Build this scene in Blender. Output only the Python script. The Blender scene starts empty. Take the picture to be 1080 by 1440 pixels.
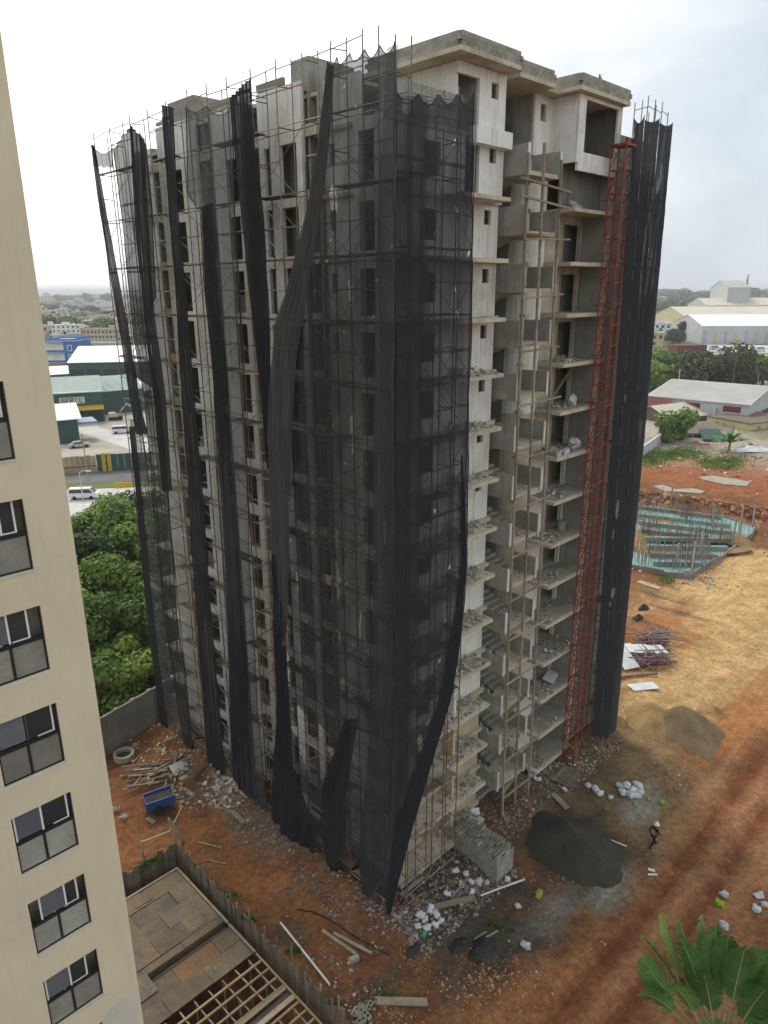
import bpy, math, random, os
import numpy as np
from mathutils import Vector, Matrix, noise
random.seed(7)
rnd = random.random
uni = random.uniform
sc = bpy.context.scene
COL = sc.collection

# ------------------------------------------------------------------ camera
CAMZ, FPX = 34.0, 1000.0
PITCH, ROLL = math.radians(17.35), math.radians(0.36)
_F = Vector((0, math.cos(PITCH), -math.sin(PITCH)))
_U0 = Vector((0, math.sin(PITCH), math.cos(PITCH)))
_R0 = Vector((1, 0, 0))
_R = _R0 * math.cos(ROLL) - _U0 * math.sin(ROLL)
_U = _U0 * math.cos(ROLL) + _R0 * math.sin(ROLL)
CAM = Vector((0, 0, CAMZ))
cd = bpy.data.cameras.new('camera')
cam = bpy.data.objects.new('camera', cd)
COL.objects.link(cam)
m3 = Matrix((_R, _U, -_F)).transposed()
cam.matrix_world = Matrix.Translation(CAM) @ m3.to_4x4()
cd.sensor_fit = 'VERTICAL'
cd.sensor_height = 24.0
cd.lens = 24.0 * FPX / 1440.0
cd.clip_start = 0.2
cd.clip_end = 90000
sc.camera = cam

# ------------------------------------------------------------------ sky, sun, exposure
SUN_AZ, SUN_EL = math.radians(-24), math.radians(50)   # azimuth from +Y, towards -X when negative
world = bpy.data.worlds.new('World')
sc.world = world
world.use_nodes = True
wn, wl = world.node_tree.nodes, world.node_tree.links
wn.clear()
out = wn.new('ShaderNodeOutputWorld')
bg = wn.new('ShaderNodeBackground')
bg.inputs['Strength'].default_value = 0.1
sky = wn.new('ShaderNodeTexSky')
sky.sky_type = 'NISHITA'
sky.sun_disc = False
sky.sun_elevation = SUN_EL
sky.sun_rotation = SUN_AZ
sky.air_density = 1.4
sky.dust_density = 3.0
tc = wn.new('ShaderNodeTexCoord')
sun_dir = Vector((math.sin(SUN_AZ) * math.cos(SUN_EL), math.cos(SUN_AZ) * math.cos(SUN_EL), math.sin(SUN_EL)))
# cloud layer: overcast, thinnest and whitest round the hidden sun, greyer away from it
dot = wn.new('ShaderNodeVectorMath'); dot.operation = 'DOT_PRODUCT'
dot.inputs[1].default_value = Vector((-0.62, 0.62, 0.48)).normalized()
wl.new(tc.outputs['Generated'], dot.inputs[0])
mp = wn.new('ShaderNodeMapping'); mp.inputs['Scale'].default_value = (1.0, 1.0, 2.6)
wl.new(tc.outputs['Generated'], mp.inputs['Vector'])
nz = wn.new('ShaderNodeTexNoise'); nz.inputs['Scale'].default_value = 2.3
nz.inputs['Detail'].default_value = 6; nz.inputs['Roughness'].default_value = 0.55
nz.inputs['Distortion'].default_value = 0.4
wl.new(mp.outputs[0], nz.inputs['Vector'])
ma = wn.new('ShaderNodeMath'); ma.operation = 'MULTIPLY_ADD'
ma.inputs[1].default_value = 0.8; ma.inputs[2].default_value = -0.40
wl.new(nz.outputs['Fac'], ma.inputs[0])
ad = wn.new('ShaderNodeMath'); ad.operation = 'ADD'
wl.new(dot.outputs['Value'], ad.inputs[0]); wl.new(ma.outputs[0], ad.inputs[1])
cr = wn.new('ShaderNodeValToRGB')
cr.color_ramp.elements[0].position = 0.0; cr.color_ramp.elements[0].color = (6.6, 7.0, 7.3, 1)
cr.color_ramp.elements[1].position = 1.0; cr.color_ramp.elements[1].color = (13, 12.8, 12.2, 1)
e = cr.color_ramp.elements.new(0.38); e.color = (4.5, 5.0, 5.55, 1)
e = cr.color_ramp.elements.new(0.62); e.color = (6.6, 6.85, 7.05, 1)
e = cr.color_ramp.elements.new(0.80); e.color = (8.6, 8.7, 8.6, 1)
wl.new(ad.outputs[0], cr.inputs['Fac'])
mx = wn.new('ShaderNodeMixRGB'); mx.inputs['Fac'].default_value = 0.9
wl.new(sky.outputs[0], mx.inputs['Color1']); wl.new(cr.outputs[0], mx.inputs['Color2'])
wl.new(mx.outputs[0], bg.inputs['Color']); wl.new(bg.outputs[0], out.inputs['Surface'])

sl = bpy.data.lights.new('sun', 'SUN')
sl.energy = 1.5
sl.angle = math.radians(14)
sl.color = (1.0, 0.93, 0.82)
so = bpy.data.objects.new('sun', sl)
COL.objects.link(so)
so.location = (-60, 60, 120)
so.rotation_euler = (-sun_dir).to_track_quat('-Z', 'Y').to_euler()

vs = sc.view_settings
vs.view_transform = 'Standard'
vs.look = 'None'
vs.exposure = 0.62
vs.gamma = 1.0
vs.use_curve_mapping = False
cy = sc.cycles
cy.max_bounces = 7
cy.diffuse_bounces = 3
cy.glossy_bounces = 3
cy.transmission_bounces = 4
cy.transparent_max_bounces = 24
cy.volume_bounces = 0
cy.caustics_reflective = False
cy.caustics_refractive = False
cy.use_denoising = True

# ------------------------------------------------------------------ frames of reference
def ray(x, y):
    return _F * FPX + _R * (x - 540) - _U * (y - 720)
def G(x, y, z=0.0):                       # where the sight line through a photo point meets height z
    d = ray(x, y)
    return CAM + d * ((z - CAMZ) / d.z)
YAW = math.radians(44.7)
A = Vector((math.cos(YAW), math.sin(YAW), 0))     # along the tower's right face (s)
B = Vector((-math.sin(YAW), math.cos(YAW), 0))    # along the tower's left face (t)
P0 = G(557, 1300)
def W(s, t, z=0.0):
    return P0 + A * s + B * t + Vector((0, 0, z))
def loc(p):
    d = p - P0
    return d.dot(A), d.dot(B)
def onS(x, y, s):
    d = ray(x, y); k = (P0 + A * s - CAM).dot(A) / d.dot(A); p = CAM + d * k
    return (p - P0).dot(B), p.z
def onT(x, y, t):
    d = ray(x, y); k = (P0 + B * t - CAM).dot(B) / d.dot(B); p = CAM + d * k
    return (p - P0).dot(A), p.z
def hz(p, y):                              # height seen at photo row y straight above ground point p
    k = (720 - y) / FPX; hx = Vector((p.x, p.y, 0)); n = _U - _F * k
    return CAMZ - hx.dot(n) / n.z

# ------------------------------------------------------------------ materials
def _nt(name):
    m = bpy.data.materials.new(name)
    m.use_nodes = True
    n, l = m.node_tree.nodes, m.node_tree.links
    n.clear()
    o = n.new('ShaderNodeOutputMaterial')
    p = n.new('ShaderNodeBsdfPrincipled')
    l.new(p.outputs[0], o.inputs['Surface'])
    return m, n, l, p, o
def mat(name, c1, c2=None, scale=1.0, rough=0.85, metal=0.0, streak=0.0, stain=None, stain_amt=0.5, bump=0.0, bscale=20.0,
        fine=0.25, rand=0.0, spec=0.3):
    m, n, l, p, o = _nt(name)
    c2 = c2 or tuple(v * 0.75 for v in c1)
    p.inputs['Roughness'].default_value = rough
    p.inputs['Metallic'].default_value = metal
    p.inputs['Specular IOR Level'].default_value = spec
    g = n.new('ShaderNodeNewGeometry')
    t1 = n.new('ShaderNodeTexNoise'); t1.inputs['Scale'].default_value = scale
    t1.inputs['Detail'].default_value = 7; t1.inputs['Roughness'].default_value = 0.62
    l.new(g.outputs['Position'], t1.inputs['Vector'])
    r = n.new('ShaderNodeValToRGB')
    r.color_ramp.elements[0].position = 0.33; r.color_ramp.elements[0].color = (*c2, 1)
    r.color_ramp.elements[1].position = 0.66; r.color_ramp.elements[1].color = (*c1, 1)
    l.new(t1.outputs['Fac'], r.inputs['Fac'])
    col = r.outputs[0]
    if streak > 0:
        mpn = n.new('ShaderNodeMapping'); mpn.inputs['Scale'].default_value = (3.0, 3.0, 0.16)
        l.new(g.outputs['Position'], mpn.inputs['Vector'])
        t2 = n.new('ShaderNodeTexNoise'); t2.inputs['Scale'].default_value = 1.6
        t2.inputs['Detail'].default_value = 5; t2.inputs['Roughness'].default_value = 0.65
        l.new(mpn.outputs[0], t2.inputs['Vector'])
        rr = n.new('ShaderNodeMapRange'); rr.inputs[1].default_value = 0.5; rr.inputs[2].default_value = 0.75
        l.new(t2.outputs['Fac'], rr.inputs[0])
        mm = n.new('ShaderNodeMath'); mm.operation = 'MULTIPLY'; mm.inputs[1].default_value = streak
        l.new(rr.outputs[0], mm.inputs[0])
        mix = n.new('ShaderNodeMixRGB'); l.new(mm.outputs[0], mix.inputs['Fac'])
        l.new(col, mix.inputs['Color1']); mix.inputs['Color2'].default_value = (*(stain or (0.10, 0.09, 0.075)), 1)
        col = mix.outputs[0]
    if stain and stain_amt > 0:
        t3 = n.new('ShaderNodeTexNoise'); t3.inputs['Scale'].default_value = scale * 0.45
        t3.inputs['Detail'].default_value = 9; t3.inputs['Roughness'].default_value = 0.7
        l.new(g.outputs['Position'], t3.inputs['Vector'])
        rr = n.new('ShaderNodeMapRange'); rr.inputs[1].default_value = 0.52; rr.inputs[2].default_value = 0.68
        l.new(t3.outputs['Fac'], rr.inputs[0])
        mm = n.new('ShaderNodeMath'); mm.operation = 'MULTIPLY'; mm.inputs[1].default_value = stain_amt
        l.new(rr.outputs[0], mm.inputs[0])
        mix = n.new('ShaderNodeMixRGB'); l.new(mm.outputs[0], mix.inputs['Fac'])
        l.new(col, mix.inputs['Color1']); mix.inputs['Color2'].default_value = (*stain, 1)
        col = mix.outputs[0]
    if fine > 0:
        t4 = n.new('ShaderNodeTexNoise'); t4.inputs['Scale'].default_value = bscale
        t4.inputs['Detail'].default_value = 4; t4.inputs['Roughness'].default_value = 0.7
        l.new(g.outputs['Position'], t4.inputs['Vector'])
        rr = n.new('ShaderNodeMapRange'); rr.inputs[1].default_value = 0.25; rr.inputs[2].default_value = 0.75
        rr.inputs[3].default_value = 1 - fine; rr.inputs[4].default_value = 1 + fine
        l.new(t4.outputs['Fac'], rr.inputs[0])
        mv = n.new('ShaderNodeVectorMath'); mv.operation = 'SCALE'
        l.new(col, mv.inputs[0]); l.new(rr.outputs[0], mv.inputs['Scale'])
        col = mv.outputs[0]
        if bump > 0:
            b = n.new('ShaderNodeBump'); b.inputs['Strength'].default_value = bump; b.inputs['Distance'].default_value = 0.03
            l.new(t4.outputs['Fac'], b.inputs['Height']); l.new(b.outputs[0], p.inputs['Normal'])
    if rand > 0:
        oi = n.new('ShaderNodeObjectInfo')
        rr = n.new('ShaderNodeMapRange'); rr.inputs[3].default_value = 1 - rand; rr.inputs[4].default_value = 1 + rand
        l.new(oi.outputs['Random'], rr.inputs[0])
        mv = n.new('ShaderNodeVectorMath'); mv.operation = 'SCALE'
        l.new(col, mv.inputs[0]); l.new(rr.outputs[0], mv.inputs['Scale'])
        col = mv.outputs[0]
    l.new(col, p.inputs['Base Color'])
    return m
def randmat(name, cols, rough=0.85, fine=0.15, scale=0.6):
    """each object picks one of the colours"""
    m, n, l, p, o = _nt(name)
    p.inputs['Roughness'].default_value = rough
    p.inputs['Specular IOR Level'].default_value = 0.25
    oi = n.new('ShaderNodeObjectInfo')
    r = n.new('ShaderNodeValToRGB'); r.color_ramp.interpolation = 'CONSTANT'
    els = r.color_ramp.elements
    for i, c in enumerate(cols):
        e = els[i] if i < 2 else els.new(i / len(cols))
        e.position = i / len(cols); e.color = (*c, 1)
    l.new(oi.outputs['Random'], r.inputs['Fac'])
    g = n.new('ShaderNodeNewGeometry')
    t = n.new('ShaderNodeTexNoise'); t.inputs['Scale'].default_value = scale; t.inputs['Detail'].default_value = 6
    t.inputs['Roughness'].default_value = 0.65
    l.new(g.outputs['Position'], t.inputs['Vector'])
    rr = n.new('ShaderNodeMapRange'); rr.inputs[1].default_value = 0.3; rr.inputs[2].default_value = 0.7
    rr.inputs[3].default_value = 1 - fine; rr.inputs[4].default_value = 1 + fine
    l.new(t.outputs['Fac'], rr.inputs[0])
    mv = n.new('ShaderNodeVectorMath'); mv.operation = 'SCALE'
    l.new(r.outputs[0], mv.inputs[0]); l.new(rr.outputs[0], mv.inputs['Scale'])
    l.new(mv.outputs[0], p.inputs['Base Color'])
    return m
def attrmat(name, attr, rough=0.95, fine=0.38, bscale=3.0, bump=0.8, dist=0.16, extra=True):
    """colour from a per-vertex pigment attribute, broken up with noise"""
    m, n, l, p, o = _nt(name)
    p.inputs['Roughness'].default_value = rough
    p.inputs['Specular IOR Level'].default_value = 0.15
    at = n.new('ShaderNodeAttribute'); at.attribute_name = attr
    g = n.new('ShaderNodeNewGeometry')
    col = at.outputs['Color']
    facs = []
    for k, (s, a) in enumerate(((bscale, fine), (bscale * 0.22, fine * 0.8), (bscale * 5, fine * 0.7))):
        t = n.new('ShaderNodeTexNoise'); t.inputs['Scale'].default_value = s; t.inputs['Detail'].default_value = 6
        t.inputs['Roughness'].default_value = 0.68
        l.new(g.outputs['Position'], t.inputs['Vector'])
        rr = n.new('ShaderNodeMapRange'); rr.inputs[1].default_value = 0.3; rr.inputs[2].default_value = 0.7
        rr.inputs[3].default_value = 1 - a; rr.inputs[4].default_value = 1 + a
        l.new(t.outputs['Fac'], rr.inputs[0])
        mv = n.new('ShaderNodeVectorMath'); mv.operation = 'SCALE'
        l.new(col, mv.inputs[0]); l.new(rr.outputs[0], mv.inputs['Scale'])
        col = mv.outputs[0]; facs.append(t.outputs['Fac'])
    if extra:                                # scrape and wheel marks run along the haul road
        mpn = n.new('ShaderNodeMapping'); mpn.vector_type = 'TEXTURE'
        mpn.inputs['Rotation'].default_value = (0, 0, math.radians(44.7)); mpn.inputs['Scale'].default_value = (9.0, 0.55, 1.0)
        l.new(g.outputs['Position'], mpn.inputs['Vector'])
        t = n.new('ShaderNodeTexNoise'); t.inputs['Scale'].default_value = 1.0; t.inputs['Detail'].default_value = 7
        t.inputs['Roughness'].default_value = 0.7; t.inputs['Distortion'].default_value = 0.6
        l.new(mpn.outputs[0], t.inputs['Vector'])
        rr = n.new('ShaderNodeMapRange'); rr.inputs[1].default_value = 0.3; rr.inputs[2].default_value = 0.7
        rr.inputs[3].default_value = 0.84; rr.inputs[4].default_value = 1.16
        l.new(t.outputs['Fac'], rr.inputs[0])
        mv = n.new('ShaderNodeVectorMath'); mv.operation = 'SCALE'
        l.new(col, mv.inputs[0]); l.new(rr.outputs[0], mv.inputs['Scale'])
        col = mv.outputs[0]; facs.append(t.outputs['Fac'])
        # damp dark crumbs
        v = n.new('ShaderNodeTexVoronoi'); v.inputs['Scale'].default_value = 4.3; v.inputs['Randomness'].default_value = 1.0
        l.new(g.outputs['Position'], v.inputs['Vector'])
        lt = n.new('ShaderNodeMapRange'); lt.inputs[1].default_value = 0.12; lt.inputs[2].default_value = 0.22
        lt.inputs[3].default_value = 0.22; lt.inputs[4].default_value = 0.0
        l.new(v.outputs['Distance'], lt.inputs[0])
        mix = n.new('ShaderNodeMixRGB'); mix.blend_type = 'MULTIPLY'; l.new(lt.outputs[0], mix.inputs['Fac'])
        l.new(col, mix.inputs['Color1']); mix.inputs['Color2'].default_value = (0.35, 0.3, 0.28, 1)
        col = mix.outputs[0]
        # pale grit and small stones in the soil
        v = n.new('ShaderNodeTexVoronoi'); v.inputs['Scale'].default_value = 2.6
        l.new(g.outputs['Position'], v.inputs['Vector'])
        lt = n.new('ShaderNodeMapRange'); lt.inputs[1].default_value = 0.10; lt.inputs[2].default_value = 0.16
        lt.inputs[3].default_value = 0.22; lt.inputs[4].default_value = 0.0
        l.new(v.outputs['Distance'], lt.inputs[0])
        mix = n.new('ShaderNodeMixRGB'); l.new(lt.outputs[0], mix.inputs['Fac'])
        l.new(col, mix.inputs['Color1']); mix.inputs['Color2'].default_value = (0.34, 0.25, 0.17, 1)
        col = mix.outputs[0]
    l.new(col, p.inputs['Base Color'])
    ad = n.new('ShaderNodeMath'); ad.operation = 'ADD'
    l.new(facs[0], ad.inputs[0]); l.new(facs[2], ad.inputs[1])
    b = n.new('ShaderNodeBump'); b.inputs['Strength'].default_value = bump; b.inputs['Distance'].default_value = dist
    l.new(ad.outputs[0], b.inputs['Height']); l.new(b.outputs[0], p.inputs['Normal'])
    return m
def netmat(name, alpha, c=(0.056, 0.058, 0.063)):
    """knitted shade net: light passes between the threads"""
    m = bpy.data.materials.new(name); m.use_nodes = True
    n, l = m.node_tree.nodes, m.node_tree.links
    n.clear()
    o = n.new('ShaderNodeOutputMaterial')
    d = n.new('ShaderNodeBsdfDiffuse'); d.inputs['Color'].default_value = (*c, 1)
    tl = n.new('ShaderNodeBsdfTranslucent'); tl.inputs['Color'].default_value = (*(v * 1.3 for v in c), 1)
    ms = n.new('ShaderNodeMixShader'); ms.inputs[0].default_value = 0.4
    l.new(d.outputs[0], ms.inputs[1]); l.new(tl.outputs[0], ms.inputs[2])
    tr = n.new('ShaderNodeBsdfTransparent')
    mx = n.new('ShaderNodeMixShader')
    g = n.new('ShaderNodeNewGeometry')
    mp = n.new('ShaderNodeMapping'); mp.inputs['Scale'].default_value = (1.6, 1.6, 0.25)
    l.new(g.outputs['Position'], mp.inputs['Vector'])
    t = n.new('ShaderNodeTexNoise'); t.inputs['Scale'].default_value = 1.3; t.inputs['Detail'].default_value = 5
    l.new(mp.outputs[0], t.inputs['Vector'])
    rr = n.new('ShaderNodeMapRange'); rr.inputs[1].default_value = 0.3; rr.inputs[2].default_value = 0.7
    rr.inputs[3].default_value = alpha - 0.07; rr.inputs[4].default_value = alpha + 0.07
    l.new(t.outputs['Fac'], rr.inputs[0])
    # weave bands: each 2 m roll width overlaps the next
    sx = n.new('ShaderNodeSeparateXYZ'); l.new(g.outputs['Position'], sx.inputs[0])
    md = n.new('ShaderNodeMath'); md.operation = 'MODULO'; md.inputs[1].default_value = 3.9
    l.new(sx.outputs['Z'], md.inputs[0])
    lt = n.new('ShaderNodeMath'); lt.operation = 'LESS_THAN'; lt.inputs[1].default_value = 0.16
    l.new(md.outputs[0], lt.inputs[0])
    mm = n.new('ShaderNodeMath'); mm.operation = 'MULTIPLY_ADD'; mm.inputs[1].default_value = 0.12
    l.new(lt.outputs[0], mm.inputs[0]); l.new(rr.outputs[0], mm.inputs[2])
    # seen edge-on the threads close up
    lw = n.new('ShaderNodeLayerWeight'); lw.inputs['Blend'].default_value = 0.25
    m2 = n.new('ShaderNodeMath'); m2.operation = 'MULTIPLY_ADD'; m2.inputs[1].default_value = 0.22; m2.use_clamp = True
    l.new(lw.outputs['Facing'], m2.inputs[0]); l.new(mm.outputs[0], m2.inputs[2])
    l.new(m2.outputs[0], mx.inputs[0])
    l.new(tr.outputs[0], mx.inputs[1]); l.new(ms.outputs[0], mx.inputs[2])
    l.new(mx.outputs[0], o.inputs['Surface'])
    return m
def glassmat(name, tint=(0.05, 0.06, 0.065), alpha=0.4):
    m, n, l, p, o = _nt(name)
    p.inputs['Base Color'].default_value = (*tint, 1)
    p.inputs['Roughness'].default_value = 0.06
    p.inputs['Specular IOR Level'].default_value = 0.7
    tr = n.new('ShaderNodeBsdfTransparent'); tr.inputs['Color'].default_value = (0.75, 0.8, 0.8, 1)
    mx = n.new('ShaderNodeMixShader'); mx.inputs[0].default_value = alpha
    l.new(tr.outputs[0], mx.inputs[1]); l.new(p.outputs[0], mx.inputs[2]); l.new(mx.outputs[0], o.inputs['Surface'])
    return m
def leafmat(name, c1, c2, c3):
    m, n, l, p, o = _nt(name)
    p.inputs['Roughness'].default_value = 0.6
    p.inputs['Specular IOR Level'].default_value = 0.25
    g = n.new('ShaderNodeNewGeometry')
    t = n.new('ShaderNodeTexNoise'); t.inputs['Scale'].default_value = 0.35; t.inputs['Detail'].default_value = 5
    l.new(g.outputs['Position'], t.inputs['Vector'])
    oi = n.new('ShaderNodeObjectInfo')
    ad = n.new('ShaderNodeMath'); ad.operation = 'MULTIPLY_ADD'; ad.inputs[1].default_value = 0.25; 
    l.new(oi.outputs['Random'], ad.inputs[0]); l.new(t.outputs['Fac'], ad.inputs[2])
    ri = n.new('ShaderNodeMath'); ri.operation = 'MULTIPLY_ADD'; ri.inputs[1].default_value = 0.25
    l.new(g.outputs['Random Per Island'], ri.inputs[0]); l.new(ad.outputs[0], ri.inputs[2])
    r = n.new('ShaderNodeValToRGB')
    r.color_ramp.elements[0].position = 0.45; r.color_ramp.elements[0].color = (*c1, 1)
    r.color_ramp.elements[1].position = 1.0; r.color_ramp.elements[1].color = (*c3, 1)
    e = r.color_ramp.elements.new(0.72); e.color = (*c2, 1)
    l.new(ri.outputs[0], r.inputs['Fac'])
    l.new(r.outputs[0], p.inputs['Base Color'])
    tl = n.new('ShaderNodeBsdfTranslucent'); l.new(r.outputs[0], tl.inputs['Color'])
    mx = n.new('ShaderNodeMixShader'); mx.inputs[0].default_value = 0.28
    l.new(p.outputs[0], mx.inputs[1]); l.new(tl.outputs[0], mx.inputs[2]); l.new(mx.outputs[0], o.inputs['Surface'])
    return m

M = {}
M['white'] = mat('whitewashed_plaster', (0.80, 0.795, 0.75), (0.71, 0.695, 0.64), 0.5, 0.9, streak=0.6, stain=(0.36, 0.31, 0.24), stain_amt=0.6, bump=0.25, bscale=9, fine=0.1)
M['cream'] = mat('cream_plaster', (0.56, 0.47, 0.30), (0.46, 0.40, 0.28), 0.6, 0.9, streak=0.4, stain=(0.30, 0.27, 0.21), stain_amt=0.5, bump=0.2, bscale=9, fine=0.1)
M['concrete'] = mat('raw_concrete', (0.38, 0.375, 0.325), (0.25, 0.247, 0.215), 0.7, 0.92, streak=0.55, stain=(0.14, 0.13, 0.105), stain_amt=0.5, bump=0.3, bscale=10, fine=0.15)
M['edge'] = mat('pale_slab_edge', (0.60, 0.54, 0.42), (0.43, 0.38, 0.29), 1.1, 0.92, streak=0.4, stain=(0.2, 0.18, 0.14), stain_amt=0.5, bump=0.3, bscale=12, fine=0.18)
M['dusty'] = mat('dusty_concrete_floor', (0.36, 0.33, 0.26), (0.24, 0.225, 0.18), 1.3, 0.95, stain=(0.15, 0.13, 0.1), stain_amt=0.4, bump=0.3, bscale=14, fine=0.22)
M['block'] = mat('concrete_block', (0.34, 0.325, 0.27), (0.25, 0.24, 0.20), 1.4, 0.95, bump=0.4, bscale=24, fine=0.2, rand=0.16)
M['timberform'] = mat('board_marked_concrete', (0.20, 0.20, 0.18), (0.13, 0.13, 0.118), 0.8, 0.9, streak=0.8, stain=(0.08, 0.08, 0.07), stain_amt=0.3, bump=0.2, fine=0.15)
M['beige'] = mat('beige_paint', (0.70, 0.63, 0.455), (0.63, 0.56, 0.40), 0.22, 0.85, streak=0.35, stain=(0.52, 0.47, 0.35), stain_amt=0.7, bump=0.12, bscale=3, fine=0.035)
M['primer'] = mat('pale_primer', (0.68, 0.67, 0.57), (0.52, 0.51, 0.42), 0.5, 0.9, fine=0.05)
M['frame'] = mat('dark_window_frame', (0.022, 0.023, 0.025), (0.016, 0.017, 0.019), 2, 0.45, fine=0.1)
M['alum'] = mat('bare_aluminium', (0.80, 0.81, 0.82), (0.68, 0.69, 0.70), 6, 0.4, metal=0.0, fine=0.1)
M['glass'] = glassmat('window_glass')
M['frost'] = mat('reflection_tinted_glass', (0.32, 0.33, 0.285), (0.22, 0.228, 0.20), 1.1, 0.12, fine=0.12, bscale=6, rand=0.4, spec=0.7)  # pale tone puts the window reflection into the pane colour
M['bluepane'] = mat('painted_reflection_pane', (0.16, 0.18, 0.205), (0.11, 0.122, 0.14), 0.7, 0.15, fine=0.1, bscale=3, rand=0.3, spec=0.5)  # blue-grey reflection put into the pane colour
M['rust'] = mat('rusty_red_pipe', (0.17, 0.065, 0.046), (0.12, 0.085, 0.068), 2.0, 0.75, fine=0.3, bscale=8)
M['galv'] = mat('weathered_pipe', (0.30, 0.30, 0.29), (0.17, 0.13, 0.11), 0.9, 0.6, metal=0.2, fine=0.25, bscale=6)
M['redsteel'] = mat('red_mast_steel', (0.28, 0.05, 0.036), (0.17, 0.038, 0.028), 1.2, 0.6, fine=0.2, bscale=8)
M['board'] = mat('grey_scaffold_board', (0.22, 0.19, 0.14), (0.13, 0.115, 0.09), 2.0, 0.9, fine=0.25, bscale=12, rand=0.3)
M['wood'] = mat('weathered_timber', (0.34, 0.285, 0.205), (0.22, 0.185, 0.135), 1.5, 0.9, fine=0.25, bscale=10, rand=0.25)
M['newwood'] = mat('fresh_timber', (0.37, 0.26, 0.135), (0.27, 0.185, 0.10), 1.5, 0.85, fine=0.2, bscale=10, rand=0.25)
M['greywood'] = mat('grey_timber', (0.20, 0.165, 0.12), (0.12, 0.10, 0.075), 2.0, 0.95, fine=0.3, bscale=9, rand=0.3, bump=0.3)
M['ply'] = mat('used_plywood', (0.165, 0.118, 0.072), (0.10, 0.082, 0.060), 0.9, 0.85, stain=(0.06, 0.065, 0.07), stain_amt=0.75, fine=0.25, bscale=6, rand=0.3)
M['plyor'] = mat('orange_plywood', (0.21, 0.115, 0.05), (0.15, 0.09, 0.05), 1.2, 0.8, fine=0.2, bscale=6, rand=0.15)
M['net'] = netmat('black_shade_net', 0.67)
M['netdense'] = netmat('dense_black_shade_net', 0.88, (0.036, 0.037, 0.041))
M['netlight'] = netmat('sheer_shade_net', 0.52, (0.085, 0.092, 0.102))
M['netblue'] = netmat('blue_black_shade_net', 0.80, (0.048, 0.051, 0.059))
M['nettight'] = netmat('tight_black_shade_net', 0.92, (0.050, 0.053, 0.060))
M['netsheen'] = netmat('doubled_net_painted_sheen', 0.80, (0.11, 0.115, 0.118))  # paler grey puts the sheen of the folded net into its colour
M['splash'] = netmat('plaster_splash', 0.35, (0.55, 0.55, 0.53))
M['netfold'] = netmat('bunched_black_shade_net', 0.92, (0.040, 0.042, 0.048))
M['netgreen'] = netmat('greenish_shade_net', 0.80, (0.05, 0.06, 0.056))
M['cord'] = mat('net_edge_rope', (0.02, 0.02, 0.022), None, 5, 0.9)
M['sack'] = mat('white_woven_sack', (0.60, 0.61, 0.62), (0.42, 0.43, 0.43), 2.5, 0.8, stain=(0.35, 0.32, 0.27), stain_amt=0.4, fine=0.1, rand=0.12, bump=0.3, bscale=6)
M['lime'] = mat('lime_green_sack', (0.30, 0.38, 0.03), (0.2, 0.26, 0.03), 2.5, 0.7, fine=0.15)
M['green'] = mat('green_plastic', (0.05, 0.27, 0.12), None, 2.5, 0.6, fine=0.15)
M['blacktarp'] = mat('black_plastic', (0.012, 0.012, 0.013), (0.02, 0.019, 0.018), 2, 0.55, fine=0.2)
M['blue'] = mat('blue_painted_steel', (0.02, 0.085, 0.32), (0.02, 0.055, 0.20), 1.3, 0.55, stain=(0.10, 0.07, 0.05), stain_amt=0.5, fine=0.2)
M['tyre'] = mat('black_rubber', (0.02, 0.02, 0.02), None, 3, 0.85)
M['steelbar'] = mat('rusty_rebar', (0.23, 0.155, 0.115), (0.15, 0.10, 0.08), 2, 0.7, fine=0.2, rand=0.3)
M['palebar'] = mat('pale_rebar', (0.33, 0.33, 0.31), (0.2, 0.19, 0.17), 1.0, 0.6, fine=0.2, rand=0.3)
M['purple'] = mat('purplish_primed_steel', (0.22, 0.11, 0.13), (0.13, 0.08, 0.085), 2, 0.7, fine=0.25)
M['sheet'] = mat('zinc_sheet', (0.60, 0.62, 0.63), (0.45, 0.46, 0.47), 1.0, 0.5, metal=0.2, fine=0.1)
M['pipewhite'] = mat('white_pipe', (0.68, 0.67, 0.63), None, 2, 0.5, fine=0.08)
M['teal'] = mat('teal_membrane', (0.13, 0.30, 0.28), (0.24, 0.36, 0.34), 0.6, 0.7, stain=(0.25, 0.19, 0.11), stain_amt=0.85, fine=0.2, bscale=2)
M['asphalt'] = mat('asphalt', (0.15, 0.148, 0.145), (0.10, 0.10, 0.098), 0.3, 0.9, fine=0.15, bscale=2)
M['pave'] = mat('pale_concrete_road', (0.52, 0.51, 0.48), (0.42, 0.41, 0.385), 0.3, 0.9, fine=0.1, bscale=2)
M['dirtlot'] = mat('gravel_lot', (0.40, 0.36, 0.30), (0.27, 0.245, 0.205), 0.12, 0.95, stain=(0.20, 0.18, 0.15), stain_amt=0.5, fine=0.15, bscale=1.0)
M['verge'] = mat('grass_verge', (0.09, 0.13, 0.03), (0.13, 0.13, 0.05), 0.6, 0.95, fine=0.3, bscale=3)
M['paint'] = mat('white_road_paint', (0.7, 0.7, 0.68), None, 1, 0.7, fine=0.1)
M['yellow'] = mat('yellow_paint', (0.55, 0.36, 0.02), None, 1, 0.6, fine=0.15)
M['dkgreen'] = mat('dark_green_cladding', (0.028, 0.085, 0.075), (0.022, 0.065, 0.06), 0.3, 0.6, fine=0.12, bscale=2)
M['midgreen'] = mat('grey_green_roofing', (0.19, 0.26, 0.235), (0.15, 0.21, 0.19), 0.2, 0.6, fine=0.1, bscale=1)
M['whiteroof'] = mat('white_metal_roof', (0.76, 0.77, 0.77), (0.66, 0.67, 0.68), 0.2, 0.55, fine=0.06, bscale=1)
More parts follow.
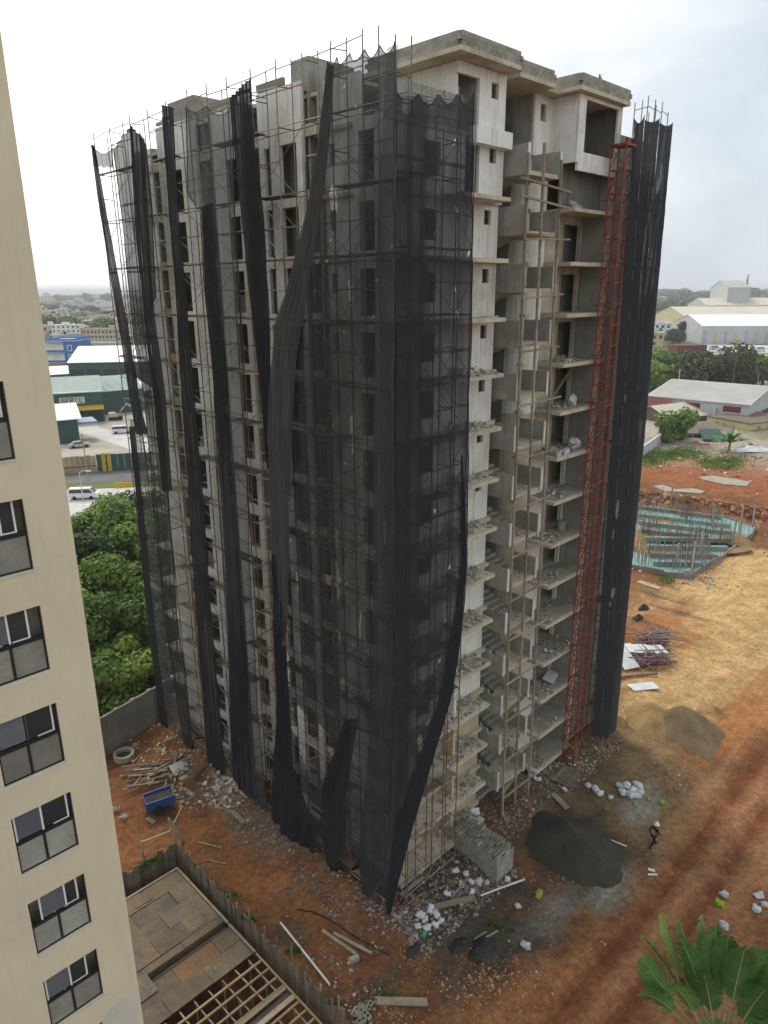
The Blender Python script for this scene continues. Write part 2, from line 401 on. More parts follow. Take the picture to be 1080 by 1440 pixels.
M['greyroof'] = mat('grey_metal_roof', (0.42, 0.42, 0.40), (0.34, 0.335, 0.315), 0.15, 0.6, stain=(0.28, 0.25, 0.21), stain_amt=0.3, fine=0.08, bscale=1)
M['creamroof'] = mat('cream_metal_roof', (0.55, 0.50, 0.41), (0.46, 0.42, 0.34), 0.15, 0.6, fine=0.08, bscale=1)
M['greywall'] = mat('light_grey_cladding', (0.50, 0.51, 0.52), (0.43, 0.44, 0.45), 0.2, 0.6, fine=0.06, bscale=1)
M['maroon'] = mat('maroon_paint', (0.17, 0.04, 0.035), (0.12, 0.035, 0.03), 0.5, 0.7, fine=0.15)
M['rustroof'] = mat('brown_flat_roof', (0.18, 0.15, 0.115), (0.11, 0.095, 0.075), 0.4, 0.95, fine=0.2, bscale=2)
M['yellowwall'] = mat('yellow_house_paint', (0.58, 0.49, 0.24), (0.48, 0.41, 0.22), 0.3, 0.85, fine=0.08, streak=0.2, stain=(0.3, 0.26, 0.17), stain_amt=0.25)
M['orangewall'] = mat('orange_house_paint', (0.50, 0.17, 0.06), (0.42, 0.15, 0.06), 0.2, 0.85, fine=0.1)
M['bluewall'] = mat('blue_house_paint', (0.05, 0.17, 0.46), (0.05, 0.14, 0.38), 0.2, 0.8, fine=0.1)
M['ltblue'] = mat('light_blue_house_paint', (0.30, 0.42, 0.52), (0.26, 0.36, 0.45), 0.2, 0.85, fine=0.1)
M['dark'] = mat('near_black', (0.028, 0.028, 0.03), (0.02, 0.02, 0.021), 0.5, 0.6, fine=0.1)  # near-black; paints the shade inside openings, also colours tanks and cars
M['tan'] = mat('tan_hoarding', (0.36, 0.29, 0.19), (0.27, 0.22, 0.15), 0.4, 0.9, fine=0.15, rand=0.15)
M['gardenwall'] = mat('grey_rendered_wall', (0.25, 0.245, 0.215), (0.17, 0.165, 0.145), 0.4, 0.95, streak=0.5, stain=(0.09, 0.085, 0.07), stain_amt=0.5, bump=0.3, fine=0.15)
M['pastel'] = randmat('town_house_paint', [(0.60, 0.55, 0.45), (0.66, 0.64, 0.60), (0.56, 0.44, 0.30), (0.64, 0.58, 0.42), (0.50, 0.50, 0.49), (0.60, 0.42, 0.32), (0.42, 0.52, 0.55), (0.68, 0.66, 0.62), (0.58, 0.52, 0.40), (0.55, 0.33, 0.2)])
M['roofgrey'] = randmat('town_flat_roof', [(0.40, 0.38, 0.35), (0.30, 0.28, 0.26), (0.52, 0.50, 0.47), (0.36, 0.27, 0.22)])
M['carpaint'] = randmat('car_paint', [(0.70, 0.70, 0.70), (0.06, 0.065, 0.07), (0.45, 0.46, 0.47), (0.72, 0.72, 0.72), (0.10, 0.12, 0.16)], 0.3, 0.03)
M['carwhite'] = mat('white_car_paint', (0.74, 0.74, 0.74), None, 1, 0.3, fine=0.03)
M['carsilver'] = mat('silver_car_paint', (0.42, 0.43, 0.45), None, 1, 0.3, fine=0.03)
M['carglass'] = mat('dark_car_glass', (0.02, 0.023, 0.026), None, 1, 0.1, fine=0.0, spec=0.6)
M['bark'] = mat('bark', (0.15, 0.115, 0.08), (0.09, 0.07, 0.05), 2, 0.95, fine=0.25)
M['leaf'] = leafmat('green_foliage', (0.035, 0.07, 0.015), (0.095, 0.17, 0.032), (0.19, 0.29, 0.055))
M['leafdark'] = leafmat('dark_foliage', (0.02, 0.035, 0.014), (0.04, 0.065, 0.022), (0.08, 0.105, 0.033))
M['leafbright'] = leafmat('bright_foliage', (0.055, 0.11, 0.02), (0.15, 0.245, 0.04), (0.25, 0.35, 0.065))  # yellowish sunlit tone is put into the leaf colour
M['leafbrown'] = leafmat('brownish_foliage', (0.035, 0.045, 0.018), (0.075, 0.08, 0.03), (0.13, 0.12, 0.05))
M['palmleaf'] = mat('palm_blade', (0.10, 0.20, 0.045), (0.055, 0.13, 0.03), 2.5, 0.45, fine=0.2, bscale=10, rand=0.3, spec=0.5)
M['palmyellow'] = mat('yellowing_palm_blade', (0.27, 0.32, 0.085), (0.17, 0.24, 0.055), 2.5, 0.5, fine=0.2, bscale=10, rand=0.25)
M['palmstem'] = mat('palm_stalk', (0.33, 0.33, 0.16), (0.22, 0.24, 0.11), 1.5, 0.6, fine=0.15, bscale=9, rand=0.2)
M['darksand'] = mat('dark_grey_sand', (0.062, 0.056, 0.046), (0.045, 0.041, 0.034), 0.8, 0.97, bump=1.0, bscale=13, fine=0.5, spec=0.1)
M['sand'] = mat('yellow_brown_sand', (0.31, 0.205, 0.095), (0.22, 0.145, 0.07), 0.7, 0.97, bump=0.5, bscale=7, fine=0.22, spec=0.1)
M['greysand'] = mat('grey_brown_sand', (0.21, 0.155, 0.088), (0.155, 0.115, 0.066), 0.9, 0.97, bump=0.9, bscale=10, fine=0.35, spec=0.1)
M['ground'] = attrmat('site_soil', 'pigment')
M['chunks'] = attrmat('broken_rubble', 'pigment', fine=0.2, bscale=8, bump=0.3, dist=0.03, extra=False)
M['skin'] = mat('brown_skin', (0.16, 0.085, 0.055), None, 5, 0.6, fine=0.05)
M['cloth'] = mat('dark_clothes', (0.018, 0.018, 0.022), None, 6, 0.9, fine=0.15)
M['vest'] = mat('orange_red_vest', (0.52, 0.07, 0.035), None, 6, 0.8, fine=0.1)
M['helmet'] = mat('white_helmet', (0.75, 0.75, 0.73), None, 6, 0.4, fine=0.03)
M['water'] = mat('sea_water', (0.06, 0.12, 0.16), (0.05, 0.10, 0.14), 0.01, 0.4, fine=0.0)
M['letter'] = mat('dark_lettering', (0.03, 0.03, 0.03), None, 1, 0.6, fine=0)
M['signboard'] = mat('pale_sign_board', (0.5, 0.56, 0.5), None, 1, 0.6, fine=0.05)

# ------------------------------------------------------------------ mesh building
class MB:
    def __init__(self):
        self.v = []; self.f = []
    def add(self, vs, fs):
        o = len(self.v)
        self.v.extend(vs); self.f.extend([tuple(i + o for i in f) for f in fs])
    def box(self, x0, x1, y0, y1, z0, z1):
        self.add([(x0, y0, z0), (x1, y0, z0), (x1, y1, z0), (x0, y1, z0), (x0, y0, z1), (x1, y0, z1), (x1, y1, z1), (x0, y1, z1)],
                 [(0, 3, 2, 1), (4, 5, 6, 7), (0, 1, 5, 4), (1, 2, 6, 5), (2, 3, 7, 6), (3, 0, 4, 7)])
        return self
    def jbox(self, x0, x1, y0, y1, z0, z1, j):
        n0 = len(self.v)
        self.box(x0, x1, y0, y1, z0, z1)
        for i in range(n0, n0 + 8):
            v = self.v[i]; self.v[i] = (v[0] + uni(-j, j), v[1] + uni(-j, j), v[2] + uni(-j, j))
        return self
    def obox(self, c, ax, ay, az):
        c, ax, ay, az = Vector(c), Vector(ax), Vector(ay), Vector(az)
        vs = [c + ax * i + ay * j + az * k for k in (-1, 1) for i, j in ((-1, -1), (1, -1), (1, 1), (-1, 1))]
        self.add([tuple(v) for v in vs], [(0, 3, 2, 1), (4, 5, 6, 7), (0, 1, 5, 4), (1, 2, 6, 5), (2, 3, 7, 6), (3, 0, 4, 7)])
        return self
    def beam(self, p, q, w, h):
        p, q = Vector(p), Vector(q)
        d = (q - p); L = d.length; d.normalize()
        up = Vector((0, 0, 1)) if abs(d.z) < 0.95 else Vector((1, 0, 0))
        sx = d.cross(up).normalized(); uz = sx.cross(d)
        return self.obox((p + q) / 2, d * L / 2, sx * w / 2, uz * h / 2)
    def tube(self, pts, r, n=6, cap=True, r1=None):
        pts = [Vector(p) for p in pts]
        r1 = r if r1 is None else r1
        o = len(self.v); K = len(pts)
        prev = None
        for i, p in enumerate(pts):
            d = (pts[min(i + 1, K - 1)] - pts[max(i - 1, 0)]).normalized()
            ref = Vector((0, 0, 1)) if abs(d.z) < 0.9 else Vector((1, 0, 0))
            x = d.cross(ref).normalized(); y = d.cross(x)
            rr = r + (r1 - r) * i / max(1, K - 1)
            for k in range(n):
                a = 2 * math.pi * k / n
                self.v.append(tuple(p + x * math.cos(a) * rr + y * math.sin(a) * rr))
        for i in range(K - 1):
            for k in range(n):
                a, b = o + i * n + k, o + i * n + (k + 1) % n
                self.f.append((a, b, b + n, a + n))
        if cap:
            self.f.append(tuple(o + k for k in range(n - 1, -1, -1)))
            self.f.append(tuple(o + (K - 1) * n + k for k in range(n)))
        return self
    def prism(self, poly, z0, z1):
        n = len(poly)
        self.add([(x, y, z0) for x, y in poly] + [(x, y, z1) for x, y in poly],
                 [tuple(range(n - 1, -1, -1)), tuple(range(n, 2 * n))] + [(i, (i + 1) % n, (i + 1) % n + n, i + n) for i in range(n)])
        return self
    def sprism(self, poly, x0, x1):          # profile in (y, z), extruded along x
        n = len(poly)
        self.add([(x0, y, z) for y, z in poly] + [(x1, y, z) for y, z in poly],
                 [tuple(range(n)), tuple(range(2 * n - 1, n - 1, -1))] + [(i, i + n, (i + 1) % n + n, (i + 1) % n) for i in range(n)])
        return self
    def lathe(self, prof, n=16, cx=0, cy=0):
        o = len(self.v)
        for r, z in prof:
            for k in range(n):
                a = 2 * math.pi * k / n
                self.v.append((cx + r * math.cos(a), cy + r * math.sin(a), z))
        for i in range(len(prof) - 1):
            for k in range(n):
                a, b = o + i * n + k, o + i * n + (k + 1) % n
                self.f.append((a, b, b + n, a + n))
        return self
    def chunk(self, c, r, flat=0.75):
        o = len(self.v)
        R = Matrix.Rotation(uni(0, 6.28), 3, Vector((uni(-1, 1), uni(-1, 1), uni(-1, 1) + 0.01)).normalized())
        a, b, d = r * uni(0.6, 1.3), r * uni(0.5, 1.0), r * uni(0.35, 0.9)
        for k in (-1, 1):
            for i, j in ((-1, -1), (1, -1), (1, 1), (-1, 1)):
                p = R @ Vector((i * a * uni(0.6, 1), j * b * uni(0.6, 1), k * d * uni(0.6, 1)))
                self.v.append((c[0] + p.x, c[1] + p.y, c[2] + p.z * flat))
        self.f.extend([tuple(i + o for i in f) for f in [(0, 3, 2, 1), (4, 5, 6, 7), (0, 1, 5, 4), (1, 2, 6, 5), (2, 3, 7, 6), (3, 0, 4, 7)]])
        return self
    def mesh(self, name, m=None, smooth=False):
        me = bpy.data.meshes.new(name)
        me.from_pydata(self.v, [], self.f)
        me.validate()
        if m is not None: me.materials.append(M[m] if isinstance(m, str) else m)
        if smooth: me.polygons.foreach_set('use_smooth', [True] * len(me.polygons))
        me.update()
        return me

def link(name, me, parent=None, at=None, rz=None):
    o = bpy.data.objects.new(name, me)
    COL.objects.link(o)
    if parent is not None: o.parent = parent
    if at is not None: o.location = at
    if rz is not None: o.rotation_euler = (0, 0, rz)
    return o
def part(parent, name, mb, m, smooth=False, kind=None, label=None):
    o = link(name, mb.mesh(name, m, smooth) if isinstance(mb, MB) else mb, parent)
    if kind: o['kind'] = kind
    if label: o['label'] = label
    return o
def tag(o, label, cat, group=None, kind=None):
    o['label'] = label
    if cat: o['category'] = cat
    if group: o['group'] = group
    if kind: o['kind'] = kind
    return o
def thing(name, label, cat, at=(0, 0, 0), rz=0.0, group=None):
    return tag(link(name, None, None, at, rz), label, cat, group)
def solo(name, mb, m, label, cat, at=(0, 0, 0), rz=0.0, group=None, smooth=False, kind=None):
    return tag(link(name, mb.mesh(name, m, smooth) if isinstance(mb, MB) else mb, None, at, rz), label, cat, group, kind)
def struct(name, mb, m, at=(0, 0, 0), rz=0.0):
    o = link(name, mb.mesh(name, m) if isinstance(mb, MB) else mb, None, at, rz)
    o['kind'] = 'structure'
    return o
def copy_tree(o, parent=None):
    c = o.copy(); COL.objects.link(c)
    c.parent = parent
    for ch in list(o.children): copy_tree(ch, c)
    return c
def dup(o, at, rz=None, label=None, group=None, scale=None):
    c = copy_tree(o)
    c.location = at
    if rz is not None: c.rotation_euler = (0, 0, rz)
    if label: c['label'] = label
    if group: c['group'] = group
    if scale: c.scale = scale if hasattr(scale, '__len__') else (scale,) * 3
    return c
def nz3(x, y, z=0.0): return noise.noise(Vector((x, y, z)))
def fbm(x, y, z=0.0): return noise.fractal(Vector((x, y, z)), 0.9, 2.1, 4)
def sm(a, b, x):
    if a == b: return 1.0 if x > a else 0.0
    k = min(1.0, max(0.0, (x - a) / (b - a))); return k * k * (3 - 2 * k)

# ------------------------------------------------------------------ ground
PIT_S, PIT_T = -5.75, 14.1
_b0, _b1 = G(880, 709), G(1085, 741)
_bd = (_b1 - _b0).normalized(); _bn = Vector((-_bd.y, _bd.x, 0))
def bank(p):                               # metres beyond the foot of the earth bank
    return (p - _b0).dot(_bn)
def mound(s, t, cs, ct, rs, rt, h, w=0.0):
    d = math.hypot((s - cs) / rs, (t - ct) / rt) + w
    return h * (1 - sm(0.0, 1.0, d))
def hgt(s, t):
    if -16.2 < s < PIT_S and -9 < t < PIT_T: return -4.2
    near = 1 - sm(40, 70, max(abs(s - 20) - 20, abs(t) - 5, 0))
    f = fbm(s * 0.13, t * 0.13, 3.1)
    g = fbm(s * 0.6, t * 0.6, 8.0)
    h = near * (0.16 * f + 0.06 * g)
    # spoil thrown up against the foot of the tower
    ds = max(0 - s, s - 25.5, 0); dt = max(0 - t, t - 27, 0)
    d = math.hypot(ds, dt)
    if -0.1 < s < 26 and -0.1 < t < 27: d = 0
    h += (0.55 + 0.35 * g) * (1 - sm(0, 2.6, d)) * (1 - sm(9, 16, s) * 0.3)
    h += mound(s, t, 21.5, -4.0, 8.5, 5.0, 1.3, 0.25 * f)
    h += mound(s, t, 30.5, 1.0, 8.0, 4.5, 0.7, 0.3 * f)
    h += mound(s, t, 68, 3, 9, 5, 0.6, 0.3 * f) 
    # wheel ruts along the haul road
    if -14 < t < -7 and -25 < s < 70:
        for tt in (-9.4, -11.6):
            h -= 0.2 * math.exp(-((t - tt - 0.25 * f) / 0.38) ** 2)
        h += 0.07 * math.exp(-((t + 10.5 - 0.2 * f) / 0.5) ** 2)
    p = W(s, t)
    bk = bank(p)
    if bk > -2 and p.x > 20 and t > -40:
        e = fbm(s * 0.25, t * 0.25, 1.0)
        h += 2.1 * sm(-0.6, 1.6, bk + 1.3 * e) * (1 - sm(70, 110, bk))
    return h
LAT, RED, ORA = (0.165, 0.074, 0.034), (0.27, 0.085, 0.033), (0.38, 0.165, 0.06)
YEL, SANDC, GREYC = (0.50, 0.325, 0.145), (0.23, 0.155, 0.078), (0.25, 0.235, 0.20)
MUD, GRS, PALE = (0.070, 0.061, 0.046), (0.075, 0.105, 0.028), (0.55, 0.52, 0.46)
URB, DUST = (0.20, 0.20, 0.15), (0.36, 0.32, 0.26)
def lp(x, y): return loc(G(x, y))
BL = []                                    # soil patches: local s, t, radii, pigment, strength
def blob(px, py, rs, rt, c, k=1.0):
    s, t = lp(px, py); BL.append((s, t, rs, rt, c, k))
blob(560, 1330, 9, 2.6, LAT, 0.6); blob(380, 1235, 2.5, 6, ORA, 0.45); blob(700, 1410, 4, 2.2, ORA, 0.75)
blob(720, 1325, 5.2, 3.4, MUD, 1.0); blob(640, 1300, 2.8, 2.2, MUD, 0.95); blob(690, 1265, 3.4, 2.2, MUD, 0.85); blob(600, 1255, 4, 2, MUD, .8); blob(858, 1248, 2.6, 1.6, GREYC, 1.0); blob(800, 1260, 2.4, 1.2, (.17,.155,.13), .8)
blob(770, 1290, 2.8, 1.5, GREYC, 0.5); blob(900, 1142, 2.6, 1.5, GREYC, 0.9); blob(880, 1215, 3.5, 1.2, MUD, 0.5)
blob(620, 1170, 2.5, 2.0, (0.16, 0.145, 0.12), 0.8); blob(735, 1105, 3, 2, (0.15, 0.13, 0.1), 0.8); blob(410, 1310, 1.0, 1.6, MUD, 0.6); blob(540, 1390, 2.5, 1.1, MUD, 0.55)
blob(340, 1140, 2.2, 8, (0.17, 0.13, 0.10), 0.6); blob(230, 1080, 3, 4, LAT, 0.4)
blob(870, 1085, 9, 5, SANDC, 0.95); blob(930, 1150, 8, 2.6, SANDC, 0.9); blob(800, 1120, 5, 2.5, (.14,.11,.07), .8); blob(960, 960, 10, 5, YEL, 0.9); blob(960, 880, 12, 4, ORA, 0.75)
blob(1010, 840, 14, 6, YEL, 1.0); blob(1060, 900, 12, 4, YEL, 0.8); blob(930, 870, 9, 2.5, RED, 0.6); blob(1050, 800, 10, 5, YEL, 1.0)
blob(1060, 1000, 9, 2.2, ORA, 0.8); blob(1000, 1220, 5, 1.6, ORA, 0.35); blob(925, 750, 12, 10, (0.40, 0.25, 0.11), 0.8)
blob(990, 675, 16, 18, ORA, 0.9); blob(1060, 690, 12, 18, RED, 1.0); blob(930, 680, 10, 12, RED, 0.8)
blob(930, 645, 14, 9, GRS, 0.9); blob(1000, 650, 8, 7, (0.13, 0.13, 0.04), 0.8); blob(1060, 635, 12, 10, (0.27, 0.22, 0.15), 0.9)
blob(1020, 676, 5, 8, PALE, 0.0); blob(1045, 650, 6, 6, GRS, 0.6)
blob(165, 1140, 2.0, 2.4, RED, 0.3)
for px, py, rs in ((925, 838, 4.5), (945, 858, 5), (920, 880, 6), (940, 893, 4)): blob(px, py, .6, rs, (0.13, 0.085, 0.05), 0.8)
blob(985, 1250, 3.0, .7, (0.30, 0.15, 0.095), .7); blob(880, 1370, 3.5, .7, (0.30, 0.15, 0.095), .7); blob(1000, 1100, 5, .5, (0.36, 0.2, 0.12), .5)
blob(930, 1240, 1.6, .8, MUD, .4); blob(1060, 1150, 6, 2, (0.24, 0.115, 0.055), .7); blob(808, 1195, 4.4, 5.4, (0.085, 0.068, 0.046), .85); blob(858, 1250, 2.2, 1.3, GREYC, .9); blob(900, 1140, 2.2, 1.2, GREYC, .9); blob(950, 1330, 9, 4, (0.36, 0.165, 0.07), .85); blob(780, 1420, 6, 3, (0.36, 0.155, 0.062), .8); blob(1060, 1220, 9, 4, (0.34, 0.165, 0.075), .75); blob(980, 1150, 5, 1.5, (0.36, 0.18, 0.08), .6)
def pigment(s, t, p):
    f = fbm(s * 0.11, t * 0.11, 5.0); g = fbm(s * 0.45, t * 0.45, 2.0)
    c = Vector(LAT)
    c = c.lerp(Vector(ORA), sm(-0.1, 0.7, f + 0.4 * g) * 0.35)
    c = c.lerp(Vector(YEL), sm(30, 42, s) * (1 - sm(6, 14, t)) * sm(-16, -9, t) * sm(-0.5, 0.4, f) * 0.8)
    for bs, bt, rs, rt, bc, k in BL:
        dx, dy = (s - bs) / rs, (t - bt) / rt
        q = dx * dx + dy * dy
        if q < 4:
            d = math.sqrt(q) + 0.42 * g + 0.25 * f
            c = c.lerp(Vector(bc), k * (1 - sm(0.45, 1.15, d)))
    if -25 < s < 75 and -14.5 < t < -7.5:  # damp wheel tracks
        for tt, ww in ((-9.4, 0.55), (-11.6, 0.6)):
            c = c.lerp(Vector((0.17, 0.052, 0.022)), 0.9 * math.exp(-((t - tt - 0.25 * f) / ww) ** 2) * (0.6 + 0.4 * sm(-.5, .3, g)))
        c = c.lerp(Vector((0.36, 0.18, 0.09)), 0.6 * math.exp(-((t + 10.5) / 0.5) ** 2)); c = c.lerp(Vector((0.36, 0.18, 0.085)), 0.5 * math.exp(-((t + 12.8) / 0.5) ** 2))
    bk = bank(p)
    if p.x > 20 and -1.5 < bk < 3.0:
        c = c.lerp(Vector((0.30, 0.13, 0.06)), 0.8)
        if bk > 1.6: c = c.lerp(Vector((0.12, 0.10, 0.05)), 0.6 * sm(-0.3, 0.3, g))
    # beyond the site
    far = sm(29, 33, t) * (1 - sm(20, 60, s)) if p.x < 20 else 0.0
    if p.x < 20:
        c = c.lerp(Vector((0.10, 0.10, 0.05)), far)
    wb = sm(128, 175, math.hypot(p.x, p.y)) if p.x > 0 else sm(95, 110, p.y)
    if wb > 0:
        u = Vector(DUST).lerp(Vector(GRS), sm(-0.25, 0.25, fbm(p.x * 0.012, p.y * 0.012)))
        if p.y > 330: u = u.lerp(Vector((0.09, 0.12, 0.06)), 0.75)
        c = c.lerp(u, wb)
    return c
def lines(a, b, step, lo, hi, grow, extra=()):
    L = list(np.arange(a, b, step)) + list(extra)
    d, x = step, b
    while x < hi: L.append(x); d *= grow; x += d
    L.append(hi)
    d, x = step, a - step
    while x > lo: L.append(x); d *= grow; x -= d
    L.append(lo)
    return sorted(set(round(float(v), 3) for v in L))
SL = lines(-19, 66, 0.42, -26000, 30000, 1.055, (PIT_S - 0.02, PIT_S + 0.02))
TL = lines(-21, 33, 0.42, -26000, 30000, 1.055, (PIT_T - 0.02, PIT_T + 0.02))
def make_ground():
    vs, cs = [], []
    for s in SL:
        for t in TL:
            p = W(s, t)
            vs.append((p.x, p.y, hgt(s, t)))
            cs.append(tuple(pigment(s, t, p)) + (1.0,))
    n = len(TL)
    fs = [(i * n + j, (i + 1) * n + j, (i + 1) * n + j + 1, i * n + j + 1) for i in range(len(SL) - 1) for j in range(n - 1)]
    me = bpy.data.meshes.new('ground')
    me.from_pydata(vs, [], fs)
    at = me.attributes.new('pigment', 'FLOAT_COLOR', 'POINT')
    at.data.foreach_set('color', np.array(cs, dtype=np.float32).ravel())
    me.polygons.foreach_set('use_smooth', [True] * len(me.polygons))
    me.materials.append(M['ground'])
    me.update()
    return me
struct('ground', make_ground(), 'ground')
def GH(x, y, dz=0.0):                      # photo point dropped on the real terrain
    p = G(x, y)
    for _ in range(4):
        s, t = loc(p); p = G(x, y, hgt(s, t))
    return Vector((p.x, p.y, p.z + dz))
sea = MB()
sea.add([(1500, 7000, 0.6), (26000, 3500, 0.6), (26000, 26000, 0.6), (3000, 26000, 0.6)], [(0, 1, 2, 3)])
struct('sea', sea, 'water')

# ------------------------------------------------------------------ the unfinished tower
FH = 2.87
def FZ(k): return 41.2 - FH * k            # floor level, k = 0 at the top storey
tower = thing('unfinished_tower', 'tall raw concrete tower block with open stair landings, wrapped in black net', 'building', P0, YAW)
def TP(name, mb, m, label=None, kind=None, parent=None, smooth=False):
    return part(parent or tower, name, mb, m, smooth, kind, label)
def jit(v, a=0.02): return v + uni(-a, a)
# floor slabs
for k in range(-1, 15):
    z = FZ(k); m = MB()
    zt, zb = z, z - 0.17
    if k == -1:
        z = 44.05; zt, zb = z, z - 0.17
        m.box(1.74, 25, 8.22, 21.6, 42.9, 43.07); m.box(1.98, 5.5, 4.15, 8.2, 42.72, 42.88); m.box(20.3, 25, 2.2, 6.58, zb - 2.2, zt - 2.2)
        m.box(1.74, 24.7, 21.62, 25.18, 42.0, 42.15)
    else:
        m.box(1.74, 25, 8.0, 25.4, zb, zt)
        m.box(1.74, 9.2 if k > 1 else 10.28, 2.3 if k > 0 else 2.2, 7.99, zb, zt)
        m.box(14.2, 20.18, 3.2, 7.99, zb, zt); m.box(20.2, 25, 1.7, 7.99, zb, zt)
    TP('floor_slab', m, 'edge')
# left face walls: (t0, t1, s of the outer plane, openings [(t0, t1, z0, z1)], material)
SEG = [(2.3, 4.1, 1.5, [(2.75, 3.75, 0.25, 2.35)], 'white'),
       (4.12, 6.58, 1.95, [(5.85, 6.3, 1.25, 2.2)], 'white'),
       (6.6, 7.7, 3.3, [], 'concrete'),
       (7.72, 11.2, 1.5, [(8.15, 9.45, 0.2, 2.5), (10.3, 10.8, 0.2, 2.5)], 'white'),
       (11.22, 13.0, 3.3, [(11.6, 12.4, 0.1, 2.2)], 'concrete'),
       (13.02, 15.8, 1.7, [(13.5, 14.6, 0.2, 2.45)], 'white'),
       (15.82, 17.2, 3.0, [], 'concrete'),
       (17.22, 21.6, 1.5, [(18.95, 20.2, 0.2, 2.5)], 'white'),
       (21.62, 23.0, 3.2, [], 'concrete'),
       (23.02, 25.4, 1.8, [], 'white')]
def wall_t(m, s0, s1, t0, t1, z0, z1, ops):   # wall lying along t with rectangular openings
    ops = sorted(ops); c = t0
    for a, b, lo, hi in ops:
        m.box(s0, s1, c, a, z0, z1)
        if lo > 0.02: m.box(s0, s1, a, b, z0, z0 + lo)
        m.box(s0, s1, a, b, z0 + hi, z1)
        c = b
    m.box(s0, s1, c, t1, z0, z1)
def wall_s(m, s0, s1, t0, t1, z0, z1, ops):   # wall lying along s
    ops = sorted(ops); c = s0
    for a, b, lo, hi in ops:
        m.box(c, a, t0, t1, z0, z1)
        if lo > 0.02: m.box(a, b, t0, t1, z0, z0 + lo)
        m.box(a, b, t0, t1, z0 + hi, z1)
        c = b
    m.box(c, s1, t0, t1, z0, z1)
for k in range(15):
    z0, z1 = FZ(k) + 0.003, FZ(k - 1) - 0.173
    if k == 0: z1 = 43.87
    for i, (t0, t1, s, ops, mt) in enumerate(SEG):
        if k == 0 and i in (0,): continue
        zz = FZ(k - 1) - .002 if k else z1
        if k == 0: zz = {1: 43.2, 2: 44.0}.get(i, 43.35) + uni(-.05, .05)
        if k == 0 and i >= 8: zz = 42.45
        if k == 0: ops = []
        m = MB(); wall_t(m, s, s + 0.18, t0, t1, z0, zz, ops)
        mm = mt
        TP('wall_panel', m, mm)
        if mt == 'concrete':                 # return walls of the recess
            m = MB(); m.box(1.7, s - 0.002, t0 + 0.002, t0 + 0.14, z0, zz); m.box(1.9, s - 0.002, t1 - 0.14, t1 - 0.002, z0, zz)
            TP('recess_wall', m, 'concrete')
            m = MB(); m.box(1.62, 1.73, t0 + 0.16, t1 - 0.16, z0 - .2, z0 + 0.32)
            TP('recess_kerb', m, 'edge')
        for (a, b, lo, hi) in ops:           # sub-frame blocks and clutter in the openings
            if rnd() < 0.35 and k > 0:
                m = MB(); m.box(s + 0.2, s + 0.24, a + 0.05, a + (b - a) * uni(0.4, 0.9), z0 + lo, z0 + lo + uni(0.6, 1.3))
                TP('window_board', m, 'greywood')
# core and back walls keep the rooms dark
m = MB(); m.box(1.75, 24.6, 7.6 + 0.45, 8.2, 1, 42.7); m.box(5.6, 20.2, 8.05, 8.19, 42.71, 43.95); TP('cross_wall', m, 'concrete')
m = MB(); m.box(3.45, 3.6, 8.22, 25.18, 1, 41.9); m.box(10.15, 10.28, 2.75, 8.0, 1, 43.8); TP('inner_wall', m, 'white')  # white and set close behind the window openings to make them look lit
m = MB(); m.box(15.47, 22.5, 4.3, 4.45, 1, 41.0); TP('inner_wall', m, 'concrete')  # added behind the balcony doors so they read grey, not black
m = MB(); m.box(24.75, 24.93, 1.9, 25.3, 1, 41.8); m.box(24.75, 24.93, 8.3, 21.4, 41.81, 42.88); m.box(2, 24.7, 25.2, 25.38, 1, 41.9); m.box(2, 24.7, 21.4, 21.55, 41.3, 42.88); TP('rear_wall', m, 'concrete')
m = MB(); m.box(1.5, 25, 2.6, 25.3, -0.6, 0.84); TP('plinth', m, 'concrete')
for k in range(7, 15):                       # low annexe bay at the far end
    m = MB(); m.box(2.6, 2.8, 25.43, 27.4, FZ(k) + .003, FZ(k - 1) - .18); TP('wall_panel', m, 'concrete')
    m = MB(); m.box(1.5, 8, 25.43, 27.4, FZ(k - 1) - .177, FZ(k - 1)); TP('floor_slab', m, 'edge')
m = MB(); m.box(2.81, 8, 27.2, 27.38, 0, FZ(6) - .18); TP('rear_wall', m, 'concrete')
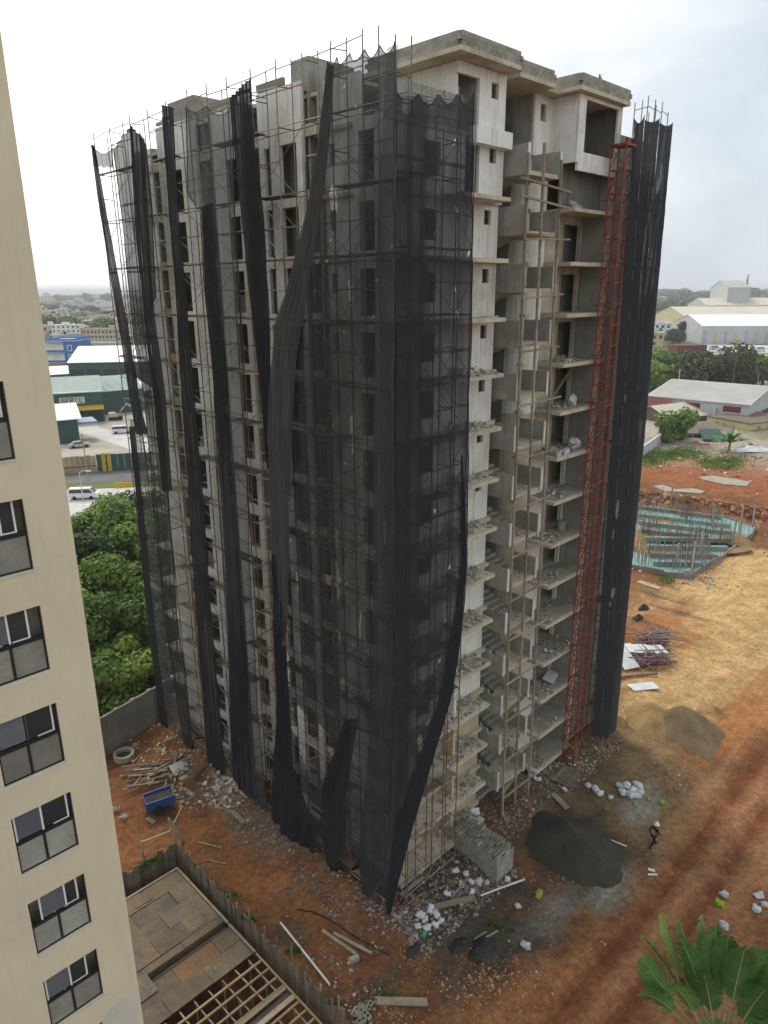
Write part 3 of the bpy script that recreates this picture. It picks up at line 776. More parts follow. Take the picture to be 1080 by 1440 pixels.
# ---- right face, bay next to the corner
ledges = []
for k in range(15):
    z0, z1 = FZ(k) + 0.003, FZ(k - 1) - 0.173
    if k == 0: z1 = 44.1
    m = MB()
    sm_ = 'white' if k < 12 else 'cream'
    bath = (9.1, 9.66, 1.72, 2.42)
    if k == 0:
        wall_s(m, 8.15, 10.28, 2.3, 2.48, z0, z1, [bath]); m.box(6.6, 8.14, 2.3, 2.48, z0 + 2.4, z1)
        TP('wall_panel', m, sm_)
        m = MB(); wall_t(m, 6.6, 6.78, 2.5, 7.98, z0, z1, []); TP('wall_panel', m, sm_)
        m = MB(); m.box(6.8, 8.13, 4.4, 4.55, z0, z1); m.box(8.15, 8.3, 2.5, 4.4, z0, z1); TP('loggia_wall', m, 'concrete')
        m = MB(); m.box(7.4, 10.24, 1.75, 2.28, z0 - 0.5, z0 + 0.25); TP('loggia_parapet', m, 'white')
        m = MB(); m.box(1.5, 6.58, 2.28, 2.44, z0, z0 + 1.45); TP('terrace_parapet', m, 'concrete')
    elif k == 1:
        wall_s(m, 8.3, 10.28, 2.3, 2.48, z0, z1, [bath]); wall_s(m, 1.7, 7.2, 2.3, 2.48, z0, z1, [(4.2, 5.4, 0.8, 2.2)])
        TP('wall_panel', m, sm_)
        m = MB(); m.box(7.2, 8.3, 4.0, 4.15, z0, z1); TP('loggia_wall', m, 'concrete')
        m = MB(); m.box(5.6, 9.2, 0.95, 2.29, z0 - 0.19, z0 - 0.003); TP('ledge_slab', m, 'edge'); ledges.append((k, z0))
    else:
        ops = [(4.2, 5.4, 0.8 if k < 11 else 0.4, 2.2), bath]
        if k in (12,): ops = [(4.2, 5.4, 0.3, 2.2), bath]
        wall_s(m, 1.7, 10.28, 2.5, 2.68, z0, z1, ops)
        TP('wall_panel', m, sm_)
        m = MB(); m.jbox(1.4, 9.2, 0.92, 2.29, z0 - 0.20, z0 - 0.003, 0.012); TP('ledge_slab', m, 'edge'); ledges.append((k, z0))
        m = MB(); m.jbox(9.22, 10.28, 2.2, 2.48, z0 - 0.18, z0 + 0.03, 0.006); TP('sill_block', m, 'edge')
        if k > 3:
            m = MB(); m.box(2.2, 2.5, 1.5, 2.48, z0, z1); TP('nib_wall', m, sm_)
            m = MB(); m.box(6.6, 6.8, 1.6, 2.48, z0, z0 + 2.3 if k > 9 else z0 + 0.4); TP('nib_wall', m, sm_)
# ---- stairwell: half landings with side panels, dog-leg flights
for k in range(15):
    z = FZ(k)
    zl = z - 1.43                            # half landing below this floor
    if zl > 0.3:
        m = MB(); m.jbox(10.76, 13.56, 1.1, 2.8, zl - 0.2, zl, 0.015); TP('stair_landing', m, 'edge')
        m = MB()
        if k < 9: m.jbox(10.62, 10.75, 1.08, 2.82, zl - 0.22, zl + 1.22, 0.012)
        else:                                # broken top edge on the lower ones
            m.sprism([(1.08, zl - 0.22), (1.08, zl + 1.15), (1.5, zl + 1.12), (1.62, zl + 0.92), (2.0, zl + 0.95), (2.1, zl + 1.25), (2.5, zl + 1.2), (2.6, zl + 1.42), (2.82, zl + 1.4), (2.82, zl - 0.22)], 10.62, 10.75)
        TP('landing_panel', m, 'concrete')
        m = MB(); m.jbox(10.61, 10.76, 0.99, 1.07, zl - 0.2, zl + 1.24, 0.008); TP('panel_edge', m, 'white')
        m = MB(); m.jbox(13.58, 13.70, 1.08, 2.8, zl - 0.2, zl + 1.15, 0.012); TP('landing_panel', m, 'concrete')
        m = MB(); m.jbox(13.57, 13.71, 1.0, 1.07, zl - 0.2, zl + 1.16, 0.008); TP('panel_edge', m, 'white')
        for s0, s1, za, zb in ((10.8, 12.08, z - FH, zl), (12.28, 13.55, z, zl)):
            n = 8; pr = []
            for i in range(n):
                ta = 2.82 + (6.2 - 2.82) * i / n; tb = 2.82 + (6.2 - 2.82) * (i + 1) / n
                zz = zl + (za - zl) * (i + 0.5 + (0.5 if za > zl else -0.5)) / n
                pr += [(ta, zz), (tb, zz)]
            pr += [(6.2, za - 0.34), (2.82, zl - 0.34)]
            m = MB(); m.sprism(pr, s0, s1); TP('stair_flight', m, 'concrete')
    m = MB(); m.box(10.3, 14.0, 6.22, 7.95, z - 0.18, z); TP('floor_landing', m, 'dusty')
    # curved wall between the stair and the balcony bay
    if k > 0:
        m = MB(); n = 7
        pts = []
        for i in range(n + 1):
            a = math.pi / 2 * i / n
            pts.append((15.45 - 1.5 * math.cos(a), 4.4 - 1.45 * math.sin(a)))
        inner = [(15.45 - 1.35 * math.cos(math.pi / 2 * i / n), 4.4 - 1.3 * math.sin(math.pi / 2 * i / n)) for i in range(n, -1, -1)]
        zt = FZ(k - 1) - 0.2
        m.prism(pts + inner, z - 0.2, zt); TP('curved_wall', m, 'white' if k < 6 else 'edge')
m = MB(); m.box(13.96, 14.1, 4.42, 7.95, 1, 44); TP('stairwell_wall', m, 'concrete')
m = MB(); m.box(10.3, 13.94, 7.9, 8.04, 1, 44); TP('stairwell_wall', m, 'timberform')
# ---- balcony bay
for k in range(15):
    z0, z1 = FZ(k) + 0.003, FZ(k - 1) - 0.173
    if k == 0: z1 = 44.0
    if k == 0:
        m = MB(); wall_s(m, 13.8, 15.5, 2.95, 3.1, z0 - 0.2, z1, [(14.35, 14.9, 1.75, 2.6)]); TP('wall_panel', m, 'white')
        m = MB(); m.box(13.8, 13.95, 3.12, 4.4, z0 - 0.3, z1); TP('wall_panel', m, 'concrete')
        m = MB(); wall_s(m, 15.66, 20.18, 1.25, 1.4, z0 - 0.95, z1, [(16.2, 19.75, 0.85 + 0.1, 3.55)]); TP('bay_front', m, 'white')
        m = MB(); m.box(15.5, 15.65, 1.25, 3.1, z0 - 0.55, z1); TP('bay_side', m, 'white')
        m = MB(); m.box(15.7, 20.0, 3.3, 3.45, z0, z1); m.box(20.0, 20.15, 1.5, 3.3, z0, z1); TP('bay_back_wall', m, 'timberform')
        m = MB(); m.box(15.66, 20.0, 1.42, 3.28, z0 - 0.2, z0); TP('balcony_slab', m, 'edge')
        continue
    if k == 1:
        m = MB()
        for i in range(7):
            a = 15.6 + 4.45 * i / 7; m.box(a, a + 4.45 / 7 - 0.02, 2.15 + uni(0, .03), 2.3, z0, z1)
            TP('form_board', m, 'timberform'); m = MB()
        m = MB(); m.box(15.56, 20.18, 1.15, 3.18, z0 - 0.19, z0 - 0.003); TP('balcony_slab', m, 'edge')
    else:
        m = MB(); wall_s(m, 15.46, 20.0, 3.2, 3.35, z0, z1, [(17.75, 19.6, 0.02, 2.25)]); TP('wall_panel', m, 'edge' if k < 7 else 'white')
        m = MB(); m.jbox(15.5, 20.18, 1.15, 3.18, z0 - 0.22, z0 - 0.003, 0.012); TP('balcony_slab', m, 'edge')
        m = MB(); m.box(15.9, 20.1, 1.3, 3.17, z0, z0 + 0.02); TP('floor_screed', m, 'dusty')
    m = MB(); m.box(20.02, 20.17, 1.75, 3.18, z0, z1); TP('side_wall', m, 'concrete')
    m = MB(); m.box(20.19, 20.45, 1.5, 1.73, z0, z1); TP('column', m, 'edge')
    for xx in (17.7, 19.6):
        m = MB(); m.box(xx, xx + .05, 3.12, 3.19, z0, z0 + 2.3); TP('door_jamb', m, 'edge')
for k in range(1, 15):
    m = MB(); m.box(20.46, 25, 1.7, 1.86, FZ(k) + 0.003, FZ(k - 1) - 0.173); TP('wall_panel', m, 'concrete')
m = MB(); m.box(20.3, 24.9, 1.7, 1.86, FZ(0) + .003, 42.75); TP('wall_panel', m, 'concrete')
# ---- roofs and block parapets
def roof(s0, s1, t0, t1, z, depth_t):
    m = MB(); m.box(s0, s1, t0, depth_t, z, z + 0.2); r = TP('roof_slab', m, 'edge')
    bm_ = MB(); bm_.box(-0.195, 0.195, -0.07, 0.07, 0, 0.19); me = bm_.mesh('concrete_block', 'block')
    def course(x0, y0, x1, y1):
        L = math.hypot(x1 - x0, y1 - y0); n = max(1, round(L / 0.4)); a = math.atan2(y1 - y0, x1 - x0)
        for c in range(3):
            for i in range(n + (c % 2)):
                f = (i + (0.0 if c % 2 else 0.5)) / n
                o = link('concrete_block', me, r, (x0 + (x1 - x0) * f + uni(-.006, .006), y0 + (y1 - y0) * f + uni(-.006, .006), z + 0.203 + c * 0.197), a)
    course(s0 + 0.08, t0 + 0.08, s1 - 0.08, t0 + 0.08)
    course(s0 + 0.082, t0 + 0.16, s0 + 0.082, min(depth_t, t0 + 6))
    course(s1 - 0.082, t0 + 0.16, s1 - 0.082, min(depth_t, t0 + 1.6))
roof(5.55, 10.2, 1.35, 0, 44.12, 8.2)
roof(10.6, 13.7, 1.7, 0, 44.0, 8.2)
roof(14.9, 20.3, 0.85, 0, 44.02, 8.2)
m = MB(); m.box(13.72, 14.88, 2.2, 8.2, 44.0, 44.2); TP('roof_slab', m, 'edge')
for (t0, t1, zt) in ((9.0, 11.2, 43.75), (13.05, 15.7, 43.65), (20.4, 21.5, 43.6)):
    m = MB(); m.jbox(1.52, 1.66, t0, t1, 43.42, zt, 0.01); TP('roof_parapet', m, 'block')
m = MB(); m.box(2.1, 5.0, 7.72, 9.0, 43.08, 44.5); TP('roof_upstand', m, 'concrete')
m = MB(); m.box(1.72, 5.0, 17.4, 20.3, 43.08, 44.45); TP('roof_upstand', m, 'block')
for s, t, z, dx in ((8.9, 3, 44.9, 0), (9.6, 3.2, 44.9, 1.1), (18.6, 2, 44.8, 0), (19.1, 2.2, 44.8, 0)):
    m = MB(); m.beam((s, t, z - 0.6), (s + dx, t - dx * 0.2, z + 0.75), 0.08, 0.08); TP('roof_prop', m, 'wood')

# ---- rubble swept onto the ledges and balconies
def chunk_mesh(name, items):
    """items: (x, y, z, r, colour)"""
    m = MB(); cs = []
    for x, y, z, r, c in items:
        m.chunk((x, y, z), r); f = uni(0.8, 1.2); cs += [(c[0] * f, c[1] * f, c[2] * f, 1)] * 8
    me = m.mesh(name, 'chunks')
    at = me.attributes.new('pigment', 'FLOAT_COLOR', 'POINT')
    at.data.foreach_set('color', np.array(cs, dtype=np.float32).ravel()[:len(me.vertices) * 4])
    return me
CK = [(0.38, 0.36, 0.31), (0.30, 0.285, 0.25), (0.48, 0.46, 0.42), (0.23, 0.21, 0.18), (0.33, 0.25, 0.185), (0.44, 0.43, 0.40), (0.30, 0.16, 0.10)]
ordn = ['topmost', 'second', 'third', 'fourth', 'fifth', 'sixth', 'seventh', 'eighth', 'ninth', 'tenth', 'eleventh', 'twelfth', 'thirteenth', 'fourteenth', 'fifteenth']
for k, z in ledges:
    if k < 4: continue
    it = []
    for _ in range(230 if k > 6 else 90):
        s = uni(5.6, 9.1) if rnd() < .7 else uni(2.6, 9.1); t = uni(1.05, 2.3)
        pk = 0.35 * math.exp(-((s - 8) / 1.0) ** 2) * (t - 0.9)
        it.append((s, t, z + uni(0, pk), 0.02 + .13 * rnd() ** 2.5, random.choice(CK[:5])))
    solo('rubble', chunk_mesh('rubble', it), None, 'broken concrete heaped on the %s ledge beside the net edge' % ordn[k - 1], 'rubble', P0, YAW, 'rubble heaps on the ledges', kind='stuff')
for k in range(4, 15):
    z = FZ(k) + 0.02
    it = []
    cl_ = [(uni(15.9, 17.6), uni(1.4, 2.6)) for _q in range(2)] + [(uni(16, 19.5), 2.9)]
    for _ in range(80 if k not in (11, 12) else 190):
        cs_ = random.choice(cl_); s = min(20, max(15.6, random.gauss(cs_[0], .42))); t = min(3.1, max(1.22, random.gauss(cs_[1], .28)))
        if k == 11: s = uni(15.7, 19.8)
        it.append((s, t, z + 0.03 + uni(0, 0.15), 0.02 + .14 * rnd() ** 2.5, random.choice(CK[:5])))
    solo('rubble', chunk_mesh('rubble', it), None, 'loose rubble on the %s balcony floor beside the red mast' % ordn[k], 'rubble', P0, YAW, 'rubble heaps on the balconies', kind='stuff')
for k in range(6, 14):
    z = FZ(k) - 1.43
    it = [(uni(10.9, 13.4), uni(1.2, 2.7), z + uni(0.0, 0.08), uni(0.02, 0.09), random.choice(CK[:5])) for _ in range(45)]
    solo('rubble', chunk_mesh('rubble', it), None, 'thin scatter of rubble on the %s stair landing' % ordn[k], 'rubble', P0, YAW, 'rubble on the stair landings', kind='stuff')

# ------------------------------------------------------------------ pipe scaffolds
def add_scaffold(name, label, frames, dirn, ztop, row0, row1, lev0, skip=()):
    """frames: positions along the face; dirn 't' (left face) or 's' (right face)"""
    th = thing(name, label, 'scaffold', P0, YAW)
    def P(c, d, z): return (d, c, z) if dirn == 't' else (c, d, z)
    for i, c in enumerate(frames):
        for d in (row0, row1):
            zt = ztop(c) + uni(-.25, .35); zs = zt - uni(4, 12); w = 0.015
            m = MB(); m.tube([P(c, d, -0.3), P(c + uni(-w, w), d, zs * .5), P(c, d, zs)], 0.034, 5); part(th, 'post', m, 'rust')
            m = MB(); m.tube([P(c, d, zs), P(c, d, zt)], 0.031, 5); part(th, 'post', m, 'galv')
    for i in range(len(frames) - 1):
        for zo in (.35, 1.05):
            if zo > 1 and rnd() < .5: continue
            z = min(ztop(frames[i]), ztop(frames[i + 1])) - zo
            m = MB(); m.tube([P(frames[i], row0, z + uni(-.1, .1)), P(frames[i + 1], row0, z + uni(-.1, .1))], 0.024, 4); part(th, 'guard_rail', m, 'galv')
        m = MB(); m.tube([P(frames[i], row0, z), P(frames[i], row1, z + uni(-.1, .1))], 0.022, 4); part(th, 'guard_rail', m, 'rust')
    levs = [lev0 + FH / 2 * i for i in range(int((ztop(frames[0]) - lev0) / (FH / 2)) + 1)]
    m = MB(); m.tube([P(0, row0, 0), P(0, row1, 0)], 0.026, 4); tm = m.mesh('transom', 'rust')
    meshes = {}
    for li, z in enumerate(levs):
        for i, c in enumerate(frames):
            if z > ztop(c): continue
            if li % 2 == 0 or rnd() < .3: link('transom', tm, th, P(c, 0, z))
            if i + 1 >= len(frames): continue
            c2 = frames[i + 1]
            if li % 2 == 0 or rnd() < 0.75:
                for d in ((row0, row1) if li % 2 == 0 else (row0,)):
                    m = MB(); m.tube([P(c, d, z + uni(-.03, .03)), P(c2, d, z + uni(-.03, .03))], 0.025, 4); part(th, 'ledger', m, random.choice(['rust', 'galv', 'galv']))
            if li % 2 == 0 and z + FH < ztop(c):
                for d, pr in ((row0, 0.75), (row1, 0.35)):
                    if rnd() < pr:
                        m = MB(); a, b = (c, c2) if rnd() < .5 else (c2, c)
                        m.tube([P(a, d, z + 0.1), P(b, d, z + FH / 2 + uni(-.1, .1))], 0.02, 4); part(th, 'brace', m, 'galv')
                    if rnd() < pr * 0.6:
                        m = MB(); a, b = (c, c2) if rnd() < .5 else (c2, c)
                        m.tube([P(a, d, z + FH / 2), P(b, d, z + FH - .1)], 0.02, 4); part(th, 'brace', m, 'galv')
                # knee braces under the deck
                for c0, dx in ((c, .45), (c2, -.45)):
                    if rnd() < .55:
                        m = MB(); m.tube([P(c0, row1, z - 0.55), P(c0 + dx, row1, z)], 0.018, 4); part(th, 'knee_brace', m, 'galv')
            if li % 2 == 0 and z < ztop(c) - 2 and rnd() < 0.42:
                for q in range(random.choice((1, 2, 3))):
                    dd = row0 + 0.12 + q * 0.27
                    if dd + 0.24 > row1: break
                    m = MB(); m.box(*((dd, dd + .24, c - .1, c2 + .1) if dirn == 't' else (c - .1, c2 + .1, dd, dd + .24)), z + .03, z + .075); part(th, 'board', m, 'board')
    return th
LT = [0.04, 1.87, 3.81, 5.7, 7.61, 9.57, 11.6, 13.42, 15.32, 17.6, 19.68, 21.86, 24.58, 26.87]
add_scaffold('pipe_scaffold', 'rusty pipe scaffold standing along the left face of the tower behind torn nets', LT, 't', lambda c: 44.0 - 0.01 * c if c > 1 else 43.1, 0.06, 0.96, 1.0)
add_scaffold('pipe_scaffold', 'rusty pipe scaffold on the right face at the near corner beside the ledges', [0.8, 2.5, 3.9, 5.1], 's', lambda c: 41.9 if c > 1 else 42.5, 0.05, 0.85, 1.3)
add_scaffold('pipe_scaffold', 'pipe scaffold behind the narrow dark nets at the far right end of the tower', [20.9, 21.8, 22.7, 23.55], 's', lambda c: 44.3, 0.1, 0.9, 1.3)

# ------------------------------------------------------------------ shade nets
def interp(poly, z):                       # poly: [(c, z)] falling z
    if z >= poly[0][1]: return poly[0][0]
    for (c0, z0), (c1, z1) in zip(poly, poly[1:]):
        if z >= z1: return c0 + (c1 - c0) * (z0 - z) / max(1e-6, z0 - z1)
    return poly[-1][0]
def sheet(label, pl, off, Lp, Rp, m, top=None, hem=None, pleat=(0.03, 3), billow=0.1, holes=(), sag=0.0, poles=None, res=0.17, fray=0.05, name='shade_net', rope=True, ripple=0.0, pin=0.0):
    on = (lambda x, y: onS(x, y, off)) if pl == 's' else (lambda x, y: onT(x, y, off))
    Lc = sorted([on(*p) for p in Lp], key=lambda q: -q[1]); Rc = sorted([on(*p) for p in Rp], key=lambda q: -q[1])
    zt = (Lc[0][1], Rc[0][1]) if top is None else top
    wid = max(abs(interp(Lc, z) - interp(Rc, z)) for z in np.linspace(Lc[0][1], Lc[-1][1], 20))
    nu = int(max(pleat[1] * 7, wid / res, 6)); 
    hemp = None
    if hem:
        hemp = sorted([on(*p) for p in hem])
        def hemz(c):
            if c <= hemp[0][0]: return hemp[0][1]
            for (c0, z0), (c1, z1) in zip(hemp, hemp[1:]):
                if c <= c1: return z0 + (z1 - z0) * (c - c0) / max(1e-6, c1 - c0)
            return hemp[-1][1]
    nv = int((max(zt) - Lc[-1][1]) / (res * 1.15))
    sd = uni(0, 100)
    vs = []
    for i in range(nu + 1):
        u = i / nu
        z1 = zt[0] + (zt[1] - zt[0]) * u
        if sag: 
            n = poles or max(1, round(wid / 2.07))
            q = (u * n) % 1.0; z1 -= sag * (1 - (2 * q - 1) ** 2) * (0.7 + 0.5 * nz3(int(u * n - 1e-6), sd))
        zb = Lc[-1][1] + (Rc[-1][1] - Lc[-1][1]) * u
        if hemp:
            for _ in range(4):
                c = interp(Lc, zb) + (interp(Rc, zb) - interp(Lc, zb)) * u
                zb = hemz(c)
        zb += (.22 * nz3(u * wid * 1.1, sd, 3) + .12 * nz3(u * wid * 5, sd, 6)) if fray > .02 else 0
        for j in range(nv + 1):
            v = j / nv
            z = z1 + (zb - z1) * v
            cl, cr_ = interp(Lc, z), interp(Rc, z)
            if fray:
                cl += fray * nz3(z * 1.3, sd) + fray * .5 * nz3(z * 5, sd); cr_ += fray * nz3(z * 1.1, sd + 9) + fray * .5 * nz3(z * 4.4, sd + 4)
            c = cl + (cr_ - cl) * u
            w = abs(cr_ - cl)
            ph = 2 * math.pi * pleat[1] * u + 1.8 * nz3(z * 0.12, u * 2, sd)
            d = pleat[0] * math.sin(ph) * (0.55 + 0.45 * nz3(z * .2, u * 5, sd)) + billow * (nz3(u * w * .35, z * 0.1, sd) * .8 + 0.5 * math.sin(math.pi * u)) + ripple * nz3(u * w * 1.6, z * .5, sd)
            d += 0.02 * nz3(c * 2, z * 2, sd)
            o_ = off - 0.02 - max(-0.03, d)
            vs.append((o_, c, z) if pl == 's' else (c, o_, z))
    hl = []
    for hx, hy, rx, ry in holes:
        c, z = on(hx, hy); c2, _ = on(hx + rx, hy); _, z2 = on(hx, hy + ry)
        hl.append((c, z, abs(c2 - c), abs(z2 - z)))
    fs = []
    for i in range(nu):
        for j in range(nv):
            q = (i * (nv + 1) + j, (i + 1) * (nv + 1) + j, (i + 1) * (nv + 1) + j + 1, i * (nv + 1) + j + 1)
            k = 1 if pl == 's' else 0
            c = (vs[q[0]][k] + vs[q[2]][k]) / 2; z = (vs[q[0]][2] + vs[q[2]][2]) / 2
            if pin and rnd() < pin and j > 3: continue
            if any(((c - a) / ra) ** 2 + ((z - b) / rb) ** 2 < 1 + 0.5 * nz3(c * 4, z * 4, 7) for a, b, ra, rb in hl): continue
            fs.append(q)
    me = bpy.data.meshes.new(name)
    me.from_pydata(vs, [], fs); me.polygons.foreach_set('use_smooth', [True] * len(me.polygons))
    me.materials.append(M[m]); me.update()
    o = tag(link(name, me, None, P0, YAW), label, 'net')
    if rope:
        for i in (0, nu):
            mb = MB(); mb.tube([vs[i * (nv + 1) + j] for j in range(0, nv + 1, 3)], 0.028, 4); part(o, 'edge_rope', mb, 'cord')
        mb = MB(); mb.tube([vs[i * (nv + 1)] for i in range(nu + 1)], 0.02, 4); part(o, 'top_rope', mb, 'cord')
    return o
# -- left face, from the far edge to the corner
sheet('outermost net on the far left edge of the tower, gathered to a narrow dark rope', 's', -0.05,
      [(130, 204), (142, 300), (157, 400), (171, 480), (183, 560), (192, 610)], [(134, 206), (150, 300), (169, 400), (184, 480), (195, 560), (208, 612)], 'netfold', pleat=(0.09, 3), billow=0.05)
sheet('sheer brown-black net low on the far left edge of the tower', 's', -0.03,
      [(184, 590), (200, 760), (214, 900), (228, 1016)], [(198, 590), (222, 760), (240, 900), (257, 1040)], 'netlight', pleat=(0.05, 2), billow=0.05, fray=0.12)
sheet('thin black net rope running down the far left edge to the ground', 's', -0.12,
      [(182, 600), (196, 740), (211, 900), (226, 1020)], [(189, 600), (204, 740), (219, 900), (236, 1026)], 'netfold', pleat=(0.07, 3), billow=0.05)
sheet('little scrap of net slung between the first two poles of the top left edge', 's', -0.05,
      [(131, 206), (136, 235)], [(158, 208), (158, 236)], 'net', sag=0.7, poles=1, rope=True)
sheet('second net from the left edge, thick bundle running the full height', 's', -0.06,
      [(160, 212), (176, 330), (189, 480), (204, 560), (229, 860), (245, 960), (264, 1075)], [(186, 178), (196, 330), (208, 480), (226, 560), (249, 860), (262, 960), (273, 1072)], 'netgreen', pleat=(0.14, 4), billow=0.1)
sheet('third net from the left edge, twisted strip ending half way down', 's', -0.04,
      [(183, 175), (192, 330), (205, 450), (217, 560), (228, 690)], [(203, 196), (208, 300), (219, 450), (233, 560), (243, 690)], 'netfold', pleat=(0.12, 4), billow=0.1)
sheet('short green-black net flap with a tail between two bundles at upper left', 's', -0.02,
      [(198, 186), (205, 300), (213, 440)], [(206, 205), (214, 300), (219, 420)], 'netgreen', pleat=(0.07, 2), billow=0.05)
sheet('narrow dense net strip hanging free between two rows of windows', 's', -0.07,
      [(228, 148), (238, 300), (249, 420), (257, 560), (266, 700), (277, 860), (287, 1000), (294, 1103)], [(243, 152), (250, 300), (262, 420), (273, 560), (285, 700), (298, 860), (309, 1000), (317, 1106)], 'netfold', pleat=(0.13, 4), billow=0.12)
sheet('wide sheer net with a torn stepped edge hung over the middle of the left face', 's', -0.05,
      [(262, 150), (264, 268), (266, 280), (282, 292), (287, 400), (299, 520), (307, 650), (316, 800), (322, 950), (327, 1132)], [(326, 148), (330, 300), (338, 450), (345, 600), (352, 800), (362, 1000), (380, 1165)], 'netlight', pleat=(0.05, 3), billow=0.2, sag=0.5, holes=((352, 1075, 5, 9),))
sheet('dark gathered border along the left of the wide sheer net', 's', -0.12,
      [(285, 292), (289, 400), (300, 520), (308, 650), (317, 800), (323, 950), (328, 1130)], [(302, 285), (308, 400), (319, 520), (327, 650), (340, 800), (349, 950), (360, 1128)], 'netdense', pleat=(0.09, 4), billow=0.1, rope=False)
sheet('long tapering dense net hanging from the pole top left of the open window bay', 's', -0.08,
      [(326, 140), (333, 240), (345, 340), (356, 450), (369, 560), (377, 660)], [(352, 112), (358, 200), (370, 300), (377, 420), (381, 520), (385, 660)], 'netfold', pleat=(0.16, 6), billow=0.1)
cornx = [(556, 58), (556, 300), (555, 700), (553, 1000), (552, 1290)]
sheet('huge ragged net sheet covering the near left face up to the corner, with torn holes', 's', -0.06,
      [(463, 87), (449, 200), (432, 300), (407, 400), (391, 450), (383, 540), (380, 620), (384, 760), (389, 870), (391, 1000), (384, 1100), (384, 1160), (392, 1300)],
      cornx, 'net', hem=[(384, 1165), (395, 1205), (412, 1224), (425, 1224), (440, 1172), (446, 1150), (456, 1180), (462, 1215), (470, 1235), (482, 1205), (505, 1195), (514, 1250), (519, 1262), (530, 1248), (553, 1255)],
      pleat=(0.04, 4), billow=0.35, sag=0.5, ripple=0.1,
      holes=((477, 280, 5, 21), (435, 755, 9, 10), (466, 470, 5, 9), (472, 815, 10, 32), (475, 893, 7, 14), (408, 880, 4, 12), (404, 935, 4, 22), (443, 1048, 34, 38), (434, 1145, 17, 26), (424, 1005, 14, 9), (448, 1155, 6, 28), (476, 755, 2, 14), (422, 815, 3, 12), (468, 690, 2, 10), (496, 1195, 7, 12), (500, 420, 1.5, 24), (497, 610, 2, 30), (470, 585, 2, 26), (540, 750, 1.5, 20), (466, 380, 2, 16), (512, 880, 2, 18), (487, 960, 3, 10)), res=0.14, pin=.005)
sheet('slanting bunched fold along the left edge of the huge corner net', 's', -0.28,
      [(463, 88), (449, 200), (432, 300), (407, 400), (389, 450), (380, 540), (376, 620)], [(470, 92), (464, 200), (452, 300), (436, 400), (420, 500), (412, 600), (410, 700)], 'netsheen', pleat=(0.12, 5), billow=0.15, rope=False)
sheet('doubled net with painted grey sheen below the slanting fold, half way down the corner net', 's', -0.3,
      [(377, 600), (381, 700), (383, 780), (387, 890)], [(408, 600), (408, 700), (407, 780), (404, 890)], 'netsheen', pleat=(0.10, 4), billow=0.2, rope=False)
sheet('black twisted net tail at the lower left of the corner net, swelling to a lobe', 's', -0.34,
      [(384, 780), (386, 880), (390, 1000), (385, 1100), (384, 1165), (396, 1224)], [(392, 780), (402, 880), (409, 1000), (413, 1080), (428, 1128), (447, 1166), (437, 1200), (424, 1226)], 'netfold', pleat=(0.12, 4), billow=0.25, holes=((402, 900, 3, 9),))
sheet('pointed net rag with a curled end, left of the lowest tatters', 's', -0.2,
      [(486, 1010), (470, 1060), (452, 1110), (456, 1180), (461, 1230), (452, 1268)], [(505, 1010), (496, 1060), (488, 1110), (486, 1180), (470, 1232), (458, 1269)], 'netdense', pleat=(0.06, 3), billow=0.2)
sheet('overlapping dark net fold hung over the near corner', 's', -0.2,
      [(545, 68), (536, 200), (528, 400), (525, 640), (525, 900), (520, 1050), (505, 1190), (512, 1284)], [(560, 62), (557, 200), (556, 400), (556, 640), (555, 900), (553, 1050), (546, 1190), (520, 1288)], 'netlight', pleat=(0.05, 2), billow=0.1, rope=False)
sheet('dark net on the near right face, its free edge sweeping back to the corner', 't', -0.06,
      [(557, 130), (556, 400), (554, 700), (552, 1000), (546, 1150), (538, 1230), (543, 1286)],
      [(665, 131), (664, 300), (662, 470), (659, 560), (657, 700), (655, 790), (648, 880), (637, 965), (620, 1030), (600, 1095), (578, 1165), (562, 1225), (547, 1286)], 'netblue', pleat=(0.04, 4), billow=0.15, sag=0.55, poles=4, ripple=0.05,
      holes=((569, 150, 6, 12), (590, 1045, 3, 14), (538, 1130, 2, 11), (602, 1015, 2, 6)), pin=.0025)
sheet('darker inner layer of net behind the near right face net', 't', 0.02,
      [(559, 134), (558, 400), (556, 700), (554, 1000), (546, 1180)], [(601, 136), (596, 400), (592, 700), (580, 1000), (556, 1180)], 'netlight', pleat=(0.04, 2), billow=0.03, rope=False)
sheet('black bunched hem running down the free edge of the near right face net', 't', -0.16,
      [(648, 640), (648, 700), (646, 790), (637, 880), (622, 965), (603, 1030), (578, 1095), (556, 1165), (546, 1225), (543, 1286)],
      [(649, 640), (653, 700), (655, 790), (649, 880), (638, 965), (621, 1030), (601, 1095), (579, 1165), (563, 1225), (548, 1287)], 'netfold', pleat=(0.06, 3), billow=0.1, rope=False)
sheet('first narrow dark net right of the red mast', 't', -0.05, [(892, 166), (861, 600), (832, 1035)], [(906.5, 160), (873.5, 600), (844.5, 1035)], 'nettight', fray=.015, pleat=(0.012, 2), billow=0.06, sag=0.5, poles=1, rope=False)
sheet('middle narrow dark net right of the red mast with pale plaster splashes', 't', -0.05, [(906, 168), (873, 600), (844, 1035)], [(927.5, 166), (891.5, 600), (857.5, 1040)], 'nettight', fray=.015, pleat=(0.012, 2), billow=0.06, sag=0.4, poles=1, rope=False)
sheet('last dark net at the far right edge of the tower', 't', -0.05, [(927, 172), (891, 600), (857, 1040)], [(946, 172), (908, 600), (866, 1026)], 'nettight', fray=.015, pleat=(0.012, 2), billow=0.06, sag=0.3, poles=1, rope=False)

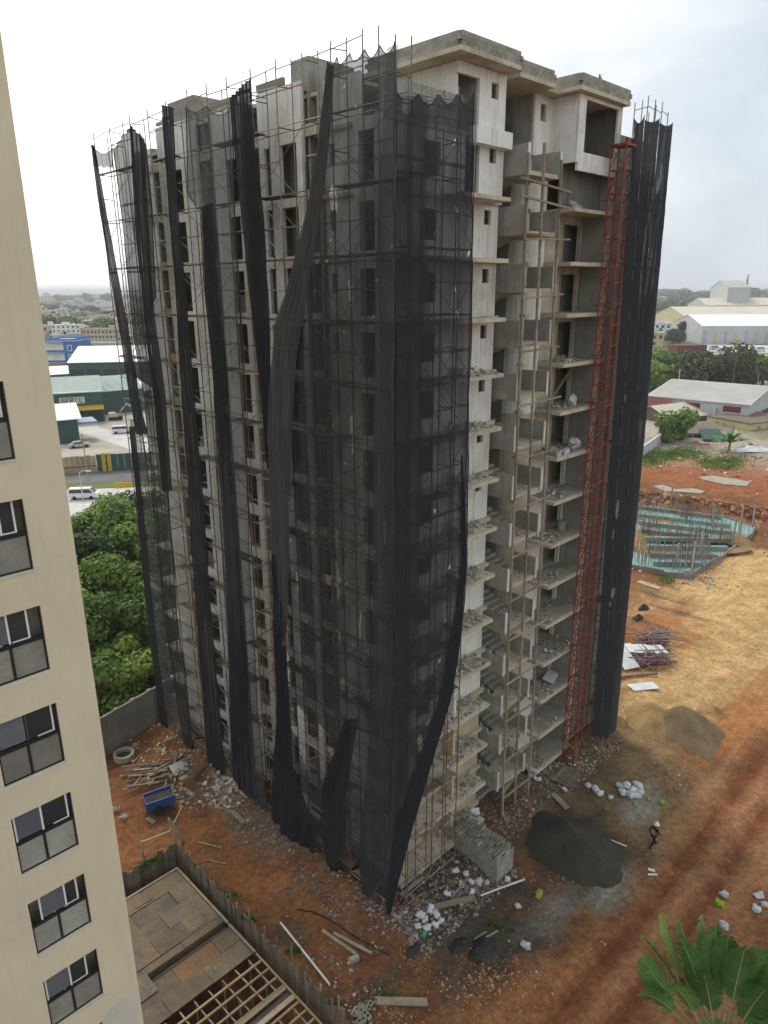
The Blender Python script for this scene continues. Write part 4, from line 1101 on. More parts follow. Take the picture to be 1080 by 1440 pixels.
nets_r = [o for o in COL.objects if o.get('category') == 'net' and 'narrow dark net' in o['label'] or 'last dark net' in o.get('label', '')]
for ni, pts in ((0, ((906, 162), (873, 600), (844, 1035))), (1, ((927, 168), (891, 600), (857, 1040)))):
    q = [onT(x, y, -.14) for x, y in pts]
    for a in range(26):                       # pale dashes painting the light through gaps along the seam
        f = (a + uni(.1, .5)) / 26; g_ = f + uni(.008, .03)
        P_ = lambda f: (interp([(c, z) for c, z in q], q[0][1] + (q[-1][1] - q[0][1]) * f), -.15, q[0][1] + (q[-1][1] - q[0][1]) * f)
        m = MB(); m.tube([P_(f), P_(g_)], .018, 4); part(nets_r[ni], 'seam_light_dash', m, 'board')
for x, y, rx, ry in ((868, 716, .22, .75), (862, 752, .1, .45), (862, 834, .3, .4), (858, 850, .14, .2), (929, 248, .16, .7), (925, 262, .2, .4), (879, 560, .1, .3)):
    s, z = onT(x, y, -.16); m = MB(); n = 14
    m.add([(s, -.16, z)] + [(s + rx * math.cos(a) * (1 + .35 * nz3(math.cos(a) * 2, math.sin(a) * 2, x)), -.16, z + ry * math.sin(a) * (1 + .35 * nz3(math.cos(a), math.sin(a), y))) for a in np.linspace(0, 2 * math.pi, n + 1)[:-1]], [(0, 1 + (i + 1) % n, 1 + i) for i in range(n)])
    part(nets_r[2] if x > 900 else nets_r[1], 'plaster_splash', m, 'splash')

# ------------------------------------------------------------------ red lattice mast
mast = thing('hoist_mast', 'tall red steel lattice hoist mast beside the dark nets', 'hoist mast', P0, YAW)
S0, S1, T0, T1, ZM = 18.6, 19.5, 0.0, 0.92, 41.7
for s in (S0, S1):
    for t in (T0, T1):
        m = MB(); m.tube([(s, t, 0), (s, t, ZM)], 0.06 if t == T0 else 0.045, 5); part(mast, 'chord', m, 'redsteel')
nseg = 34; dz = ZM / nseg
mm1 = MB(); mm1.beam((S0, T0, 0), (S1, T0, 0), .065, .065); r1 = mm1.mesh('rung', 'redsteel')
mm2 = MB(); mm2.beam((S0, T0, 0), (S0, T1, 0), .05, .05); r2 = mm2.mesh('rung', 'redsteel')
mm3 = MB(); mm3.beam((S0, T0, 0), (S0, T1, dz), .045, .045); d1 = mm3.mesh('diagonal', 'redsteel')
mm4 = MB(); mm4.beam((S0, T1, 0), (S0, T0, dz), .045, .045); d2 = mm4.mesh('diagonal', 'redsteel')
mm5 = MB(); mm5.beam((S1, T1, 0), (S1, T0, dz), .04, .04); d3 = mm5.mesh('diagonal', 'redsteel')
mm6 = MB(); mm6.beam((S0, T1, 0), (S1, T1, dz), .04, .04); d4 = mm6.mesh('diagonal', 'redsteel')
for i in range(nseg):
    z = i * dz
    link('rung', r1, mast, (0, 0, z)); link('rung', r2, mast, (0, 0, z)); link('rung', r1, mast, (0, T1 - T0, z)); link('rung', r2, mast, (S1 - S0, 0, z))
    link('diagonal', d1 if i % 2 else d2, mast, (0, 0, z)); link('diagonal', d3, mast, (0, 0, z)); link('diagonal', d4, mast, (0, 0, z))
m = MB(); m.box(S0 - .1, S1 + .1, T0 - .1, T1 + .1, ZM, ZM + .12); m.box(S0 + .1, S1 - .1, T0, T0 + .1, ZM + .12, ZM + .4); part(mast, 'head_frame', m, 'redsteel')
for i in range(1, 14):
    m = MB(); m.tube([(S1 - .1, T1, i * 3), (S1 - .1, 1.7, i * 3)], .03, 4); part(mast, 'wall_tie', m, 'rust')

# ------------------------------------------------------------------ timber pole scaffold in front of the stair
tim = thing('timber_pole_scaffold', 'spindly scaffold of long timber poles lashed in front of the stair landings', 'scaffold', P0, YAW)
for sa, sb, zt in ((10.0, 10.75, 40.4), (11.36, 12.15, 41.0), (13.0, 13.72, 40.4)):
    z, n = 0.2, 9
    zs = [0.1 + (zt - .1) * i / n for i in range(n + 1)]
    wob = [0] + [uni(-.16, .16) for _ in range(n - 1)] + [0]
    wob = [w * (1 if i < 6 else .35) for i, w in enumerate(wob)]
    for i in range(n):
        p = (sb + (sa - sb) * zs[i] / zt + wob[i], 0.6 + wob[i] * .4, zs[i] - (.5 if i else 0)); q = (sb + (sa - sb) * zs[i + 1] / zt + wob[i + 1], 0.6 + wob[i + 1] * .4, zs[i + 1])
        m = MB(); m.beam(p, q, 0.115, 0.115); part(tim, 'pole', m, 'wood')
for i, k in enumerate(range(1, 15)):
    z = FZ(k) - 1.43 - 0.45 + uni(-.15, .15)
    if z < .5: continue
    s_off = 0.75 * (1 - z / 41)
    m = MB(); m.beam((9.75 + s_off, 0.5, z + uni(-.1, .1)), (13.9 + s_off + uni(-.4, .3), 0.5, z + uni(-.05, .15)), .11, .09); part(tim, 'crosspiece', m, 'wood')
    if i % 2 == 0 and rnd() < .7:
        m = MB(); m.beam((10.0 + s_off, 0.7, z + .25), (12.5 + s_off + uni(-.3, .8), 1.2, z + .3), .22, .05); part(tim, 'plank', m, 'wood')
for z in (38.2, 39.0):
    m = MB(); m.beam((9.3, 0.45, z + .2), (13.9, 0.45, z - .1), .12, .1); part(tim, 'crosspiece', m, 'wood')
m = MB(); m.beam((10.8, 0.6, 6.2), (12.2, 0.6, 3.9), .07, .07); part(tim, 'brace', m, 'wood')
m = MB(); m.beam((10.9, 0.62, 4.1), (12.3, 0.62, 6.0), .07, .07); part(tim, 'brace', m, 'wood')

# ------------------------------------------------------------------ beige apartment block at the left
TB = -3.0
beige = thing('beige_apartment_block', 'smooth beige apartment block with dark framed windows at the left edge', 'building', P0, YAW)
SE = -15.52
sills = [24.1 + 2.96 * j for j in range(-7, 8)]
WC = [(-18.27, -16.63), (-23.4, -21.76), (-28.5, -26.86)]
m = MB(); m.box(-16.63, SE, TB, TB + 0.22, -4.2, 49); m.box(-21.76, -18.27, TB, TB + 0.22, -4.2, 49); m.box(-26.86, -23.4, TB, TB + .22, -4.2, 49); m.box(-36, -28.5, TB, TB + .22, -4.2, 49)
for a, b in WC:
    lo = -4.2
    for z in sills:
        m.box(a, b, TB, TB + 0.22, lo, z); lo = z + 1.93
    m.box(a, b, TB, TB + .22, lo, 49)
m.box(SE - .22, SE, TB + .222, TB + 11, -4.2, 49); m.box(-36, SE, TB + 11.002, TB + 11.2, -4.2, 49); m.box(-36, -35.8, TB + .222, TB + 11, -4.2, 49)
m.box(-36, SE, TB, TB + 11.2, 49.002, 49.3)
part(beige, 'wall', m, 'beige')
for z in sills:
    m = MB(); m.box(-35.7, SE - .23, TB + .23, TB + 10.9, z - 0.95, z - .75); part(beige, 'floor_slab', m, 'concrete')
m = MB(); m.box(-35.7, SE - .23, TB + .85, TB + 1.05, -4, 48.9); part(beige, 'room_wall', m, 'beige')  # pulled close behind the panes so the rooms look lit
for wi, (a, b) in enumerate(WC):
    for j, z in enumerate(sills):
        if wi and not (4 < j < 13): continue
        y0, y1 = TB + 0.07, TB + 0.13
        H = 1.93; mid = z + 1.0; c = (a + b) / 2 - 0.05
        m = MB()
        fw = 0.05
        m.box(a, a + fw, y0, y1, z, z + H); m.box(b - fw, b, y0, y1, z, z + H)
        m.box(a + fw, b - fw, y0, y1, z, z + fw); m.box(a + fw, b - fw, y0, y1, z + H - .03, z + H)
        m.box(a + fw, b - fw, y0 - .005, y1 + .02, mid - .06, mid + .06); m.box(c - .035, c + .035, y0, y1, z + fw, mid - .06)
        w = part(beige, 'window', m, 'frame')
        for x0, x1 in ((a + fw, c - .035), (c + .035, b - fw)):
            m = MB(); m.box(x0, x1, TB + .095, TB + .105, z + fw, mid - .06); part(w, 'pane', m, 'frost')
        # two sliding sashes in the upper half, left wherever the workers left them
        hw = (b - a) / 2
        kind = (j * 5 + 2 + wi) % 4
        pos = {0: (a + fw, b - hw - fw), 1: (a + fw, a + fw + .5), 2: (a + fw + .25, a + hw * .8), 3: (a + fw, c)}[kind]
        for q, x0 in enumerate(pos):
            yy = TB + .085 + q * .022
            x1 = x0 + hw - .06
            m = MB(); m.box(x0 + .035, x1 - .035, yy + .006, yy + .012, mid + .1, z + H - .05); part(w, 'pane', m, 'bluepane' if q == 0 else 'glass')
            for xx in (x0, x1 - .05):
                m = MB(); m.box(xx, xx + .05, yy, yy + .018, mid + .06, z + H - .03); part(w, 'sash_stile', m, 'alum' if (q or kind) else 'frame')
            if q: 
                m = MB(); m.box(x0 + .3, x1 - .04, yy, yy + .018, mid + .06, mid + .095); part(w, 'sash_rail', m, 'alum')
        m = MB(); m.box(a - .01, b + .03, TB - .02, TB + .06, z - .05, z - .002); part(beige, 'window_sill', m, 'primer')
pp = [onT(x, y, TB) for x, y in ((138, 1452), (150, 1425), (154, 1418), (163, 1414), (165, 1405), (172, 1402), (179, 1402), (186, 1396), (191.5, 1395.5), (199, 1452))]
m = MB(); n = len(pp)
m.add([(s, TB - .004, z) for s, z in pp] + [(s, TB + .01, z) for s, z in pp], [tuple(range(n)), tuple(range(2 * n - 1, n - 1, -1))] + [(i, i + n, (i + 1) % n + n, (i + 1) % n) for i in range(n)])
part(beige, 'unpainted_patch', m, 'primer')

# ------------------------------------------------------------------ formwork deck in the pit
DZ = -0.6
deck = thing('formwork_deck', 'stained plywood formwork deck over the pit beside the beige block', 'formwork', P0, YAW)
t = 12.95; i = 0
for row, t1 in enumerate([12.95, 11.72, 10.5, 9.27, 8.05, 6.82, 5.83, 4.62]):
    if row == 7: break
    t0 = [11.74, 10.52, 9.29, 8.07, 7.55, 5.85, 4.64][row]
    t1 = [12.95, 11.72, 10.5, 9.27, 8.05, 6.98, 5.83][row]
    s1 = -6.45; s = s1 - (0 if row % 2 == 0 else 1.2) - .01
    edges = [s1]
    while s > -15.4: 
        if s < s1 - .3: edges.append(s)
        s -= 2.44
    edges.append(-15.4)
    for a, b in zip(edges, edges[1:]):
        if a - b < .1: continue
        m = MB(); z = DZ + uni(-.02, .03)
        m.jbox(b + .012, a - .012, t0, t1, z - .02, z, .004)
        part(deck, 'plywood_sheet', m, 'plyor' if rnd() < .1 else 'ply')
for s0, s1, t0, t1, z in ((-12.6, -11.2, 6.3, 7.7, DZ + .06), (-8.2, -7.2, 8.2, 9.4, DZ + .05), (-9.6, -8.6, 11.9, 12.5, DZ + .05)):
    m = MB(); m.jbox(s0, s1, t0, t1, z - .02, z, .02); part(deck, 'loose_plywood', m, 'ply')
m = MB(); m.box(-15.4, -6.45, 7.0, 7.53, DZ - .45, DZ - .42); part(deck, 'beam_trough', m, 'greywood')
for tt in (6.99, 7.53): 
    m = MB(); m.box(-12, -6.45, tt - .015, tt + .015, DZ - .42, DZ + .05); part(deck, 'trough_side', m, 'ply')
m = MB(); m.beam((-6.35, 13.1, DZ), (-6.35, 7.3, DZ + .03), .14, .08); part(deck, 'edge_beam', m, 'wood')
m = MB(); m.beam((-6.35, 7.2, DZ), (-6.35, 4.6, DZ + .03), .14, .08); part(deck, 'edge_beam', m, 'wood')
m = MB(); m.beam((-6.35, 4.5, DZ), (-6.35, -7, DZ), .08, .12); part(deck, 'edge_beam', m, 'newwood')
m = MB(); m.beam((-6.4, 13.0, DZ + .02), (-15, 13.0, DZ + .02), .12, .1); part(deck, 'edge_beam', m, 'wood')
for tt in (4.0, 3.35, 2.65, 2.02, 0.72, 0.1, -.55, -1.2, -1.9, -2.6, -3.3):
    m = MB(); m.beam((-15.3, tt + uni(-.05, .05), DZ - .06), (-6.4, tt + uni(-.04, .04), DZ - .06), .085, .1); part(deck, 'joist', m, 'newwood')
for a, b in ((-0.02, 0),):
    pass
for s in np.arange(-15, -6.5, 0.82):
    for t0, t1 in ((2.0, 4.6), (-3.4, 0.75)):
        m = MB(); m.beam((s + uni(-.06, .06), t0, DZ - .17), (s + uni(-.06, .06), t1, DZ - .17), .07, .09); part(deck, 'bearer', m, 'wood')
for t0, t1, z in ((1.72, 1.95, DZ - .02), (1.28, 1.7, DZ - .3), (0.98, 1.26, DZ - .01)):
    m = MB(); m.jbox(-15.3, -6.4, t0, t1, z - .03, z, .015); part(deck, 'beam_board', m, 'greywood' if t0 > 1.1 and t0 < 1.5 else 'wood')
for s in np.arange(-15, -6.4, 1.64):
    for tt in (4.5, 3.0, 0.5, -1.2):
        m = MB(); m.beam((s, tt, -4.2), (s, tt, DZ - .2), .08, .08); part(deck, 'prop', m, 'wood')
for q in range(5):
    m = MB(); s, tt = uni(-12, -7.5), uni(5, 12); a = uni(0, 3.1); d = uni(.2, .6)
    m.beam((s, tt, DZ + .05), (s + math.cos(a) * d, tt + math.sin(a) * d, DZ + .06), .06, .04); part(deck, 'offcut', m, 'wood')
# retaining fence of upright boards
fence = thing('board_fence', 'ragged fence of upright grey boards holding back the soil round the pit', 'fence', P0, YAW)
t = 14.2
while t > -7.5:
    w = uni(.15, .26); top = uni(.12, .45) + (uni(.1, .6) if rnd() < .3 else 0)
    m = MB(); th_ = uni(-.03, .03)
    m.jbox(-5.83 + th_, -5.78 + th_, t - w, t - .012, -1.9, top, .02); part(fence, 'board', m, 'greywood'); t -= w
s = -5.9
while s > -15.4:
    w = uni(.16, .26); m = MB(); m.jbox(s - w, s - .012, 14.02, 14.07, -1.9, uni(.1, .5), .02); part(fence, 'board', m, 'greywood'); s -= w
for tt in np.arange(13.4, -7, -1.25):
    m = MB(); h = uni(.5, 1.25); m.beam((-5.72, tt, -1.5), (-5.68 + uni(-.1, .1), tt + uni(-.1, .1), h), .11, .07); part(fence, 'stake', m, 'wood' if rnd() < .4 else 'greywood')
m = MB(); m.beam((-6.0, 14.3, 1.15), (-4.3, 15.6, 1.35), .09, .09); part(fence, 'rail', m, 'wood')
m = MB(); m.beam((-6.0, 14.3, 1.2), (-7.6, 14.9, 1.0), .08, .08); part(fence, 'rail', m, 'wood')
for a, b in (((-5.6, 14.2, -.3), (-5.9, 14.4, 2.1)), ((-5.2, 14.1, 0), (-5.8, 14.3, 1.9)), ((-7.6, 14.9, 0), (-7.6, 14.9, 1.1))):
    m = MB(); m.beam(a, b, .1, .1); part(fence, 'corner_post', m, 'wood')

# ------------------------------------------------------------------ heaps, rubble and odds and ends on the site
def heap(name, label, px, py, rs, rt, h, m, n=0.25, rz=0, sharp=1.0, cat='sand heap'):
    p = GH(px, py); mb = MB(); N, K = 64, 20; sd = uni(0, 50)
    for i in range(K + 1):
        r = i / K
        for k in range(N):
            a = 2 * math.pi * k / N
            w = 1 + n * nz3(math.cos(a) * 1.2, math.sin(a) * 1.2, sd) + .07 * nz3(math.cos(a) * 5, math.sin(a) * 5, sd) * r
            x, y = rs * r * w * math.cos(a), rt * r * w * math.sin(a)
            z = h * (1 - r ** sharp) * (1 + .22 * nz3(x * .7, y * .7, sd)) + .07 * nz3(x * 2.5, y * 2.5, sd) + .05 * abs(nz3(math.atan2(y, x) * 5, r * .6, sd)) * h * (r > .1) - 0.3 * r ** 2.5
            mb.v.append((x, y, z))
    for i in range(K):
        for k in range(N):
            a, b = i * N + k, i * N + (k + 1) % N
            mb.f.append((a, a + N, b + N, b))
    return solo(name, mb, m, label, cat, p, YAW + rz, smooth=True)
heap('sand_heap', 'wide low heap of dark grey sand spread beside the walking worker', 806, 1193, 3.0, 4.0, 1.3, 'darksand', .2, 0.0, 1.35)
heap('sand_heap', 'steep brown sand cone standing beyond the dark nets', 956, 1028, 3.7, 3.3, 2.3, 'greysand', .3, 0.3, 1.05)
heap('sand_heap', 'grooved yellow sand bank on the left side of the steep brown cone', 918, 1018, 3.6, 3.0, 1.6, 'sand', .3, .5, 1.1)
heap('sand_heap', 'small orange soil heap at the corner of the teal foundation', 1035, 765, 3.0, 2.6, 1.5, 'sand', .3, 0, 1.1)

# broken rubble spread round the tower foot
it = []
def chunk_at(s, t, r, c): it.append((*W(s, t).to_2d(), hgt(s, t) + r * .25, r, c))
def scat(n, s0, s1, t0, t1, r0, r1, cols):
    cc = [(uni(s0, s1), uni(t0, t1), uni(.25, .9)) for _q in range(max(2, n // 55))]
    for _ in range(n):
        s, t = uni(s0, s1), uni(t0, t1)
        if rnd() < .62:
            q = random.choice(cc); s, t = random.gauss(q[0], q[2]), random.gauss(q[1], q[2])
            if not (s0 - .3 < s < s1 + .3 and t0 - .3 < t < t1 + .3): continue
        r = r0 + (r1 - r0) * rnd() ** 2.5
        if -5.9 > s and t < 14.2: continue
        chunk_at(s, t, r, random.choice(cols))
SOIL = [(0.34, 0.20, 0.11), (0.27, 0.14, 0.07), (0.40, 0.27, 0.16), (0.45, 0.40, 0.33)]
CKD = [tuple(v * .6 for v in c) for c in CK] + [(0.17, 0.155, 0.13)] * 4 + [(0.2, 0.12, 0.07)] * 2
scat(1700, -2.2, 0.4, -0.8, 14, .02, .13, CKD)
scat(450, -2.0, 1.0, 14, 18, .04, .22, CK)
scat(700, -3.5, 0.5, 16, 27, .03, .16, CK[:5] + SOIL)
scat(3000, -0.5, 8, -2.6, 1.0, .02, .14, CKD + CKD + [(0.40, 0.39, 0.37)])
scat(1600, 8, 17.5, -0.8, 2.0, .02, .14, CKD)
scat(600, 16, 23, -1.5, 1.5, .03, .14, CK + SOIL)
scat(420, -5.4, -1.5, -3.5, 14, .015, .07, SOIL + CKD)
scat(500, -5.5, 1.5, -5.5, -1.5, .02, .08, [(0.30, 0.15, 0.07), (0.22, 0.1, 0.05), (0.35, 0.2, 0.1)])
scat(420, -1.5, 3.2, -8.6, -5.2, .03, .10, [(0.34, 0.17, 0.08), (0.28, 0.13, 0.06), (0.4, 0.23, 0.12)])
scat(300, -5.5, -3.2, -4, 2, .02, .11, CKD + SOIL)
scat(220, 2, 14, -9, -3, .02, .08, CK + SOIL)
scat(240, 14, 60, -14, 6, .03, .12, SOIL + CK[:3])
scat(420, 7.5, 15.5, -8.5, 0.5, .015, .06, [(0.07, 0.063, 0.05), (0.1, 0.09, 0.07), (0.14, 0.11, 0.08)])
scat(160, 34, 80, -6, 10, .04, .14, SOIL)
scat(500, 56, 74, 6, 20, .05, .22, SOIL + CK[:2]); scat(250, 74, 100, 2, 22, .06, .26, SOIL)
scat(500, 98, 140, 14, 40, .08, .4, [(0.40, 0.16, 0.07), (0.45, 0.24, 0.12), (0.3, 0.11, 0.05), (0.5, 0.45, 0.38)])
b = bank(Vector((0, 0, 0)))
for _ in range(1300):                        # lumpy face of the bank
    u = uni(-5, 75); v = uni(-.8, 2.3); p = _b0 + _bd * u + _bn * v; s, t = loc(p)
    it.append((p.x, p.y, hgt(s, t), .12 + .45 * rnd() ** 2, random.choice([(0.36, 0.15, 0.07), (0.28, 0.10, 0.05), (0.42, 0.24, 0.12), (0.2, 0.09, 0.05)])))
solo('rubble', chunk_mesh('rubble', it), None, 'broken concrete, stones and clods scattered over the site', 'rubble', kind='stuff')

# sacks
def sack_mesh(sd, L=.36, Wd=.27, H=.2):
    mb = MB(); N, K = 16, 12
    for i in range(K + 1):
        th = math.pi * i / K
        for k in range(N):
            a = 2 * math.pi * k / N
            e = lambda v, p: math.copysign(abs(v) ** p, v)
            x = L * e(math.cos(th), .6); rr = max(.03, math.sin(th)) ** .55
            y, z = Wd * rr * e(math.cos(a), .8), H * rr * e(math.sin(a), .8)
            d = 1 + .5 * nz3(x * 4.0 + sd, y * 5, z * 5) + .22 * nz3(x * 10 + sd, y * 11, z * 11)
            mb.v.append((x * d, y * d, z * d + H * .85))
    for i in range(K):
        for k in range(N):
            a, b = i * N + k, i * N + (k + 1) % N
            mb.f.append((a, b, b + N, a + N))
    return mb.mesh('white_sack', 'sack', True)
SM = [sack_mesh(i * 7.3, uni(.30, .42), uni(.24, .34), uni(.18, .27)) for i in range(6)]
def sack(px, py, label, group=None, sc_=1.0, dz=0.0, m=None):
    o = solo('sack', random.choice(SM), None, label, 'sack', GH(px, py, dz), uni(0, 6.28), group)
    o.rotation_euler[1] = uni(-.3, .3)
    o.scale = (sc_ * uni(.6, .8),) * 3
    return o
g = 'white sacks in the litter at the tower corner'
for x, y, dz in ((592, 1288, 0), (605, 1283, .1), (598, 1297, .1), (613, 1292, .25), (612, 1302, 0), (588, 1303, 0), (601, 1307, 0), (620, 1299, .1)):
    sack(x, y, 'white sack in the cluster on the orange soil at the tower corner', g, .85, dz)
g = 'white sacks below the block stack'
for x, y, dz in ((648, 1245, 0), (662, 1243, .1), (674, 1241, 0), (684, 1243, .05), (664, 1255, 0), (628, 1258, 0), (655, 1232, .1), (641, 1228, .1), (713, 1240, .1)):
    sack(x, y, 'white sack among rubble below the concrete block stack', g, .8, dz)
sack(666, 1178, 'long white sack lying on top of the concrete block stack', None, 1.2, 1.9)
sack(739, 1332, 'single plump white sack alone on the dark mud', None, 1.15)
sack(728, 1276, 'crumpled white sack between the white pipe and the lime bag', None, .75)
g = 'white sacks on the brown sand'
for x, y, dz in ((872, 1108, 0), (880, 1110, .2), (889, 1114, 0), (876, 1118, .1), (886, 1122, .1), (897, 1108, 0), (899, 1117, 0), (893, 1121, .05)):
    sack(x, y, 'white sack in the pile on the brown sand behind the worker', g, 1.15, dz)
g = 'pale sacks nearer the tower on the brown sand'
for x, y in ((828, 1106), (837, 1112), (843, 1117)): sack(x, y, 'pale sack in the loose row on the sand near the red mast', g, .95)
sack(858, 1122, 'small white sack alone between two groups on the sand', None, .7)
g = 'white bags by the timber pole feet'
for x, y in ((752, 1096), (757, 1099), (793, 1113), (748, 1092)): sack(x, y, 'torn white bag in the rubble by the timber pole feet', g, .8, .1)
o = sack(758, 1260, 'bright lime green sack on the mud near the white pipe', None, .95); o.data = o.data.copy(); o.data.materials[0] = M['lime']
o = sack(596, 1315, 'green plastic bag under the white sacks at the corner', None, .8); o.data = o.data.copy(); o.data.materials[0] = M['green']
g = 'yellow-green rags beside the white sack pile'
for x, y in ((912, 1125), (930, 1130), (893, 1134)):
    o = sack(x, y, 'yellow-green rag on the sand beside the white sack pile', g, .7); o.data = o.data.copy(); o.data.materials[0] = M['lime']
o = sack(1011, 1272, 'olive green sack lying on the haul road above the palm', None, 1.1); o.data = o.data.copy(); o.data.materials[0] = M['lime']
sack(1018, 1260, 'cream rag beside the olive sack on the haul road', None, .9)
sack(1017, 1304, 'white bag on the red soil just behind the palm tips', None, 1.0)
g = 'pale litter at the right edge behind the palm'
for x, y in ((1068, 1262), (1076, 1275), (1063, 1280)): sack(x, y, 'pale litter bag at the right edge behind the palm', g, .9)
for lab, x, y, r in (('left black plastic sheet crumpled on the dark mud', 645, 1330, .55), ('right black plastic sheet crumpled on the dark mud', 675, 1334, .75), ('small black plastic scrap on the orange soil below the sacks', 580, 1336, .4), ('dark boulder on the yellow soil beyond the nets', 897, 870, .6), ('dark lump beside the scrap frames beyond the nets', 905, 856, .7)):
    mb = MB(); N = 14; mb.v.append((0, 0, .14))
    for i in range(1, 4):
        for k in range(N):
            a = 2 * math.pi * k / N; w = r * i / 3 * (1 + .5 * nz3(math.cos(a) * 2, math.sin(a) * 2, x))
            mb.v.append((w * 1.3 * math.cos(a), w * .7 * math.sin(a), (.16 if 'lump' not in lab and 'boulder' not in lab else .5) * (1 - (i / 3) ** 2) + .05 * nz3(i, k * .7, y) * (i < 3)))
    for k in range(N): mb.f.append((0, 1 + k, 1 + (k + 1) % N))
    for i in range(2):
        for k in range(N): a, b = 1 + i * N + k, 1 + i * N + (k + 1) % N; mb.f.append((a, a + N, b + N, b))
    solo('plastic_sheet' if 'plastic' in lab else 'boulder', mb, 'blacktarp', lab, 'plastic sheet' if 'plastic' in lab else 'boulder', GH(x, y, .03), YAW)

# planks, pipes and poles on the ground
def lying(name, label, cat, a, b, w, h, m, dz=0.06, group=None, dz2=None):
    p, q = GH(*a, dz), GH(*b, dz if dz2 is None else dz2)
    c = (p + q) / 2; mb = MB(); mb.beam(p - c, q - c, w, h)
    return solo(name, mb, m, label, cat, c, 0, group)
def lying_pipe(name, label, cat, a, b, r, m, dz=0.08, dz2=None):
    p, q = GH(*a, dz), GH(*b, dz if dz2 is None else dz2); c = (p + q) / 2
    mb = MB(); mb.tube([p - c, (q - p) * .05 + Vector((0, 0, .01)), q - c], r, 8); return solo(name, mb, m, label, cat, c)
lying('plank', 'broad grey scaffold plank lying at the bottom edge of the picture', 'plank', (530, 1409), (601, 1411), .42, .09, 'wood', .08)
lying('plank', 'upper of two thin planks lying side by side on the red soil', 'plank', (469, 1313), (523, 1342), .17, .06, 'wood')
lying('plank', 'lower of two thin planks lying side by side on the red soil', 'plank', (453, 1309), (500, 1342), .17, .06, 'wood')
lying('plank', 'loose pale board sticking out of the rubble below the wide sheer net', 'plank', (313, 1131), (344, 1160), .32, .06, 'wood', .15)
lying('plank', 'long broad brown board in front of the white sacks', 'plank', (610, 1278), (668, 1264), .36, .08, 'wood', .12)
lying('plank', 'wide stained board on the rubble under the wooden platform', 'plank', (777, 1118), (798, 1140), .42, .06, 'wood', .15)
lying('plank', 'left of two short slats on the dark mud', 'plank', (667, 1322), (684, 1311), .09, .05, 'wood')
lying('plank', 'right of two short slats on the dark mud', 'plank', (676, 1324), (700, 1310), .11, .05, 'wood')
lying('plank', 'yellowish stick leaning in the litter left of the white sacks', 'plank', (564, 1282), (596, 1259), .08, .06, 'wood', .2)
lying('plank', 'stick half buried in rubble between the sacks and the blocks', 'plank', (637, 1263), (653, 1244), .12, .07, 'wood', .2)
lying('plank', 'small plank on red soil below the blue skip', 'plank', (207, 1151), (217, 1158), .3, .05, 'wood')
lying('plank', 'thin branch lying on soil near the fence corner', 'stick', (277, 1185), (311, 1193), .06, .05, 'wood')
lying('plank', 'pale stick lying on soil beside the board fence', 'stick', (288, 1210), (318, 1216), .05, .05, 'newwood')
lying('plank', 'twig on the red soil right of the fence', 'stick', (385, 1256), (408, 1246), .04, .04, 'wood')
lying('plank', 'pale board beside the foundation formwork on yellow soil', 'plank', (898, 818), (928, 828), .9, .06, 'wood', .05)
lying_pipe('pipe', 'long pale pipe leaning along the board fence', 'pipe', (395, 1305), (464, 1387), .06, 'pipewhite', .4, .1)
lying_pipe('pipe', 'thin white pipe propped in front of the block stack', 'pipe', (676, 1264), (737, 1246), .055, 'pipewhite', .25, .5)
lying_pipe('pipe', 'thin pale pole lying on the dark sand heap', 'pipe', (844, 1182), (881, 1193), .04, 'pipewhite', .35, .15)
lying('plank', 'upper short white board at the foot of the dark sand', 'board', (911, 1223), (921, 1226), .2, .05, 'pipewhite')
lying('plank', 'lower short white board at the foot of the dark sand', 'board', (911, 1231), (924, 1231), .14, .05, 'pipewhite')
# hose snaking over the soil
pts = [GH(x, y, .04) for x, y in ((418, 1280), (440, 1283), (462, 1293), (490, 1312), (520, 1330), (548, 1344))]
mb = MB(); mb.tube(pts, .035, 5); solo('hose', mb, 'blacktarp', 'thin dark hose curving over the red soil right of the fence', 'hose')
# wooden platform near the mast foot
pl = thing('wooden_platform', 'low wooden platform of grey boards at the foot of the red mast', 'platform', W(17.2, -0.3, 0.55), YAW + .1)
for i in range(7):
    m = MB(); m.jbox(-1.0, 1.0, -.9 + i * .26, -.66 + i * .26, .0, .05, .01); part(pl, 'board', m, 'greywood')
for x in (-.9, .9):
    for y in (-.8, .75):
        m = MB(); m.box(x - .05, x + .05, y - .05, y + .05, -.7, -.003); part(pl, 'leg', m, 'wood')
# stack of concrete blocks
st = thing('block_stack', 'neat stack of hollow concrete blocks beside the lowest ledge', 'block stack', W(7.05, -.2, 0.0), YAW)
bmB = MB()                                   # one hollow block: shell with two cells
for a in ((-.2, .2, -.1, -.07), (-.2, .2, .07, .1), (-.2, -.17, -.068, .068), (-.015, .015, -.068, .068), (.17, .2, -.068, .068)): bmB.box(*a, 0, .19)
bmesh_hollow = bmB.mesh('concrete_block', 'block')
bmS = MB(); bmS.box(-.2, .2, -.1, .1, 0, .19); bmesh_solid = bmS.mesh('concrete_block', 'block')
zb = 0.15
for L in range(10):
    nx, ny = 4, 19
    for i in range(nx):
        for j in range(ny):
            if L > 6 and (i > 5 - (L - 6) or j > 18 - (L - 6) * 2) and rnd() < .8: continue
            top = L >= 6
            if not top and 0 < i < nx - 1 and 0 < j < ny - 1: continue
            if L > 7 and rnd() < .35 * (L - 7): continue
            link('concrete_block', bmesh_hollow if top else bmesh_solid, st, (-.62 + i * .415 + uni(-.012, .012), -2.0 + j * .212 + uni(-.01, .01), zb + L * .193), uni(-.04, .04))
gb = 'loose concrete blocks round the stack'
